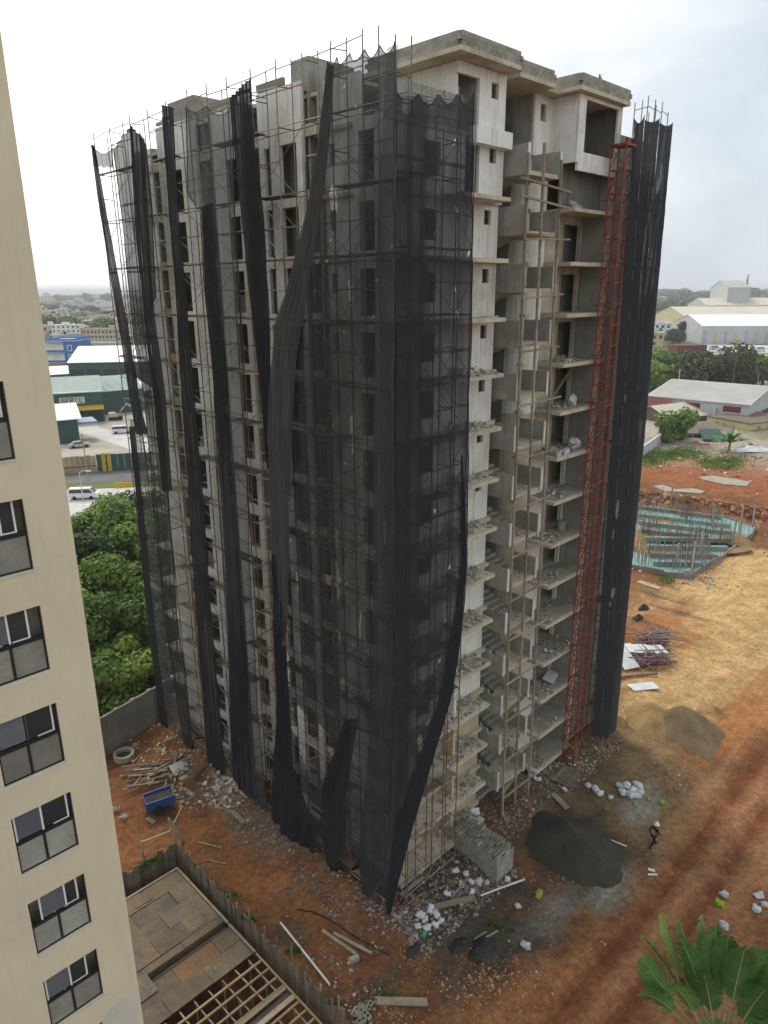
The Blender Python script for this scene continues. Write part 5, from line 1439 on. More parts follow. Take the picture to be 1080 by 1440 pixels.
for x, y, dz in ((700, 1215, 1.4), (706, 1221, .9), (712, 1213, .7), (694, 1196, 1.5), (721, 1230, .2), (706, 1199, .5)):
    o = solo('concrete_block', bmesh_hollow, None, 'loose concrete block tumbled beside the block stack', 'concrete block', GH(x, y, dz * .1), uni(0, 3), gb); o.rotation_euler[0] = uni(-.5, .5)
gb = 'concrete blocks at the bottom edge'
for x, y in ((497, 1425), (505, 1432), (510, 1421), (518, 1418), (516, 1431), (508, 1440)):
    o = solo('concrete_block', bmesh_hollow, None, 'loose hollow block beside the plank at the bottom edge', 'concrete block', GH(x, y, .08), uni(0, 3), gb); o.rotation_euler[0] = uni(-.9, .9); o.scale = (1.15,) * 3
o = solo('concrete_block', bmesh_solid, None, 'grey concrete block on red soil below two thin planks', 'concrete block', GH(498, 1351, 0), .5); o.scale = (1.3,) * 3
for k in range(5):
    o = solo('concrete_block', bmesh_hollow, None, 'hollow block stacked on the second balcony from the top', 'concrete block', W(15.75 + .42 * (k % 3), 1.45 + .05 * k, FZ(1) + (.01 if k < 3 else .2)), YAW, 'blocks on the second balcony')
# buckets, drums and bags on the balconies
def bucket(label, at, r=.17, h=.34, m='sack', group=None):
    mb = MB(); mb.lathe([(r * .82, 0), (r, h), (r * .93, h), (r * .78, .03)], 14)
    mb.f.append(tuple(range(13, -1, -1))); n0 = 42; mb.f.append(tuple(range(n0, n0 + 14)))
    o = solo('bucket', mb, m, label, 'bucket', at, uni(0, 3), group); 
    mb = MB(); mb.tube([(r * math.cos(a), 0, h + r * .8 * math.sin(a)) for a in np.linspace(0, math.pi, 9)], .012, 4); part(o, 'handle', mb, 'galv')
    return o
z7 = FZ(6) + .02
for k in range(4): bucket('white paint bucket in the row on the cluttered balcony beside the red mast', W(15.9 + k * .42, 1.4 + .1 * (k % 2), z7), group='buckets on the cluttered balcony')
sk = solo('sack', SM[0], None, 'big printed white bag standing on the cluttered balcony', 'sack', W(18.7, 1.9, z7), YAW + .4); sk.scale = (1.3, 1.1, 2.0)
for k in range(6):
    o = solo('concrete_block', bmesh_solid, None, 'pale block piled behind the white buckets on the cluttered balcony', 'concrete block', W(16.2 + .41 * (k % 3), 2.0 + .3 * (k // 3), z7 + (.2 if k == 4 else 0)), YAW + uni(-.3, .3), 'blocks on the cluttered balcony')
bucket('grey bucket standing on the left edge of a lower ledge', W(4.1, 1.3, FZ(10) + .02), .32, .62, 'block')
bucket('dark drum standing at the back of a middle balcony', W(18.6, 2.4, FZ(8) + .02), .32, .7, 'block')
o = solo('sack', SM[2], None, 'pale round bag on the sixth balcony from the top', 'sack', W(18.2, 2.0, FZ(5) + .02), 1.0); o.scale = (.9, .9, 1.5)
m = MB(); m.jbox(-.75, .75, -.4, .4, 0, .04, .02)
o = solo('board', m, 'sheet', 'pale sheet tilted on rubble on a low balcony', 'sheet', W(18.3, 2.2, FZ(12) + .4), YAW + .3); o.rotation_euler[0] = .25
m = MB(); m.beam((16.2, 2.6, FZ(5) + .1), (19.6, 2.9, FZ(4) - .4), .11, .11)
solo('timber_prop', m, 'wood', 'timber prop leaning diagonally inside a balcony above the cluttered one', 'prop', P0, YAW)

# concrete ring, skip, timber pile, boards at the left foot
m = MB(); m.lathe([(.62, 0), (.78, 0), (.78, .42), (.66, .46), (.55, .42), (.55, .12)], 28)
rg = solo('manhole_ring', m, 'block', 'round concrete manhole ring lying by the garden wall', 'concrete ring', GH(175, 1066, .05), smooth=False)
m = MB(); m.lathe([(.0, .1), (.545, .1)], 28); part(rg, 'inner_floor', m, 'darksand')
cart = thing('skip_trailer', 'battered blue two-wheeled skip trailer on the red soil', 'trailer', GH(225, 1137, 0), YAW - .25)
m = MB()
for a in ((-.95, .95, -.55, -.51), (-.95, .95, .51, .55), (-.95, -.91, -.508, .508), (.91, .95, -.508, .508)): m.box(*a, .42, 1.12)
part(cart, 'tub', m, 'blue')
m = MB(); m.box(-.9, .9, -.5, .5, .42, .46); part(cart, 'tub_floor', m, 'blue')
m = MB(); m.jbox(-.88, .88, -.48, .48, .9, .96, .06); part(cart, 'load', m, 'darksand')
for y in (-.62, .62):
    m = MB(); m.beam((-1, y * .92, 1.12), (1, y * .92, 1.12), .08, .06); part(cart, 'rim', m, 'blue')
    m = MB(); 
    for a in range(12):
        pass
    w = [(math.cos(t_) * .33, math.sin(t_) * .33 + .33) for t_ in np.linspace(0, 2 * math.pi, 17)[:-1]]
    n = len(w); m.add([(x - .2, y - .09, z) for x, z in w] + [(x - .2, y + .09, z) for x, z in w], [tuple(range(n)), tuple(range(2 * n - 1, n - 1, -1))] + [(i, i + n, (i + 1) % n + n, (i + 1) % n) for i in range(n)])
    part(cart, 'wheel', m, 'tyre')
m = MB(); m.tube([(.95, 0, .5), (1.9, 0, .45)], .05, 6); part(cart, 'drawbar', m, 'blue')
m = MB(); m.box(-.7, -.6, -.5, .5, .3, .418); m.box(.3, .4, -.5, .5, .3, .418); part(cart, 'axle_beam', m, 'tyre')
tp = thing('timber_pile', 'tangled pile of old grey-brown timber and poles behind the blue trailer', 'timber pile', GH(222, 1092, .1), 0.35)
for i in range(60):
    a = uni(-.35, .5) + (1.2 if rnd() < .12 else 0); L = uni(.8, 2.4); x, y, z = uni(-1.6, 1.7), uni(-1.3, 1.3), uni(0, .5)
    m = MB(); m.beam((x - math.cos(a) * L / 2, y - math.sin(a) * L / 2, z + uni(-.1, .15)), (x + math.cos(a) * L / 2, y + math.sin(a) * L / 2, z + uni(-.1, .2)), uni(.06, .16), uni(.04, .09)); part(tp, 'timber', m, random.choice(['wood', 'greywood', 'greywood', 'steelbar']))
m = MB(); m.jbox(-.75, .75, -.45, .45, 0, .035, .02)
o = solo('board', m, 'sheet', 'pale square board leaning on rubble behind the blue trailer', 'board', GH(254, 1088, .5), 1.0); o.rotation_euler = (.5, .25, .95)
m = MB(); m.jbox(-1.1, 1.1, -.17, .17, 0, .1, .01)
o = solo('plank', m, 'wood', 'first thick plank leaning beside the pale square board', 'plank', GH(269, 1098, .5), 1.0); o.rotation_euler = (.2, .25, 1.05)
m = MB(); m.jbox(-1.0, 1.0, -.15, .15, 0, .1, .01)
o = solo('plank', m, 'greywood', 'second thick plank leaning against the first by the net foot', 'plank', GH(277, 1092, .5), 1.0); o.rotation_euler = (.2, .3, 1.1)
for px, py, lb in ((165, 1140, 'bent scrap metal beside the beige block on red soil'), (175, 1150, 'second bent scrap lump beside the beige block')):
    m = MB()
    for q in range(10): m.beam((uni(-.3, .3), uni(-.3, .3), uni(0, .3)), (uni(-.4, .4), uni(-.4, .4), uni(.05, .4)), .05, .04)
    solo('scrap_heap', m, 'galv', lb, 'scrap', GH(px, py), 0, kind='stuff')
# litter of poles and broken frames at the mast foot
lt = thing('pole_litter', 'heap of bent poles and broken scaffold at the mast foot', 'scrap', W(21.3, -.3, .2), YAW)
for q in range(40):
    a = uni(0, 6.3); L = uni(.4, 1.3); x, y = uni(-1.2, 1.8), uni(-.8, .6)
    m = MB(); m.beam((x, y, uni(0, .3)), (x + math.cos(a) * L, y + math.sin(a) * L, uni(.2, .8)), .05, .05); part(lt, 'pole', m, random.choice(['wood', 'galv', 'tyre', 'galv']))
for q in range(5):
    m = MB(); x = uni(-2.4, -1.6); m.beam((x, uni(.2, .8), -.2), (x + uni(-.2, .2), uni(.4, .9), uni(1.2, 2.2)), .07, .06); part(lt, 'stake', m, 'wood')
# scrap frames and zinc sheets beyond the nets
def frames(label, px, py, n, L, m_, rz):
    th = thing('steel_frame_pile', label, 'scrap steel', GH(px, py, .1), rz)
    for i in range(n):
        a = uni(-.5, .5) + (1.4 if rnd() < .25 else 0); x, y, z = uni(-L * .4, L * .4), uni(-1.0, 1.0), uni(0, .9) * (1 - abs(0))
        m = MB(); m.beam((x - math.cos(a) * L * .35, y - math.sin(a) * L * .35, z), (x + math.cos(a) * L * .35, y + math.sin(a) * L * .35, z + uni(-.2, .3)), .07, .07); part(th, 'bar', m, random.choice([m_, m_, 'galv']))
    return th
frames('upper pile of purplish scaffold frames beyond the dark nets', 915, 905, 55, 4.2, 'purple', .3)
frames('lower pile of purplish scaffold frames beyond the dark nets', 912, 933, 60, 3.8, 'purple', .1)
zs = thing('zinc_sheets', 'overlapping pale zinc sheets lying on the purplish frames', 'metal sheets', GH(896, 920, .7), .05)
for i in range(6):
    m = MB(); x = -1.9 + i * .72; m.jbox(x, x + .75, -.9 - .08 * i, .9 - .12 * i, .05 * (i % 2), .03 + .05 * (i % 2), .06); part(zs, 'sheet', m, 'sheet')
m = MB(); m.jbox(-.8, .8, -.9, .9, 0, .04, .05); o = solo('metal_sheet', m, 'sheet', 'white sheet leaning at the edge of the dark net', 'metal sheet', GH(881, 938, .6), .3); o.rotation_euler[0] = .4
m = MB(); m.jbox(-1.2, 1.2, -.55, .55, 0, .03, .05); solo('metal_sheet', m, 'sheet', 'flat pale sheet on the sand below the scrap frames', 'metal sheet', GH(905, 967, .1), .2)
m = MB(); m.beam((-2.2, 0, .1), (2.2, .2, .12), .2, .14); solo('steel_beam', m, 'rust', 'rusty beam on sand below the scrap frames', 'beam', GH(893, 953, .05), .1)

def screen_x(o):
    d = o.location - CAM; return d.dot(_R) / d.dot(_F)
def rank(group, fmt):
    g_ = sorted([o for o in COL.objects if o.get('group') == group], key=screen_x)
    n_ = ['leftmost', 'second from the left', 'third from the left', 'fourth from the left', 'fifth from the left', 'sixth from the left', 'seventh from the left', 'eighth from the left', 'ninth from the left']
    for i, o in enumerate(g_): o['label'] = fmt % (n_[i] if i < len(g_) - 1 or i == 0 else 'rightmost')
rank('white sacks in the litter at the tower corner', 'white sack, %s in the cluster at the tower corner')
rank('white sacks below the block stack', 'white sack, %s among rubble below the block stack')
rank('white sacks on the brown sand', 'white sack, %s in the pile behind the worker')
rank('pale sacks nearer the tower on the brown sand', 'pale sack, %s in the loose row near the red mast')
rank('white bags by the timber pole feet', 'torn white bag, %s in rubble by the timber poles')
rank('loose concrete blocks round the stack', 'loose concrete block, %s of those beside the block stack')
rank('concrete blocks at the bottom edge', 'loose hollow block, %s beside the bottom edge plank')
rank('yellow-green rags beside the white sack pile', 'yellow-green rag, %s beside the white sack pile')
rank('pale litter at the right edge behind the palm', 'pale litter bag, %s at the right edge behind the palm')

# ------------------------------------------------------------------ the town beyond
def box_building(name, label, cat, xl, xr, yb, yt, depth, wall, roof='roofgrey', nx=0, nz_=0, win='dark', group=None, ybr=None, rooft=.25, ww=.5, wh=.5, proud=.06, parapet=.0):
    """front face seen between photo columns xl and xr, standing on the ground at row yb, top at row yt"""
    a, b = G(xl, yb), G(xr, ybr if ybr else yb)
    d = b - a; Wd = d.length; h = hz(a, yt)
    rz = math.atan2(d.y, d.x)
    th = thing(name, label, cat, (a.x, a.y, 0), rz, group)
    m = MB(); m.box(0, Wd, 0, depth, -.5, h); part(th, 'wall', m, wall)
    m = MB(); m.box(-.2, Wd + .2, -.2, depth + .2, h, h + rooft); r = part(th, 'roof', m, roof)
    if parapet:
        for q in ((-.2, Wd + .2, -.2, .0), (-.2, Wd + .2, depth, depth + .2), (-.2, 0, .001, depth - .001), (Wd, Wd + .2, .001, depth - .001)):
            m = MB(); m.box(*q, h + rooft + .001, h + rooft + parapet); part(r, 'parapet', m, wall)
    if nx:
        w = Wd / nx; hh = h / nz_
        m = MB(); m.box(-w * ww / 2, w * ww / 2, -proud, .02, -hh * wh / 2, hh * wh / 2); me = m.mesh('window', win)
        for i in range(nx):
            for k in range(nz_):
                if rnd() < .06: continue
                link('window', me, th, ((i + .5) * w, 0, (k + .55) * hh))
        m = MB(); m.box(-.02, .02, -hh * wh / 2, hh * wh / 2, 0, .03); 
        nd = max(2, int(depth / max(2.5, w)))
        m = MB(); m.box(-.02, proud, -w * ww / 2, w * ww / 2, -hh * wh / 2, hh * wh / 2); me2 = m.mesh('window', win)
        for i in range(nd):
            for k in range(nz_):
                link('window', me2, th, (Wd, (i + .5) * depth / nd, (k + .55) * hh)); 
    th['w'] = Wd; th['h'] = h
    return th, Wd, h
def gable(name, label, cat, p, rz, L, Wd, he, hr, wall, roof, ribs=0, over=.3, ends=None):
    """long shed: ridge along local x, eaves at he, ridge at hr"""
    th = thing(name, label, cat, (p.x, p.y, 0), rz)
    m = MB(); m.sprism([(0, -.5), (Wd, -.5), (Wd, he), (Wd / 2, hr), (0, he)], 0, L); part(th, 'wall', m, wall)
    sl_ = (hr - he) / (Wd / 2)
    for y0, y1, z0, z1 in ((-over, Wd / 2, he - over * sl_, hr), (Wd / 2, Wd + over, hr, he - over * sl_)):
        m = MB(); m.sprism([(y0, z0 + .02), (y1, z1 + .02), (y1, z1 + .18), (y0, z0 + .18)], -over, L + over); r = part(th, 'roof', m, roof)
        for i in range(ribs):
            x = L * (i + .5) / ribs
            m = MB(); m.sprism([(y0, z0 + .181), (y1, z1 + .181), (y1, z1 + .24), (y0, z0 + .24)], x - .06, x + .06); part(r, 'seam', m, roof)
    return th
def at(xl, yb, xr, ybr=None):
    a, b = G(xl, yb), G(xr, ybr or yb); d = b - a
    return a, math.atan2(d.y, d.x), d.length

# --- roads and lots at the left
def strip(name, pts, z, m):
    mb = MB(); mb.add([(p.x, p.y, z) for p in (G(x, y) for x, y in pts)], [tuple(range(len(pts)))]); return struct(name, mb, m)
strip('gravel_lot', [(-60, 662), (190, 655), (330, 650), (330, 560), (160, 545), (-60, 560)], .012, 'dirtlot')
strip('track', [(95, 612), (108, 607), (190, 634), (330, 660), (330, 632), (190, 612), (140, 602), (135, 590), (112, 598)], .017, 'pave')
strip('road', [(-120, 690), (200, 676), (420, 668), (420, 655), (190, 661), (-120, 672)], .02, 'asphalt')
strip('grass_verge', [(-120, 699), (200, 684), (420, 676), (420, 668.4), (200, 676.4), (-120, 690.4)], .022, 'verge')
strip('road', [(-120, 742), (200, 722), (420, 712), (420, 676.6), (200, 684.6), (-120, 699.6)], .024, 'pave')
for i in range(9):
    x = -60 + i * 42; strip('lane_marking', [(x, 716 - .06 * x * .8), (x + 16, 716 - .06 * (x + 16) * .8), (x + 16, 714.8 - .06 * (x + 16) * .8), (x, 714.8 - .06 * x * .8)], .03, 'paint')
# hoardings
a, rz, L = at(70, 668, 137, 663)
fh_ = thing('hoarding', 'tan site hoarding along the far side of the road', 'hoarding', a, rz)
n = 9
for i in range(n):
    m = MB(); m.box(L * i / n + .02, L * (i + 1) / n - .02, -.04, .04, 0, 3.3 + uni(-.1, .1)); part(fh_, 'panel', m, 'tan')
m = MB(); m.box(0, L, -.1, -.05, 1.1, 1.3); part(fh_, 'rail', m, 'rust')
a, rz, L = at(137.5, 663, 215, 659)
fh_ = thing('hoarding', 'dark green site hoarding with two yellow posts', 'hoarding', a, rz)
n = 8
for i in range(n):
    m = MB(); m.box(L * i / n + .02, L * (i + 1) / n - .02, -.04, .04, 0, 3.4); part(fh_, 'panel', m, 'dkgreen')
for x in (.13, .23):
    m = MB(); m.box(L * x - .35, L * x + .35, -.12, -.045, 0, 3.6); part(fh_, 'post', m, 'yellow')
for i in range(3):
    a, rz, L = at(161 + i * 8.5, 686 - i * .5, 169 + i * 8.5, 685.5 - i * .5)
    m = MB(); m.sprism([(-.35, 0), (.35, 0), (.3, .25), (.12, .5), (.1, .9), (-.1, .9), (-.12, .5), (-.3, .25)], 0, L)
    solo('road_barrier', m, 'yellow', '%s yellow concrete road barrier on the green verge' % ['left', 'middle', 'right'][i], 'barrier', a, rz)
def pole(name, label, px, yb, yt, r=.12, arm=0, m='block', cross=0):
    p = G(px, yb); h = hz(p, yt)
    th = thing(name, label, 'street lamp' if arm else 'utility pole', p)
    mb = MB(); mb.tube([(0, 0, 0), (0, 0, h)], r, 8, r1=r * .65); part(th, 'pole', mb, m)
    if arm:
        mb = MB(); mb.tube([(0, 0, h - .1), (arm * .5, 0, h + .25), (arm, 0, h + .2)], .06, 6); part(th, 'arm', mb, m)
        mb = MB(); mb.box(arm - .1, arm + .7, -.14, .14, h + .1, h + .25); part(th, 'lamp_head', mb, 'carwhite')
    for i in range(cross):
        mb = MB(); mb.box(-1.1, 1.1, -.06, .06, h - .5 - i * .8, h - .36 - i * .8); part(th, 'crossarm', mb, 'greywood')
        for x in (-1, 0, 1):
            mb = MB(); mb.lathe([(.05, h - .36 - i * .8), (.07, h - .25 - i * .8), (.03, h - .12 - i * .8)], 6, cx=x); part(th, 'insulator', mb, 'carwhite')
    return th, h
pole('street_lamp', 'white street lamp standing by the road beside the white car', 117, 705, 664, .1, 1.3, 'sheet')
pole('utility_pole', 'tan pole standing in front of the tan hoarding', 126, 690, 610, .13, 0, 'tan')
# vehicles
def car(label, px, py, rz, paint, kind='car', sc_=1.0, gz=0.0):
    L, Wd = (4.9, 1.9) if kind != 'pickup' else (5.1, 1.9)
    prof = {'car': [(-2.2, .35), (-2.25, .8), (-1.7, .95), (-1.1, 1.42), (.35, 1.45), (1.05, .98), (2.1, .85), (2.25, .6), (2.2, .35)],
            'van': [(-2.4, .4), (-2.45, 1.2), (-2.3, 1.9), (1.2, 1.95), (2.0, 1.15), (2.4, 1.0), (2.45, .4)],
            'pickup': [(-2.5, .5), (-2.5, 1.15), (-.6, 1.15), (-.4, 1.75), (.8, 1.75), (1.35, 1.2), (2.4, 1.1), (2.5, .55)]}[kind]
    win = {'car': [(-1.55, .98), (-1.05, 1.36), (.3, 1.39), (.85, 1.0)], 'van': [(-2.2, 1.2), (-2.15, 1.78), (1.1, 1.82), (1.75, 1.2)], 'pickup': [(-.45, 1.2), (-.3, 1.66), (.75, 1.66), (1.2, 1.22)]}[kind]
    p = G(px, py); th = thing('parked_car' if kind == 'car' else ('van' if kind == 'van' else 'pickup_truck'), label, 'car' if kind == 'car' else kind, (p.x, p.y, gz), rz)
    def side(poly, w0, w1, taper):           # body narrowing upward
        mb = MB(); n = len(poly); mb.add([(x, -w0 + taper * max(0, z - .9), z) for x, z in poly] + [(x, w0 - taper * max(0, z - .9), z) for x, z in poly], [tuple(range(n)), tuple(range(2 * n - 1, n - 1, -1))] + [(i, i + n, (i + 1) % n + n, (i + 1) % n) for i in range(n)]); return mb
    part(th, 'body', side(prof, Wd / 2, Wd / 2, .28), paint)
    part(th, 'side_window', side(win, Wd / 2 + .012, 0, .28), 'carglass')
    zt = max(z for _, z in prof)
    x0, z0, x1, z1 = {'car': (.42, 1.40, 1.0, 1.03), 'van': (1.27, 1.86, 1.95, 1.2), 'pickup': (.86, 1.68, 1.32, 1.25)}[kind]
    mb = MB(); nrm = Vector((z0 - z1, 0, x1 - x0)).normalized() * .03
    mb.add([(x0 + nrm.x, -.62, z0 + nrm.z), (x0 + nrm.x, .62, z0 + nrm.z), (x1 + nrm.x, .7, z1 + nrm.z), (x1 + nrm.x, -.7, z1 + nrm.z), (x0, -.62, z0 - .1), (x0, .62, z0 - .1), (x1, .7, z1 - .1), (x1, -.7, z1 - .1)], [(0, 1, 2, 3), (0, 4, 5, 1), (1, 5, 6, 2), (2, 6, 7, 3), (3, 7, 4, 0)])
    part(th, 'windscreen', mb, 'carglass')
    for x in (-1.4, 1.4):
        for s in (-1, 1):
            mb = MB(); w = [(x + math.cos(t_) * .34, math.sin(t_) * .34 + .34) for t_ in np.linspace(0, 2 * math.pi, 15)[:-1]]
            n = len(w); y0 = s * (Wd / 2 - .16); y1 = s * (Wd / 2 + .03)
            mb.add([(q, y0, z) for q, z in w] + [(q, y1, z) for q, z in w], [tuple(range(n)), tuple(range(2 * n - 1, n - 1, -1))] + [(i, i + n, (i + 1) % n + n, (i + 1) % n) for i in range(n)])
            part(th, 'wheel', mb, 'tyre')
    for s in (-.62, .62):
        mb = MB(); xx = prof[-2][0] if kind == 'car' else prof[-1][0]; mb.box(xx - .1, xx + .05, s - .2, s + .2, .62, .8); part(th, 'headlight', mb, 'carwhite')
    th.scale = (sc_,) * 3
    return th
car('white van driving on the pale road beside the white lamp', 119, 701, .1, 'carwhite', 'van')
car('white van parked on the grey lot near the far-left nets', 172, 609, .25, 'carwhite', 'van')
car('silver car parked by the small green shed', 112, 629, .5, 'carsilver')
# riders on a motorcycle
p = G(164, 712)
mo = thing('motorcycle', 'dark motorcycle on the pale road', 'motorcycle', p, .1)
for x in (-.65, .65):
    m = MB(); w = [(x + math.cos(t_) * .3, math.sin(t_) * .3 + .3) for t_ in np.linspace(0, 2 * math.pi, 13)[:-1]]
    n = len(w); m.add([(q, -.05, z) for q, z in w] + [(q, .05, z) for q, z in w], [tuple(range(n)), tuple(range(2 * n - 1, n - 1, -1))] + [(i, i + n, (i + 1) % n + n, (i + 1) % n) for i in range(n)])
    part(mo, 'wheel', m, 'tyre')
m = MB(); m.tube([(-.6, 0, .75), (.1, 0, .78), (.5, 0, .85)], .13, 8); part(mo, 'seat', m, 'tyre')
m = MB(); m.tube([(.65, 0, .3), (.5, 0, 1.0)], .05, 6); m.tube([(.48, -.35, 1.02), (.48, .35, 1.02)], .03, 6); part(mo, 'fork', m, 'galv')
m = MB(); m.box(-.25, .3, -.14, .14, .3, .66); part(mo, 'engine', m, 'galv')

# --- green sheds and sign
a, rz, L = at(20, 601, 148, 592)
gs = gable('green_warehouse', 'dark green warehouse with a pale sign board and yellow awning', 'warehouse', a, rz, L, 26, 8.0, 11.0, 'dkgreen', 'midgreen', 9)
for i in range(5):
    m = MB(); m.box(L * (i + .12) / 5, L * (i + .88) / 5, -.08, .02, 0, 3.6); part(gs, 'bay_shade_panel', m, 'dark')  # solid dark panel paints the shade inside the bay
m = MB(); m.sprism([(-3.2, 3.7), (0, 4.4), (0, 4.55), (-3.2, 3.85)], L * .2, L); part(gs, 'awning', m, 'yellow')
m = MB(); m.sprism([(Wq, zq) for Wq, zq in ((-.3, 8.0), (.3, 8.0), (.3, 8.35), (-.3, 8.35))], -.2, L + .2); part(gs, 'gutter', m, 'whiteroof')
m = MB(); m.box(L * .52, L * .8, -.14, -.05, 5.2, 7.0); sg = part(gs, 'sign_board', m, 'signboard')
def text(parent, name, body, at_, size, m, rot=(math.pi / 2, 0, 0)):
    cu = bpy.data.curves.new(name, 'FONT'); cu.body = body; cu.size = size; cu.extrude = .03; cu.align_x = 'CENTER'; cu.align_y = 'CENTER'
    o = bpy.data.objects.new(name, cu); COL.objects.link(o); dg = bpy.context.evaluated_depsgraph_get()
    me = bpy.data.meshes.new_from_object(o.evaluated_get(dg)); bpy.data.objects.remove(o); me.materials.clear(); me.materials.append(M[m])
    o = link(name, me, parent, at_); o.rotation_euler = rot; return o
text(sg, 'lettering', 'BER', (L * .61, -.18, 6.05), 2.0, 'letter')
text(sg, 'lettering', 'T', (L * .70, -.18, 6.1), 2.0, 'yellow')
text(sg, 'lettering', 'L', (L * .755, -.18, 6.05), 2.0, 'letter')
a, rz, L = at(147, 583, 205, 577)
gable('green_warehouse', 'dark green shed end adjoining the sign warehouse, half behind the nets', 'warehouse', a, rz, L, 24, 6.5, 9.5, 'dkgreen', 'midgreen', 5)
a, rz, L = at(100, 545, 260, 541)
gs = gable('open_shed', 'large open shed under a low white roof behind the sign warehouse', 'shed', a, rz, L, 38, 9, 13.5, 'dkgreen', 'whiteroof', 8)
for i in range(7):
    m = MB(); m.box(L * (i + .1) / 7, L * (i + .9) / 7, -.08, .02, 0, 6.6); part(gs, 'bay_shade_panel', m, 'dark')  # dark panel on the wall stands for the shaded shed interior
a, rz, L = at(55, 548, 125, 543)
gable('white_roof_annexe', 'pale roofed annexe left of the large open shed', 'shed', a, rz, L, 20, 5, 7, 'dkgreen', 'whiteroof', 4)
a, rz, L = at(84, 625, 113, 622)
gs = gable('small_green_shed', 'small dark green shed with a white pitched roof by the gravel lot', 'shed', a, rz, L, 11, 6.0, 8.5, 'dkgreen', 'whiteroof', 3, .9)
m = MB(); m.box(L + .1, L + 4.5, 1, 8, 4.4, 4.55); part(gs, 'side_canopy', m, 'ltblue')
a, rz, L = at(186, 575, 215, 570)
gable('white_roof_shed', 'white roofed shed seen between the far-left nets', 'shed', a, rz, L, 14, 5, 8, 'dkgreen', 'whiteroof', 3, .5)
# excavator and clutter on the lot
p = G(163, 590); ex = thing('excavator', 'tan excavator standing before the green shed', 'excavator', p, .3)
m = MB(); m.box(-1.8, 1.8, -1.4, -.8, 0, .8); part(ex, 'track', m, 'tyre'); m = MB(); m.box(-1.8, 1.8, .8, 1.4, 0, .8); part(ex, 'track', m, 'tyre')
m = MB(); m.box(-1.7, .8, -1.2, 1.2, .9, 2.0); part(ex, 'body', m, 'creamroof'); m = MB(); m.box(.1, 1.3, -1.2, 0, 2.0, 3.2); part(ex, 'cab', m, 'carglass')
m = MB(); m.tube([(1, .3, 1.8), (3.2, .3, 4.2), (5.2, .3, 3.0)], .25, 6); part(ex, 'boom', m, 'creamroof'); m = MB(); m.tube([(5.2, .3, 3), (5.0, .3, .6)], .18, 6); m.box(4.6, 5.4, -.1, .7, .2, .9); part(ex, 'arm', m, 'creamroof')
# blue shop, orange and cream houses
t_, Wd, h = box_building('blue_building', 'bright blue three storey building with open galleries at the left', 'building', 68, 110, 523, 480, 16, 'bluewall', 'whiteroof', 0, 0, parapet=.8)
for k in range(3):
    m = MB(); m.box(0.4, Wd * .62, -.1, .02, h * k / 3 + .6, h * (k + 1) / 3 - .7); part(t_, 'gallery_opening', m, 'pastel')
    m = MB(); m.box(0.2, Wd * .66, -1.6, -.02, h * k / 3 + h / 3 - .5, h * k / 3 + h / 3 - .2); part(t_, 'gallery_slab', m, 'ltblue')
for k in range(2):
    m = MB(); m.box(Wd * .74, Wd * .9, -.14, .02, h * .38 + k * h * .3, h * .38 + k * h * .3 + h * .2); f = part(t_, 'window_frame', m, 'carwhite')
    m = MB(); m.box(Wd * .77, Wd * .87, -.2, -.142, h * .40 + k * h * .3, h * .40 + k * h * .3 + h * .16); part(f, 'pane', m, 'bluewall')
hs = [(98, 116, 480, 463, 'orangewall', 'orange end wall of a house above the blue building'), (118, 160, 484, 464, 'cream', 'long cream row house right of the orange wall'),
      (70, 104, 478, 464, 'cream', 'cream house left of the orange wall'), (82, 128, 466, 447, 'cream', 'wide cream block of flats behind the orange wall'),
      (126, 166, 464, 444, 'pastel', 'yellowish block of flats beside the far-left net'), (108, 164, 500, 484, 'pastel', 'pale green terraced roofline above the open shed'),
      (64, 76, 447, 438, 'pastel', 'peach house at the wall edge'), (168, 196, 470, 452, 'orangewall', 'peach block seen between the left nets'), (166, 200, 492, 474, 'cream', 'cream block seen between the left nets'),
      (112, 140, 508, 494, 'pastel', 'low pale house left above the shed roof'), (142, 172, 512, 497, 'pastel', 'low pale house right above the shed roof')]
for xl, xr, yb, yt, mt, lb in hs:
    box_building('town_house', lb, 'house', xl, xr, yb, yt, 14, mt, 'roofgrey', max(3, int((xr - xl) / 5)), 2 if yb - yt < 18 else 3, parapet=.6)
# --- warehouses and houses at the right
bz = 0.0
a, rz, L = at(905, 588, 1040, 609)
gw = gable('grey_warehouse', 'light grey warehouse with three maroon shutters beyond the red earth', 'warehouse', G(908, 590), math.atan2((G(1048, 606) - G(908, 590)).y, (G(1048, 606) - G(908, 590)).x), (G(1048, 606) - G(908, 590)).length, 34, 6.4, 9.2, 'greywall', 'greyroof', 30, .5)
L = (G(1048, 606) - G(908, 590)).length
for f in (.17, .46, .85):
    m = MB(); m.box(L * f - 2.1, L * f + 2.1, -.12, .02, 4.3, 5.7); part(gw, 'shutter', m, 'maroon')
m = MB(); m.box(L - .02, L + .1, 12, 22, .2, 3.6); part(gw, 'shutter', m, 'maroon')
m = MB(); m.box(L * .69, L * .71, -1.2, .0, 0, 5.0); part(gw, 'downpipe', m, 'sheet')
a, rz, L = at(898, 598, 938, 600)
gable('maroon_roof_house', 'house with a maroon hipped roof beside the dark nets', 'house', a, rz, L, 9, 4.0, 6.4, 'cream', 'maroon', 6, .6)
a, rz, L = at(940, 608, 996, 600)
gable('lean_to_shed', 'beige roofed lean-to shed in front of the grey warehouse', 'shed', a, rz, L, 12, 3.2, 5.6, 'rustroof', 'creamroof', 8, .4)
t_, Wd, h = box_building('yellow_house', 'yellow two storey house with a brown flat roof below the grey warehouse', 'house', 992, 1052, 606, 586, 16, 'yellowwall', 'rustroof', 0, 0, ybr=618)
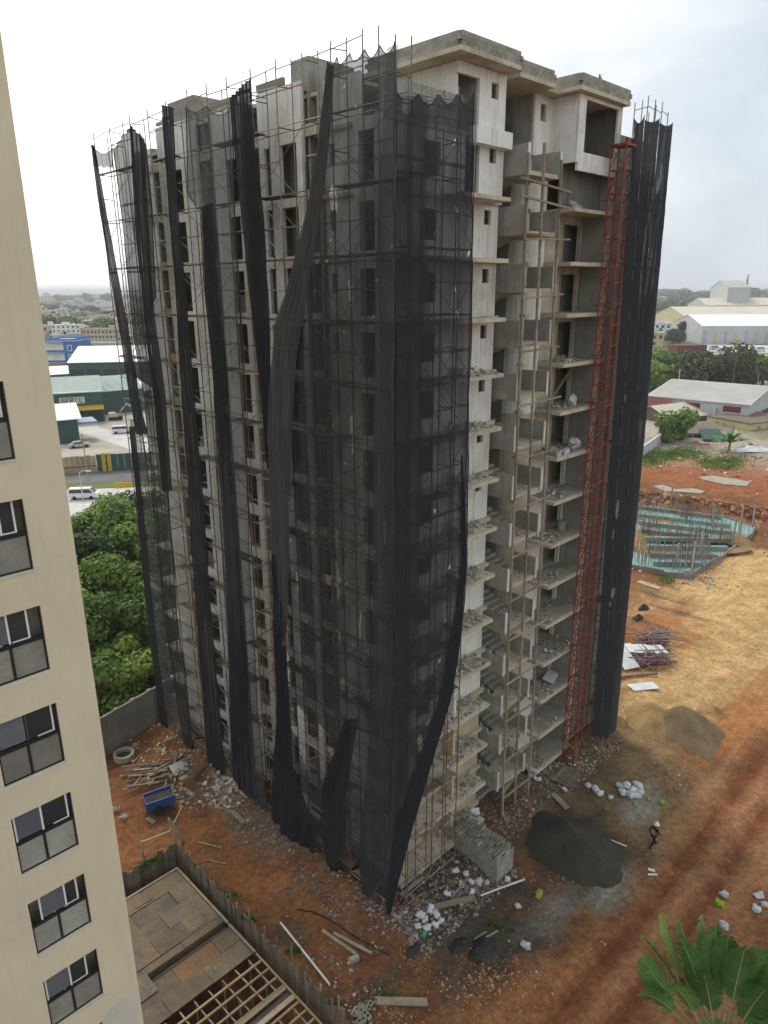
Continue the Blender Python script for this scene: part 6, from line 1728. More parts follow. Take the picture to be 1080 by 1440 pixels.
for x in (.25, .42, .62):
    m = MB(); m.box(Wd * x - .5, Wd * x + .5, -.1, .02, h * .5, h * .8); part(t_, 'window', m, 'frost')
for y in (2.5, 6, 9.5):
    for z in (.18, .6):
        m = MB(); m.box(Wd - .02, Wd + .1, y, y + 1.2, h * z, h * z + h * .22); part(t_, 'window', m, 'frost')
t_, Wd, h = box_building('low_house', 'low beige house with a brown flat roof in front of the yellow house', 'house', 955, 1038, 628, 611, 13, 'cream', 'rustroof', 0, 0, ybr=628)
for x in (.08, .22, .72): 
    m = MB(); m.box(Wd * x, Wd * x + 1.5, -.1, .02, .2, 2.6); part(t_, 'doorway_shade_panel', m, 'dark')  # dark panel paints the shade of the doorway
a, rz, L = at(986, 634, 1017, 635)
cn = thing('green_canopy', 'dark green sheet canopy on posts in front of the low house', 'canopy', a, rz)
m = MB(); m.sprism([(-.4, 2.6), (5, 3.9), (5, 4.0), (-.4, 2.7)], 0, L); part(cn, 'roof_sheet', m, 'dkgreen')
for x in (.2, L * .33, L * .66, L - .2):
    for y, hh in ((0, 2.6), (4.6, 3.7)):
        m = MB(); m.box(x - .08, x + .08, y - .08, y + .08, -.2, hh); part(cn, 'post', m, 'greywood')
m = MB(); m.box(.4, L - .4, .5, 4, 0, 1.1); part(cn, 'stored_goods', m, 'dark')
def garden_wall(label, pa, pb, h, mt, n=8, za=0, name='boundary_wall', t_=.2, cope=True):
    a, b = G(*pa), G(*pb); d = b - a; L = d.length
    th = thing(name, label, 'wall', (a.x, a.y, za), math.atan2(d.y, d.x))
    for i in range(n):
        m = MB(); m.box(L * i / n, L * (i + 1) / n - .01, -t_ / 2, t_ / 2, -1.2, h); part(th, 'wall_panel', m, mt)
    for i in range(n + 1):
        m = MB(); m.box(L * i / n - .18, L * i / n + .18, -t_ / 2 - .06, t_ / 2 + .06, -1.2, h + .08); part(th, 'pier', m, mt)
    if not cope: return th
    m = MB(); m.box(0, L, -t_ / 2 - .1, t_ / 2 + .1, h + .081, h + .16); part(th, 'coping', m, mt)
    return th
garden_wall('grey block boundary wall running back beside the dark nets', (896, 660), (938, 628), 4.0, 'greywall', 7)
garden_wall('tall pale panel wall in front of the light blue flats', (905, 556), (976, 527), 5.0, 'greywall', 10)
garden_wall('dark stained garden wall between the trees and the tower foot', (120, 1078), (236, 1006), 3.2, 'gardenwall', 5, cope=False)
a, rz, L = at(952, 500, 993, 499)
m = MB(); m.box(0, L, 0, 9, 0, 5.2); ct = solo('shipping_container', m, 'maroon', 'long rust red container block behind the trees', 'container', a, rz)
for i in range(24):
    m = MB(); m.box(L * (i + .2) / 24, L * (i + .6) / 24, -.12, -.001, .3, 4.9); part(ct, 'rib', m, 'maroon')
a, rz, L = at(985, 484, 1130, 484)
sh = gable('white_roof_depot', 'long depot with a white roof and yellow marked doors behind the car park', 'warehouse', a, rz, L, 60, 11, 17, 'greywall', 'whiteroof', 14)
for i in range(10):
    m = MB(); m.box(L * (i + .2) / 10, L * (i + .5) / 10, -.2, .02, .5, 8); part(sh, 'door', m, 'yellowwall' if i % 2 else 'greyroof')
a, rz, L = at(960, 473, 1130, 473)
gable('cream_roof_warehouse', 'very long warehouse with a cream roof behind the white roofed depot', 'warehouse', a, rz, L, 80, 14, 20, 'cream', 'creamroof', 20)
a, rz, L = at(990, 461, 1130, 461)
gable('grey_factory_hall', 'long grey factory hall on the right skyline', 'warehouse', a, rz, L, 60, 19, 25, 'greywall', 'creamroof', 12)
a, rz, L = at(1017, 460, 1048, 460)
gable('factory_tower', 'tall grey raised bay standing out of the factory hall', 'warehouse', a, rz, L, 50, 34, 40, 'greywall', 'greyroof', 6)
a, rz, L = at(980, 496, 1130, 500)
m = MB(); m.box(0, L, 0, .5, 0, 1.0); solo('car_park_kerb_wall', m, 'pave', 'low pale wall along the near edge of the car park', 'wall', a, rz)
strip('car_park', [(985, 497), (1130, 503), (1130, 486), (990, 484)], .03, 'pave')
for i, (x, y, pt) in enumerate(((1004, 492, 'carsilver'), (1015, 494, 'carsilver'), (1022, 492, 'dark'), (1043, 493, 'dark'), (1053, 496, 'dark'), (1058, 493, 'carwhite'), (1068, 494, 'carwhite'), (1048, 491, 'carwhite'))):
    car('%s car from the left in the distant car park' % ordn[i].replace('topmost', 'first').replace('fourth', 'fourth'), x, y, uni(-.3, .3), pt, 'car' if i % 3 else 'van', 1.25)
gr = [(929, 966, 462, 447, 'ltblue', 'light blue block of flats beside the dark nets', 4, 3), (918, 942, 478, 456, 'whiteroof', 'white house in front of the light blue flats', 3, 3), (934, 990, 452, 441, 'pastel', 'reddish terraced flats behind the light blue block', 7, 2),
      (978, 992, 464, 444, 'whiteroof', 'white balconied flats right of the light blue block', 2, 4), (942, 964, 438, 430, 'whiteroof', 'distant white building among the tree tops', 4, 2), (1069, 1100, 446, 422, 'whiteroof', 'tall white block cut by the right edge', 3, 5), (958, 986, 478, 462, 'cream', 'cream houses below the light blue flats', 4, 2),
      (906, 932, 488, 470, 'yellowwall', 'yellowish house at the net edge', 3, 2), (1060, 1072, 436, 430, 'orangewall', 'small orange tower left of the white block', 1, 2)]
for xl, xr, yb, yt, mt, lb, nx, nzz in gr:
    box_building('town_house', lb, 'house', xl, xr, yb, yt, 16, mt, 'roofgrey', nx, nzz, parapet=.7)
_, h = pole('utility_pole', 'pale concrete pole with a crossarm among the trees', 951, 565, 519, .22, 0, 'sheet', 1)
pole('utility_pole', 'tall brownish pole standing before the brown crowned tree', 1026, 570, 487, .2, 0, 'greywood', 1)
pole('utility_pole', 'short pale pole at the right by the dark gap', 1062, 560, 523, .2, 0, 'sheet', 1)
pa, pb = G(951, 565), G(1026, 570)
for i, (x0, yb0, yt0, x1, yb1, yt1) in enumerate(((951, 565, 520, 1026, 570, 489), (1026, 570, 489, 1160, 560, 484))):
    a, b = G(x0, yb0), G(x1, yb1); a.z, b.z = hz(a, yt0), hz(b, yt1)
    m = MB(); m.tube([a.lerp(b, f) - Vector((0, 0, 4 * .6 * f * (1 - f))) for f in np.linspace(0, 1, 9)], .05, 4); solo('power_line', m, 'tyre', ['power line sagging between the pale pole and the tall pole', 'power line from the tall pole to the right edge'][i], 'cable')
# lattice antenna on the skyline
p = G(1046, 432); hA = hz(p, 386)
an = thing('antenna_mast', 'thin lattice antenna on the right skyline', 'antenna', p)
for x, y in ((-3, -3), (3, -3), (3, 3), (-3, 3)):
    m = MB(); m.tube([(x, y, 0), (x * .15, y * .15, hA)], .5, 4); part(an, 'leg', m, 'galv')
for i in range(9):
    k0, k1 = 1 - .85 * i / 9, 1 - .85 * (i + 1) / 9
    m = MB(); m.tube([(-3 * k0, -3 * k0, hA * i / 9), (3 * k1, -3 * k1, hA * (i + 1) / 9)], .25, 4); part(an, 'brace', m, 'galv')
# tarps and slabs beyond the bank
for lb, pts, m_ in (('pale concrete slab lying on the red earth beyond the bank', [(982, 671), (1000, 669), (1030, 673), (1055, 678), (1050, 684), (1018, 681), (990, 675)], 'dusty'), ('ragged pale slab left of the big slab on red earth', [(919, 684), (932, 682), (950, 688), (975, 687), (992, 691), (985, 694), (960, 692), (935, 691)], 'dusty')):
    q = [G(x, y, 2.25) for x, y in pts]; c = sum(q, Vector()) / len(q); m = MB(); m.prism([(v.x - c.x, v.y - c.y) for v in q], -.4, 0.0)
    solo('concrete_slab', m, m_, lb, 'slab', (c.x, c.y, 2.3))
for lb, x, y, r, m_ in (('white and teal tarpaulin crumpled by the yellow house', 1055, 633, 3.6, 'sheet'), ('teal scrap of tarpaulin left of the white one', 1044, 633, 1.6, 'teal')):
    m = MB(); N = 16; m.v.append((0, 0, .8))
    for i in range(1, 5):
        for k in range(N):
            a = 2 * math.pi * k / N; w = r * i / 4 * (1 + .35 * nz3(math.cos(a) * 2, math.sin(a) * 2, x)); m.v.append((w * 1.4 * math.cos(a), w * .7 * math.sin(a), .8 * (1 - i / 4) + .35 * nz3(i * 1.3, k, y)))
    for k in range(N): m.f.append((0, 1 + k, 1 + (k + 1) % N))
    for i in range(3):
        for k in range(N): a, b = 1 + i * N + k, 1 + i * N + (k + 1) % N; m.f.append((a, a + N, b + N, b))
    p = GH(x, y, .1); solo('tarpaulin', m, m_, lb, 'tarpaulin', p, .2)

# --- teal foundation with starter bars
fpx = [(880, 705), (925, 707), (962, 713), (1008, 724), (1062, 741), (1056, 752), (1012, 783), (968, 808), (934, 804), (880, 792)]
q = [G(x, y, .5) for x, y in fpx]; c = sum(q, Vector()) / len(q)
fd = thing('foundation_raft', 'teal coated foundation raft crowded with starter bars', 'foundation', (c.x, c.y, 0))
m = MB(); m.prism([(v.x - c.x, v.y - c.y) for v in q], -.6, .45); part(fd, 'raft', m, 'teal')
for i in range(len(q)):
    v, w = q[i] - c, q[(i + 1) % len(q)] - c
    m = MB(); m.beam((v.x, v.y, .35), (w.x, w.y, .1), .25, .8); part(fd, 'edge_form', m, 'gardenwall')
def inside(x, y, poly):
    r = False
    for (x0, y0), (x1, y1) in zip(poly, poly[1:] + poly[:1]):
        if (y0 > y) != (y1 > y) and x < (x1 - x0) * (y - y0) / (y1 - y0) + x0: r = not r
    return r
for px, py, rs, rt in ((905, 760, 6, 5), (985, 762, 6, 2.5), (918, 735, 3, 2), (1020, 770, 3, 2)):       # sand filled cells
    p = G(px, py, .5) - c; m = MB(); m.prism([(p.x + rs * math.cos(a) * (1 + .25 * math.sin(3 * a + px)), p.y + rt * math.sin(a)) for a in np.linspace(0, 2 * math.pi, 15)[:-1]], .3, .47 + .01 * (px % 5)); part(fd, 'sand_fill', m, 'sand')
for k in range(9):                          # low upstand beams crossing the raft
    y0 = 708 + k * 11.5
    a = G(890 + k * 4, y0 + 6, .5) - c; b = G(1050 - abs(k - 3) * 12, y0 + 22 if k < 4 else y0 + 8, .5) - c
    m = MB(); 
    fr = [f for f in np.linspace(0, 1, 30) if inside(*(lambda P: (P.x, P.y))(a.lerp(b, f)), [((v - c).x, (v - c).y) for v in q])]
    if len(fr) > 3:
        A_, B_ = a.lerp(b, fr[0]), a.lerp(b, fr[-1]); m.beam((A_.x, A_.y, .7), (B_.x, B_.y, .7), .5, .6 + .02 * k); part(fd, 'upstand_beam', m, 'teal' if k % 3 else 'gardenwall')
cages = []
for v in range(4):
    m = MB(); n = random.choice((6, 8)); hb = uni(2.0, 3.4)
    for k in range(n):
        a = 2 * math.pi * k / n; x, y = uni(.4, 1.3) * math.cos(a), uni(.3, .8) * math.sin(a)
        m.tube([(x, y, 0), (x + uni(-.12, .12), y + uni(-.12, .12), hb * uni(.55, 1.1))], .03, 4)
    cages.append((m.mesh('rebar_cage', 'steelbar'), m.mesh('rebar_cage', 'palebar')))
nC = 0; polp = [(v.x, v.y) for v in q]
random.seed(11)
while nC < 130:
    px, py = uni(885, 1060), uni(706, 806)
    p = G(px, py, .45)
    if not inside(p.x, p.y, polp): continue
    o = tag(link('rebar_cage', random.choice(random.choice(cages)), None, p, uni(0, 3)), 'bundle of upright starter bars rising from the teal raft', 'rebar', 'starter bars on the teal raft')
    o.scale = (1, 1, uni(.8, 1.3)); nC += 1
for px, py in ((1001, 742), (942, 714), (1040, 752), (1058, 741), (984, 786), (972, 806), (1030, 766), (950, 800)):
    p = G(px, py, .4); m = MB(); hh = uni(3.0, 4.2); m.beam((0, 0, 0), (uni(-.1, .1), 0, hh), .2, .2); solo('rebar_post', m, 'palebar', 'thick pale bundle of bars standing at the edge of the teal raft', 'rebar', p, 0, 'thick bar bundles on the teal raft')

# --- distant town: four kinds of house, copied
def proto_house(w, d, h, floors, nx):
    th = thing('distant_house', 'small pale flat roofed house in the hazy distant town', 'house', (0, 0, 0), 0, 'distant town houses')
    m = MB(); m.box(-w / 2, w / 2, -d / 2, d / 2, -.5, h); part(th, 'wall', m, 'pastel')
    m = MB(); m.box(-w / 2 - .3, w / 2 + .3, -d / 2 - .3, d / 2 + .3, h, h + .35); r = part(th, 'roof', m, 'roofgrey')
    m = MB(); m.box(-w * .2, w * .05, -d * .1, d * .2, h + .351, h + 2.2); part(r, 'stair_head', m, 'pastel')
    m = MB(); m.lathe([(.8, h + .36), (.8, h + 1.9), (.3, h + 2.1)], 8, cx=w * .3); part(r, 'water_tank', m, 'dark')
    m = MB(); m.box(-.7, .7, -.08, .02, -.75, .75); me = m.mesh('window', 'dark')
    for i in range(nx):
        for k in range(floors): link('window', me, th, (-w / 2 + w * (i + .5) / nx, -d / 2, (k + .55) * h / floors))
    return th
PH = [proto_house(11, 12, 7, 2, 3), proto_house(14, 12, 10, 3, 4), proto_house(24, 13, 13, 4, 6), proto_house(10, 14, 4.2, 1, 3)]
used = [False] * 4
random.seed(5)
def place_house(px, py, k):
    p = G(px, py); rz = math.atan2(-p.x, p.y) + uni(-.35, .35)
    if not used[k]:
        used[k] = True; PH[k].location = p; PH[k].rotation_euler = (0, 0, rz); o = PH[k]
    else: o = dup(PH[k], p, rz)
    s = uni(.75, 1.15) * (1.2 if py < 428 else 1); o.scale = (s * uni(.9, 1.5), s, s * uni(.8, 1.25))
cnt = 0
for _ in range(150):
    y = 419 + 62 * rnd() ** 1.6; place_house(uni(55, 215), y, random.choice((0, 0, 1, 1, 3, 2) if y > 425 else (0, 1, 2, 2)))
for _ in range(110):
    y = 414 + 28 * rnd() ** 1.3; place_house(uni(925, 1085), y, random.choice((0, 0, 1, 3, 2)))
for _ in range(10):
    place_house(uni(905, 975), uni(452, 480), random.choice((0, 3, 3)))

# ------------------------------------------------------------------ trees
random.seed(21)
def crown_mesh(name, blobs, n, leaf, m):
    mb = MB()
    tot = sum(b[3] ** 2 for b in blobs)
    for (cx, cy, cz, r) in blobs:
        for _ in range(int(n * r * r / tot)):
            d = Vector((random.gauss(0, 1), random.gauss(0, 1), random.gauss(0, 1))).normalized()
            rr = r * (1 - .55 * rnd() ** 2.2) * (1 + .28 * nz3(d.x * 2.2 + cx, d.y * 2.2 + cy, d.z * 2.2 + cz))
            p = Vector((cx + d.x * rr, cy + d.y * rr, cz + d.z * rr * .8))
            nrm = (d + Vector((uni(-.7, .7), uni(-.7, .7), uni(-.2, .9)))).normalized()
            u = nrm.orthogonal().normalized(); a = uni(0, 6.28); v = nrm.cross(u)
            x = (u * math.cos(a) + v * math.sin(a)) * leaf * uni(.6, 1.2); y = nrm.cross(x).normalized() * leaf * .5 * uni(.7, 1.2)
            mb.add([tuple(p - x * .6), tuple(p + y), tuple(p + x * .8), tuple(p - y)], [(0, 1, 2, 3)])
    return mb.mesh(name, m)
def blobs_for(R, H, n, low=False):
    bl = []
    for i in range(n):
        a = uni(0, 6.28); q = R * .72 * math.sqrt(rnd()); z = H * uni(.12 if low else .36, .88) * (1 - .18 * q / R)
        bl.append((q * math.cos(a), q * math.sin(a), z, R * uni(.26, .46)))
    return bl
def make_tree(label, at_, R, H, nb, nl, leaf, m, group=None, name='tree', rz=0, low=False):
    th = thing(name, label, 'tree', at_, rz, group)
    bl = blobs_for(R, H, nb, low)
    mb = MB(); mb.tube([(0, 0, -.5), (.1, .05, H * .22), (uni(-.3, .3), uni(-.3, .3), H * .5)], R * .075, 8, r1=R * .035); tr_ = part(th, 'trunk', mb, 'bark')
    for b in bl[:7]:
        mb = MB(); mb.tube([(0.05, 0, H * .25), (b[0] * .5, b[1] * .5, H * .25 + (b[2] - H * .25) * .65), b[:3]], R * .035, 5, r1=R * .008); part(tr_, 'limb', mb, 'bark')
    link('crown', crown_mesh('crown', bl, nl, leaf, m), th)
    return th
tl = [(120, 985, 4.2, 9.5, 'leaf'), (196, 950, 4.6, 10, 'leaf'), (160, 905, 5.0, 11.5, 'leafbright'), (225, 900, 4.5, 11, 'leaf'), (122, 890, 4.6, 12, 'leafdark'), (190, 850, 5.2, 13, 'leafbright'), (140, 830, 5.0, 13, 'leaf'), (235, 840, 5, 13, 'leaf'), (100, 840, 5, 12, 'leaf'), (165, 812, 5.2, 9.5, 'leafbright'), (210, 790, 5.0, 10, 'leaf')]
tlab = ['dark tree against the beige wall at the garden wall', 'full green tree above the garden wall beside the left nets', 'bright green tree in the middle of the row behind the wall', 'tree half hidden by the leftmost net', 'dark tree close to the beige corner', 'sunlit bushy tree high in the row beside the left nets', 'mid green tree up the row beside the beige wall', 'tree behind the left nets of the tower', 'tree mostly hidden by the beige block', 'sunlit topmost tree below the pale road', 'topmost right tree below the road by the nets']
for (px, py, R, H, m_), lb in zip(tl, tlab):
    make_tree(lb, G(px, py), R, H, 16, 7500, .36, m_)
for px, py, R, H, m_, lb in ((150, 1012, 3.4, 5.6, 'leaf', 'low leafy tree overhanging the stained garden wall'), (186, 990, 3.4, 6.0, 'leafbright', 'low bright tree just behind the stained garden wall'), (118, 1010, 3.2, 6.0, 'leaf', 'low tree between the beige block and the garden wall'), (215, 968, 3.2, 6.5, 'leaf', 'low tree at the net end of the garden wall')):
    make_tree(lb, G(px, py - 8), R, H, 18, 7000, .34, m_, low=True)
tr = [(905, 556, 8, 12, 'leafbright', 'bright green tree at the edge of the dark nets'), (935, 552, 9, 14, 'leaf', 'green tree left of the brown crowned tree'), (968, 556, 8, 14, 'leafdark', 'dark green tree around the pale pole'), (1003, 558, 13, 17, 'leafbrown', 'broad brownish crowned tree behind the grey warehouse'), (1040, 554, 9, 13, 'leafdark', 'dark tree right of the tall pole'), (1070, 552, 9, 15, 'leaf', 'spreading green tree at the right edge behind the warehouse'), (985, 545, 9, 13, 'leafdark', 'dark tree behind the brown crowned tree'), (920, 540, 9, 12, 'leaf', 'tree below the tall pale panel wall'),
      (1057, 540, 8, 11, 'leafbright', 'lighter tree behind the right edge trees'), (966, 478, 9, 13, 'leafdark', 'round dark tree in front of the white depot'), (945, 483, 8, 9, 'leafdark', 'low dark bush by the panel wall')]
for px, py, R, H, m_, lb in tr:
    make_tree(lb, G(px, py), R, H, 14, 3600, .95, m_)
make_tree('leafy tree standing by the boundary wall before the lean-to shed', G(942, 632), 5.6, 10, 12, 3600, .6, 'leaf')
# low scrub: grass tufts by the wall and the bank
def scrub(label, pts, n, h, m_, sp, name='grass'):
    mb = MB()
    for _ in range(n):
        x, y = random.choice(pts); p = GH(x + random.gauss(0, sp), y + random.gauss(0, sp * .35))
        a = uni(0, 6.28); w = h * .25; q = Vector((math.cos(a) * w, math.sin(a) * w, 0)); t_ = Vector((uni(-.4, .4) * h, uni(-.4, .4) * h, h * uni(.5, 1.2)))
        mb.add([tuple(p - q), tuple(p + q), tuple(p + t_)], [(0, 1, 2)])
    return solo(name, mb, m_, label, name, kind='stuff')
scrub('rough green grass along the boundary wall and low house', [(915, 648), (930, 640), (945, 640), (960, 636), (975, 640), (1000, 650), (1030, 648), (1020, 655)], 7000, .34, 'leaf', 12)
scrub('weeds on the spoil along the board fence', [(345, 1292), (415, 1338), (470, 1412), (220, 1210), (205, 1218), (325, 1260), (545, 1400)], 380, .35, 'leaf', 5)
scrub('weeds between the foundation and the yellow soil', [(940, 818), (935, 815), (900, 700), (960, 702)], 260, .5, 'leafbright', 4)
scrub('green patches on the mud by the black plastic sheets', [(700, 1305), (720, 1310), (672, 1353), (690, 1300)], 160, .2, 'leaf', 3)
# distant trees
FT = [make_tree('dark tree crown in the hazy tree belt of the distant town', (0, 0, -100), 7, 10, 8, 420, 1.9, mm_, 'distant town trees') for mm_ in ('leafdark', 'leaf', 'leafdark')]
uf = [False] * 3
def far_tree(px, py, s):
    k = random.randrange(3); p = G(px, py); p.z -= .5
    if not uf[k]: uf[k] = True; o = FT[k]; o.location = p; o.rotation_euler = (0, 0, uni(0, 6))
    else: o = dup(FT[k], p, uni(0, 6))
    o.scale = (s * uni(.9, 1.5), s * uni(.9, 1.4), s * uni(.75, 1.2))
for _ in range(110): y = 418 + 55 * rnd() ** 1.7; far_tree(uni(55, 215), y, uni(.8, 1.3) * (2.2 if y < 428 else 1.2))
for _ in range(130): y = 415 + 34 * rnd() ** 1.2; far_tree(uni(922, 1085), y, uni(.9, 1.4) * (2.2 if y < 428 else 1.3))
for x, y, s in ((76, 455, 1.1), (110, 447, 1.4), (120, 446, 1.3), (132, 445, 1.5), (73, 475, .9), (178, 478, .8), (940, 447, 1.5), (930, 450, 1.3), (1000, 447, 1.6), (1066, 446, 1.4), (985, 446, 1.6)): far_tree(x, y, s)

# ------------------------------------------------------------------ palms at the lower right
def blade(L, Wd, droop, torn, seed):
    """banana-like blade along +z, folded at the midrib, edges torn into strips"""
    mb = MB(); n = 22
    prof = lambda v: max(.04, math.sin(math.pi * min(1, v * .93 + .07)) ** .55) * (1 - .12 * v)
    def ctr(v): return Vector((0, -droop * v * v * L, L * (v - .18 * droop * v ** 3)))
    for side in (-1, 1):
        for i in range(n):
            v0, v1 = i / n, (i + 1) / n
            gap = .45 * torn * max(0, nz3(i * 1.7, seed, side)) 
            w0, w1 = Wd / 2 * prof(v0), Wd / 2 * prof(v1)
            c0, c1 = ctr(v0), ctr(v1)
            dz = uni(-.03, .03) * (1 + 2 * torn); up = -.28
            e0 = Vector((side * w0, w0 * up * -1 + dz, w0 * .25)); e1 = Vector((side * w1, w1 * up * -1 + dz, w1 * .25 - gap * L / n))
            h0 = Vector((side * w0 * .5, w0 * .2, w0 * .1)); h1 = Vector((side * w1 * .5, w1 * .2, w1 * .1))
            mb.add([tuple(c0), tuple(c1), tuple(c1 + h1), tuple(c0 + h0)], [(0, 1, 2, 3)])
            mb.add([tuple(c0 + h0), tuple(c1 + h1), tuple(c1 + e1), tuple(c0 + e0)], [(0, 1, 2, 3)])
    return mb, ctr
def fan_palm(label, base, rz, leaves, trunk_to):
    th = thing('fan_palm', label, 'palm', base, rz)
    mb = MB(); mb.tube([(0, 0, trunk_to - base.z - .3), (.05, 0, -1.5), (0, 0, 0.15)], .24, 10, r1=.2); part(th, 'trunk', mb, 'bark')
    for ang, lean, pl, L, Wd, droop, torn, m_, tw in leaves:
        R_ = Matrix.Rotation(math.radians(ang), 4, 'Y') @ Matrix.Rotation(math.radians(lean), 4, 'X')
        mb = MB(); mb.tube([(0, 0, 0), (0, .03, pl * .5), (0, 0, pl)], .055, 6, r1=.028)
        s_ = part(th, 'stalk', mb, 'palmstem'); s_.matrix_local = R_
        mb, ctr = blade(L, Wd, droop, torn, ang)
        b_ = part(s_, 'leaf', mb, m_); b_.matrix_local = Matrix.Translation((0, 0, pl)) @ Matrix.Rotation(math.radians(tw), 4, 'Z')
        mb = MB(); mb.tube([(0, 0, pl)] + [tuple(Vector((0, 0, pl)) + Matrix.Rotation(math.radians(tw), 3, 'Z') @ (ctr(v) + Vector((0, -.012, 0)))) for v in np.linspace(0, 1, 8)], .026, 5, r1=.008); part(s_, 'midrib', mb, 'palmstem')
def cast(px, py, depth): return CAM + ray(px, py) * (depth / FPX)
b0 = cast(1012, 1490, 25.0)
lv = [(-47, -6, 2.35, 2.1, .95, .25, .9, 'palmleaf', 45), (-40, -14, 2.5, 2.1, .85, .12, .6, 'palmleaf', -60), (-34, -20, 2.7, 2.2, .7, .08, .3, 'palmyellow', 75), (-27, -22, 2.7, 2.0, .7, .1, .4, 'palmyellow', 70), (-22, -12, 2.5, 2.0, 1.0, .15, .6, 'palmleaf', -20),
      (-16, -20, 2.8, 2.1, .75, .1, .4, 'palmyellow', 65), (-10, -16, 2.7, 2.1, 1.0, .1, .4, 'palmleaf', 35), (-4, -14, 2.6, 2.1, 1.0, .1, .3, 'palmleaf', 10), (3, -10, 2.4, 2.2, 1.15, .08, .15, 'palmleaf', -5), (9, -14, 2.5, 2.2, 1.1, .12, .2, 'palmleaf', 15), (16, -8, 1.9, 2.0, 1.1, .3, .7, 'palmleaf', -15), (23, -14, 2.6, 2.1, 1.05, .25, .6, 'palmleaf', 30), (30, -10, 2.2, 2.1, 1.1, .3, .7, 'palmleaf', -30), (38, -10, 1.7, 2.0, 1.1, .35, .9, 'palmleaf', 30), (48, -6, 2.4, 2.1, 1.0, .4, .9, 'palmleaf', -20),
      (-52, -2, 2.1, 1.9, .8, .55, 1.3, 'palmleaf', 10), (-30, 2, 2.1, 1.9, .95, .3, .8, 'palmleaf', -10), (-14, 0, 2.1, 1.9, 1.0, .2, .5, 'palmleaf', 0)]
fan_palm('large traveller palm with a fan of torn green blades in the lower right corner', b0, math.radians(-24), lv, 0)
b1 = cast(1092, 1480, 26.5)
lv2 = [(a, uni(-18, 4), uni(2.4, 3.2), uni(2.0, 2.4), uni(.9, 1.1), uni(.15, .4), uni(.3, .9), 'palmleaf', uni(-50, 50)) for a in (-56, -44, -34, -24, -12, 0, 14, 28, 40)]
fan_palm('darker second palm cut by the right edge behind the large fan', b1, math.radians(-10), lv2, 0)
b2 = cast(1060, 1540, 25.6)
lv3 = [(a, uni(-25, 25), uni(1.6, 2.5), uni(1.8, 2.2), uni(.9, 1.1), uni(.2, .5), uni(.3, .9), 'palmleaf', uni(-90, 90)) for a in (-70, -45, -20, 0, 20, 45, 70, -10, 10, -30, 30)]
fan_palm('low palm clump under the large fan at the bottom right corner', b2, .3, lv3, 0)
# banana plant by the green canopy
bp = GH(1025, 634)
th = thing('banana_plant', 'banana plant growing beside the green canopy', 'plant', bp)
mb = MB(); mb.tube([(0, 0, 0), (0, 0, 2.0)], .3, 8, r1=.2); part(th, 'stem', mb, 'palmstem')
for i in range(14):
    mb, _ = blade(3.8, 1.2, .35, .8, i); o = part(th, 'leaf', mb, 'palmyellow' if i % 3 == 0 else 'palmleaf'); o.matrix_local = Matrix.Translation((0, 0, 1.6)) @ Matrix.Rotation(i * 2.4, 4, 'Z') @ Matrix.Rotation(uni(.35, 1.1), 4, 'X')

# ------------------------------------------------------------------ the walking worker
def skinned(name, V, E, Rr, m, parent, sub=2):
    me = bpy.data.meshes.new(name); me.from_pydata(V, E, []); me.update()
    o = bpy.data.objects.new(name, me); COL.objects.link(o)
    o.modifiers.new('skin', 'SKIN'); sd = o.modifiers.new('sub', 'SUBSURF'); sd.levels = sd.render_levels = sub
    if not me.skin_vertices: 
        bpy.context.view_layer.objects.active = o
        me.attributes  # layer is created by the modifier below
    lay = me.skin_vertices[0].data if me.skin_vertices else None
    if lay:
        for i, r in enumerate(Rr): lay[i].radius = (r, r) if not isinstance(r, tuple) else r
        lay[0].use_root = True
    dg = bpy.context.evaluated_depsgraph_get()
    ev = bpy.data.meshes.new_from_object(o.evaluated_get(dg))
    bpy.data.objects.remove(o)
    ev.materials.clear(); ev.materials.append(M[m]); ev.polygons.foreach_set('use_smooth', [True] * len(ev.polygons))
    return link(name, ev, parent)
wp = GH(917, 1191)
wk = thing('person', 'worker in white helmet and orange red vest walking past the dark sand heap', 'person', wp, math.radians(25))
# faces +x; left is +y
J = {'pel': (0, 0, .95), 'sp': (.03, 0, 1.12), 'ch': (.07, 0, 1.36), 'nk': (.10, 0, 1.52), 'hd': (.13, 0, 1.62), 'tp': (.14, 0, 1.74),
     'lh': (.02, .1, .90), 'lk': (.24, .11, .52), 'la': (.34, .11, .10), 'lt': (.50, .12, .05),
     'rh': (.0, -.1, .90), 'rk': (-.06, -.11, .50), 'ra': (-.34, -.11, .18), 'rt': (-.24, -.12, .05),
     'ls': (.07, .19, 1.42), 'le': (-.1, .25, 1.17), 'lw': (-.06, .24, .93), 'lf': (-.03, .23, .84), 'rs': (.07, -.19, 1.42), 're': (.1, -.26, 1.16), 'rw': (.3, -.24, 1.03), 'rf': (.38, -.23, 1.02)}
K = list(J); ix = {k: i for i, k in enumerate(K)}
EE = [('pel', 'sp'), ('sp', 'ch'), ('ch', 'nk'), ('nk', 'hd'), ('hd', 'tp'), ('pel', 'lh'), ('lh', 'lk'), ('lk', 'la'), ('la', 'lt'), ('pel', 'rh'), ('rh', 'rk'), ('rk', 'ra'), ('ra', 'rt'), ('ch', 'ls'), ('ls', 'le'), ('le', 'lw'), ('lw', 'lf'), ('ch', 'rs'), ('rs', 're'), ('re', 'rw'), ('rw', 'rf')]
RR = {'pel': .13, 'sp': .12, 'ch': .15, 'nk': .055, 'hd': .095, 'tp': .07, 'lh': .09, 'lk': .06, 'la': .042, 'lt': .035, 'rh': .09, 'rk': .06, 'ra': .042, 'rt': .035, 'ls': .06, 'le': .043, 'lw': .03, 'lf': .035, 'rs': .06, 're': .043, 'rw': .03, 'rf': .035}
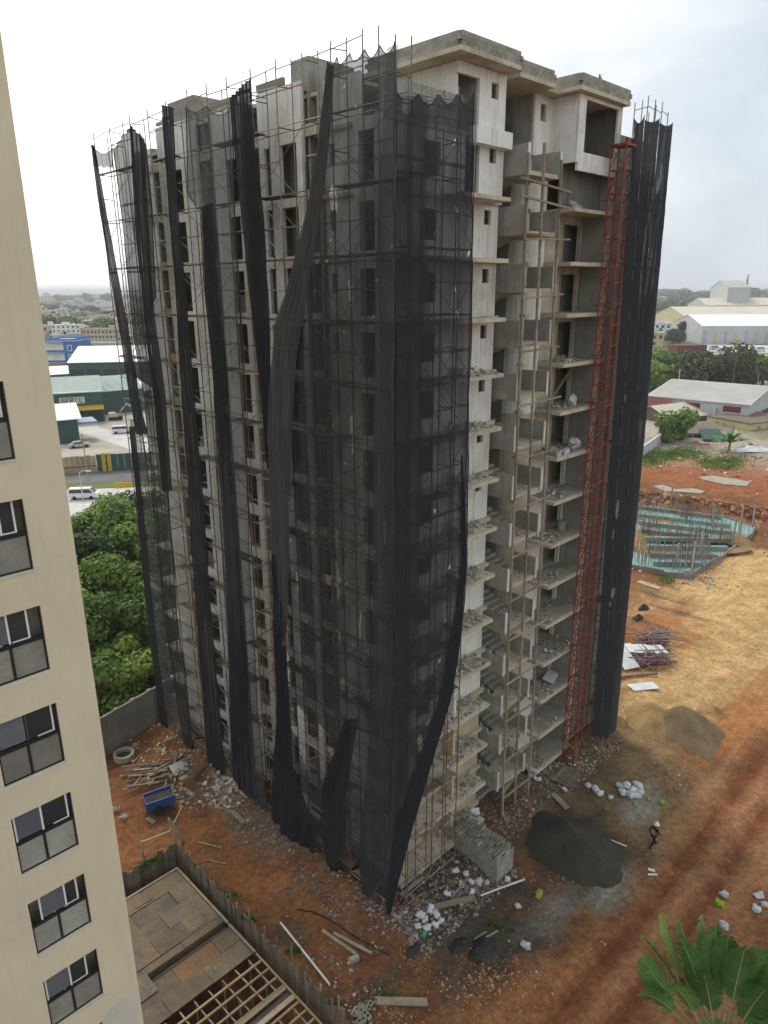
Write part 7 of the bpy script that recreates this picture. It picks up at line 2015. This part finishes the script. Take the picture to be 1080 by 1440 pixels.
skinned('body', [J[k] for k in K], [(ix[a], ix[b]) for a, b in EE], [RR[k] for k in K], 'skin', wk)
def sub(keys, add, m, name, cut=None):
    kk = [k for k in K if k in keys]; ii = {k: i for i, k in enumerate(kk)}
    return skinned(name, [J[k] for k in kk], [(ii[a], ii[b]) for a, b in EE if a in ii and b in ii], [RR[k] + add for k in kk], m, wk)
sub(('pel', 'lh', 'lk', 'la', 'rh', 'rk', 'ra'), .02, 'cloth', 'trousers')
sub(('sp', 'ch', 'ls', 'le', 'lw', 'rs', 're', 'rw'), .016, 'cloth', 'jacket')
J['pel2'] = (.01, 0, 1.0)
vt = skinned('vest', [(.01, 0, .98), (.03, 0, 1.14), (.07, 0, 1.34), (.07, .1, 1.43), (.07, -.1, 1.43)], [(0, 1), (1, 2), (2, 3), (2, 4)], [.155, .155, .18, .1, .1], 'vest', wk)
for y in (-.08, .08):
    m = MB(); m.box(-.13, -.115, y - .025, y + .025, 1.0, 1.42); part(vt, 'reflective_strip', m, 'sheet')
for side in ('l', 'r'):
    a, b = Vector(J[side + 'a']), Vector(J[side + 't']); m = MB(); m.tube([tuple(a + Vector((0, 0, .06))), tuple(a - Vector((.0, 0, .03))), tuple(b + Vector((.02, 0, 0)))], .06, 8, r1=.045); part(wk, 'boot', m, 'tyre', True)
m = MB(); m.lathe([(.19, 1.70), (.145, 1.71), (.145, 1.76), (.12, 1.83), (.06, 1.87), (.005, 1.88)], 16, cx=.14); part(wk, 'helmet', m, 'helmet', True)

# ------------------------------------------------------------------ the humid air over the town
mh = bpy.data.materials.new('humid_air'); mh.use_nodes = True
n_, l_ = mh.node_tree.nodes, mh.node_tree.links; n_.clear()
o_ = n_.new('ShaderNodeOutputMaterial'); v_ = n_.new('ShaderNodeVolumePrincipled')
v_.inputs['Color'].default_value = (0.93, 0.96, 1.0, 1); v_.inputs['Density'].default_value = 0.00022
l_.new(v_.outputs[0], o_.inputs['Volume'])
m = MB(); m.box(-27000, 31000, -27000, 31000, -6, 62)
hzb = link('haze', m.mesh('haze', mh)); hzb['kind'] = 'stuff'; hzb['label'] = 'humid haze over the distant town'
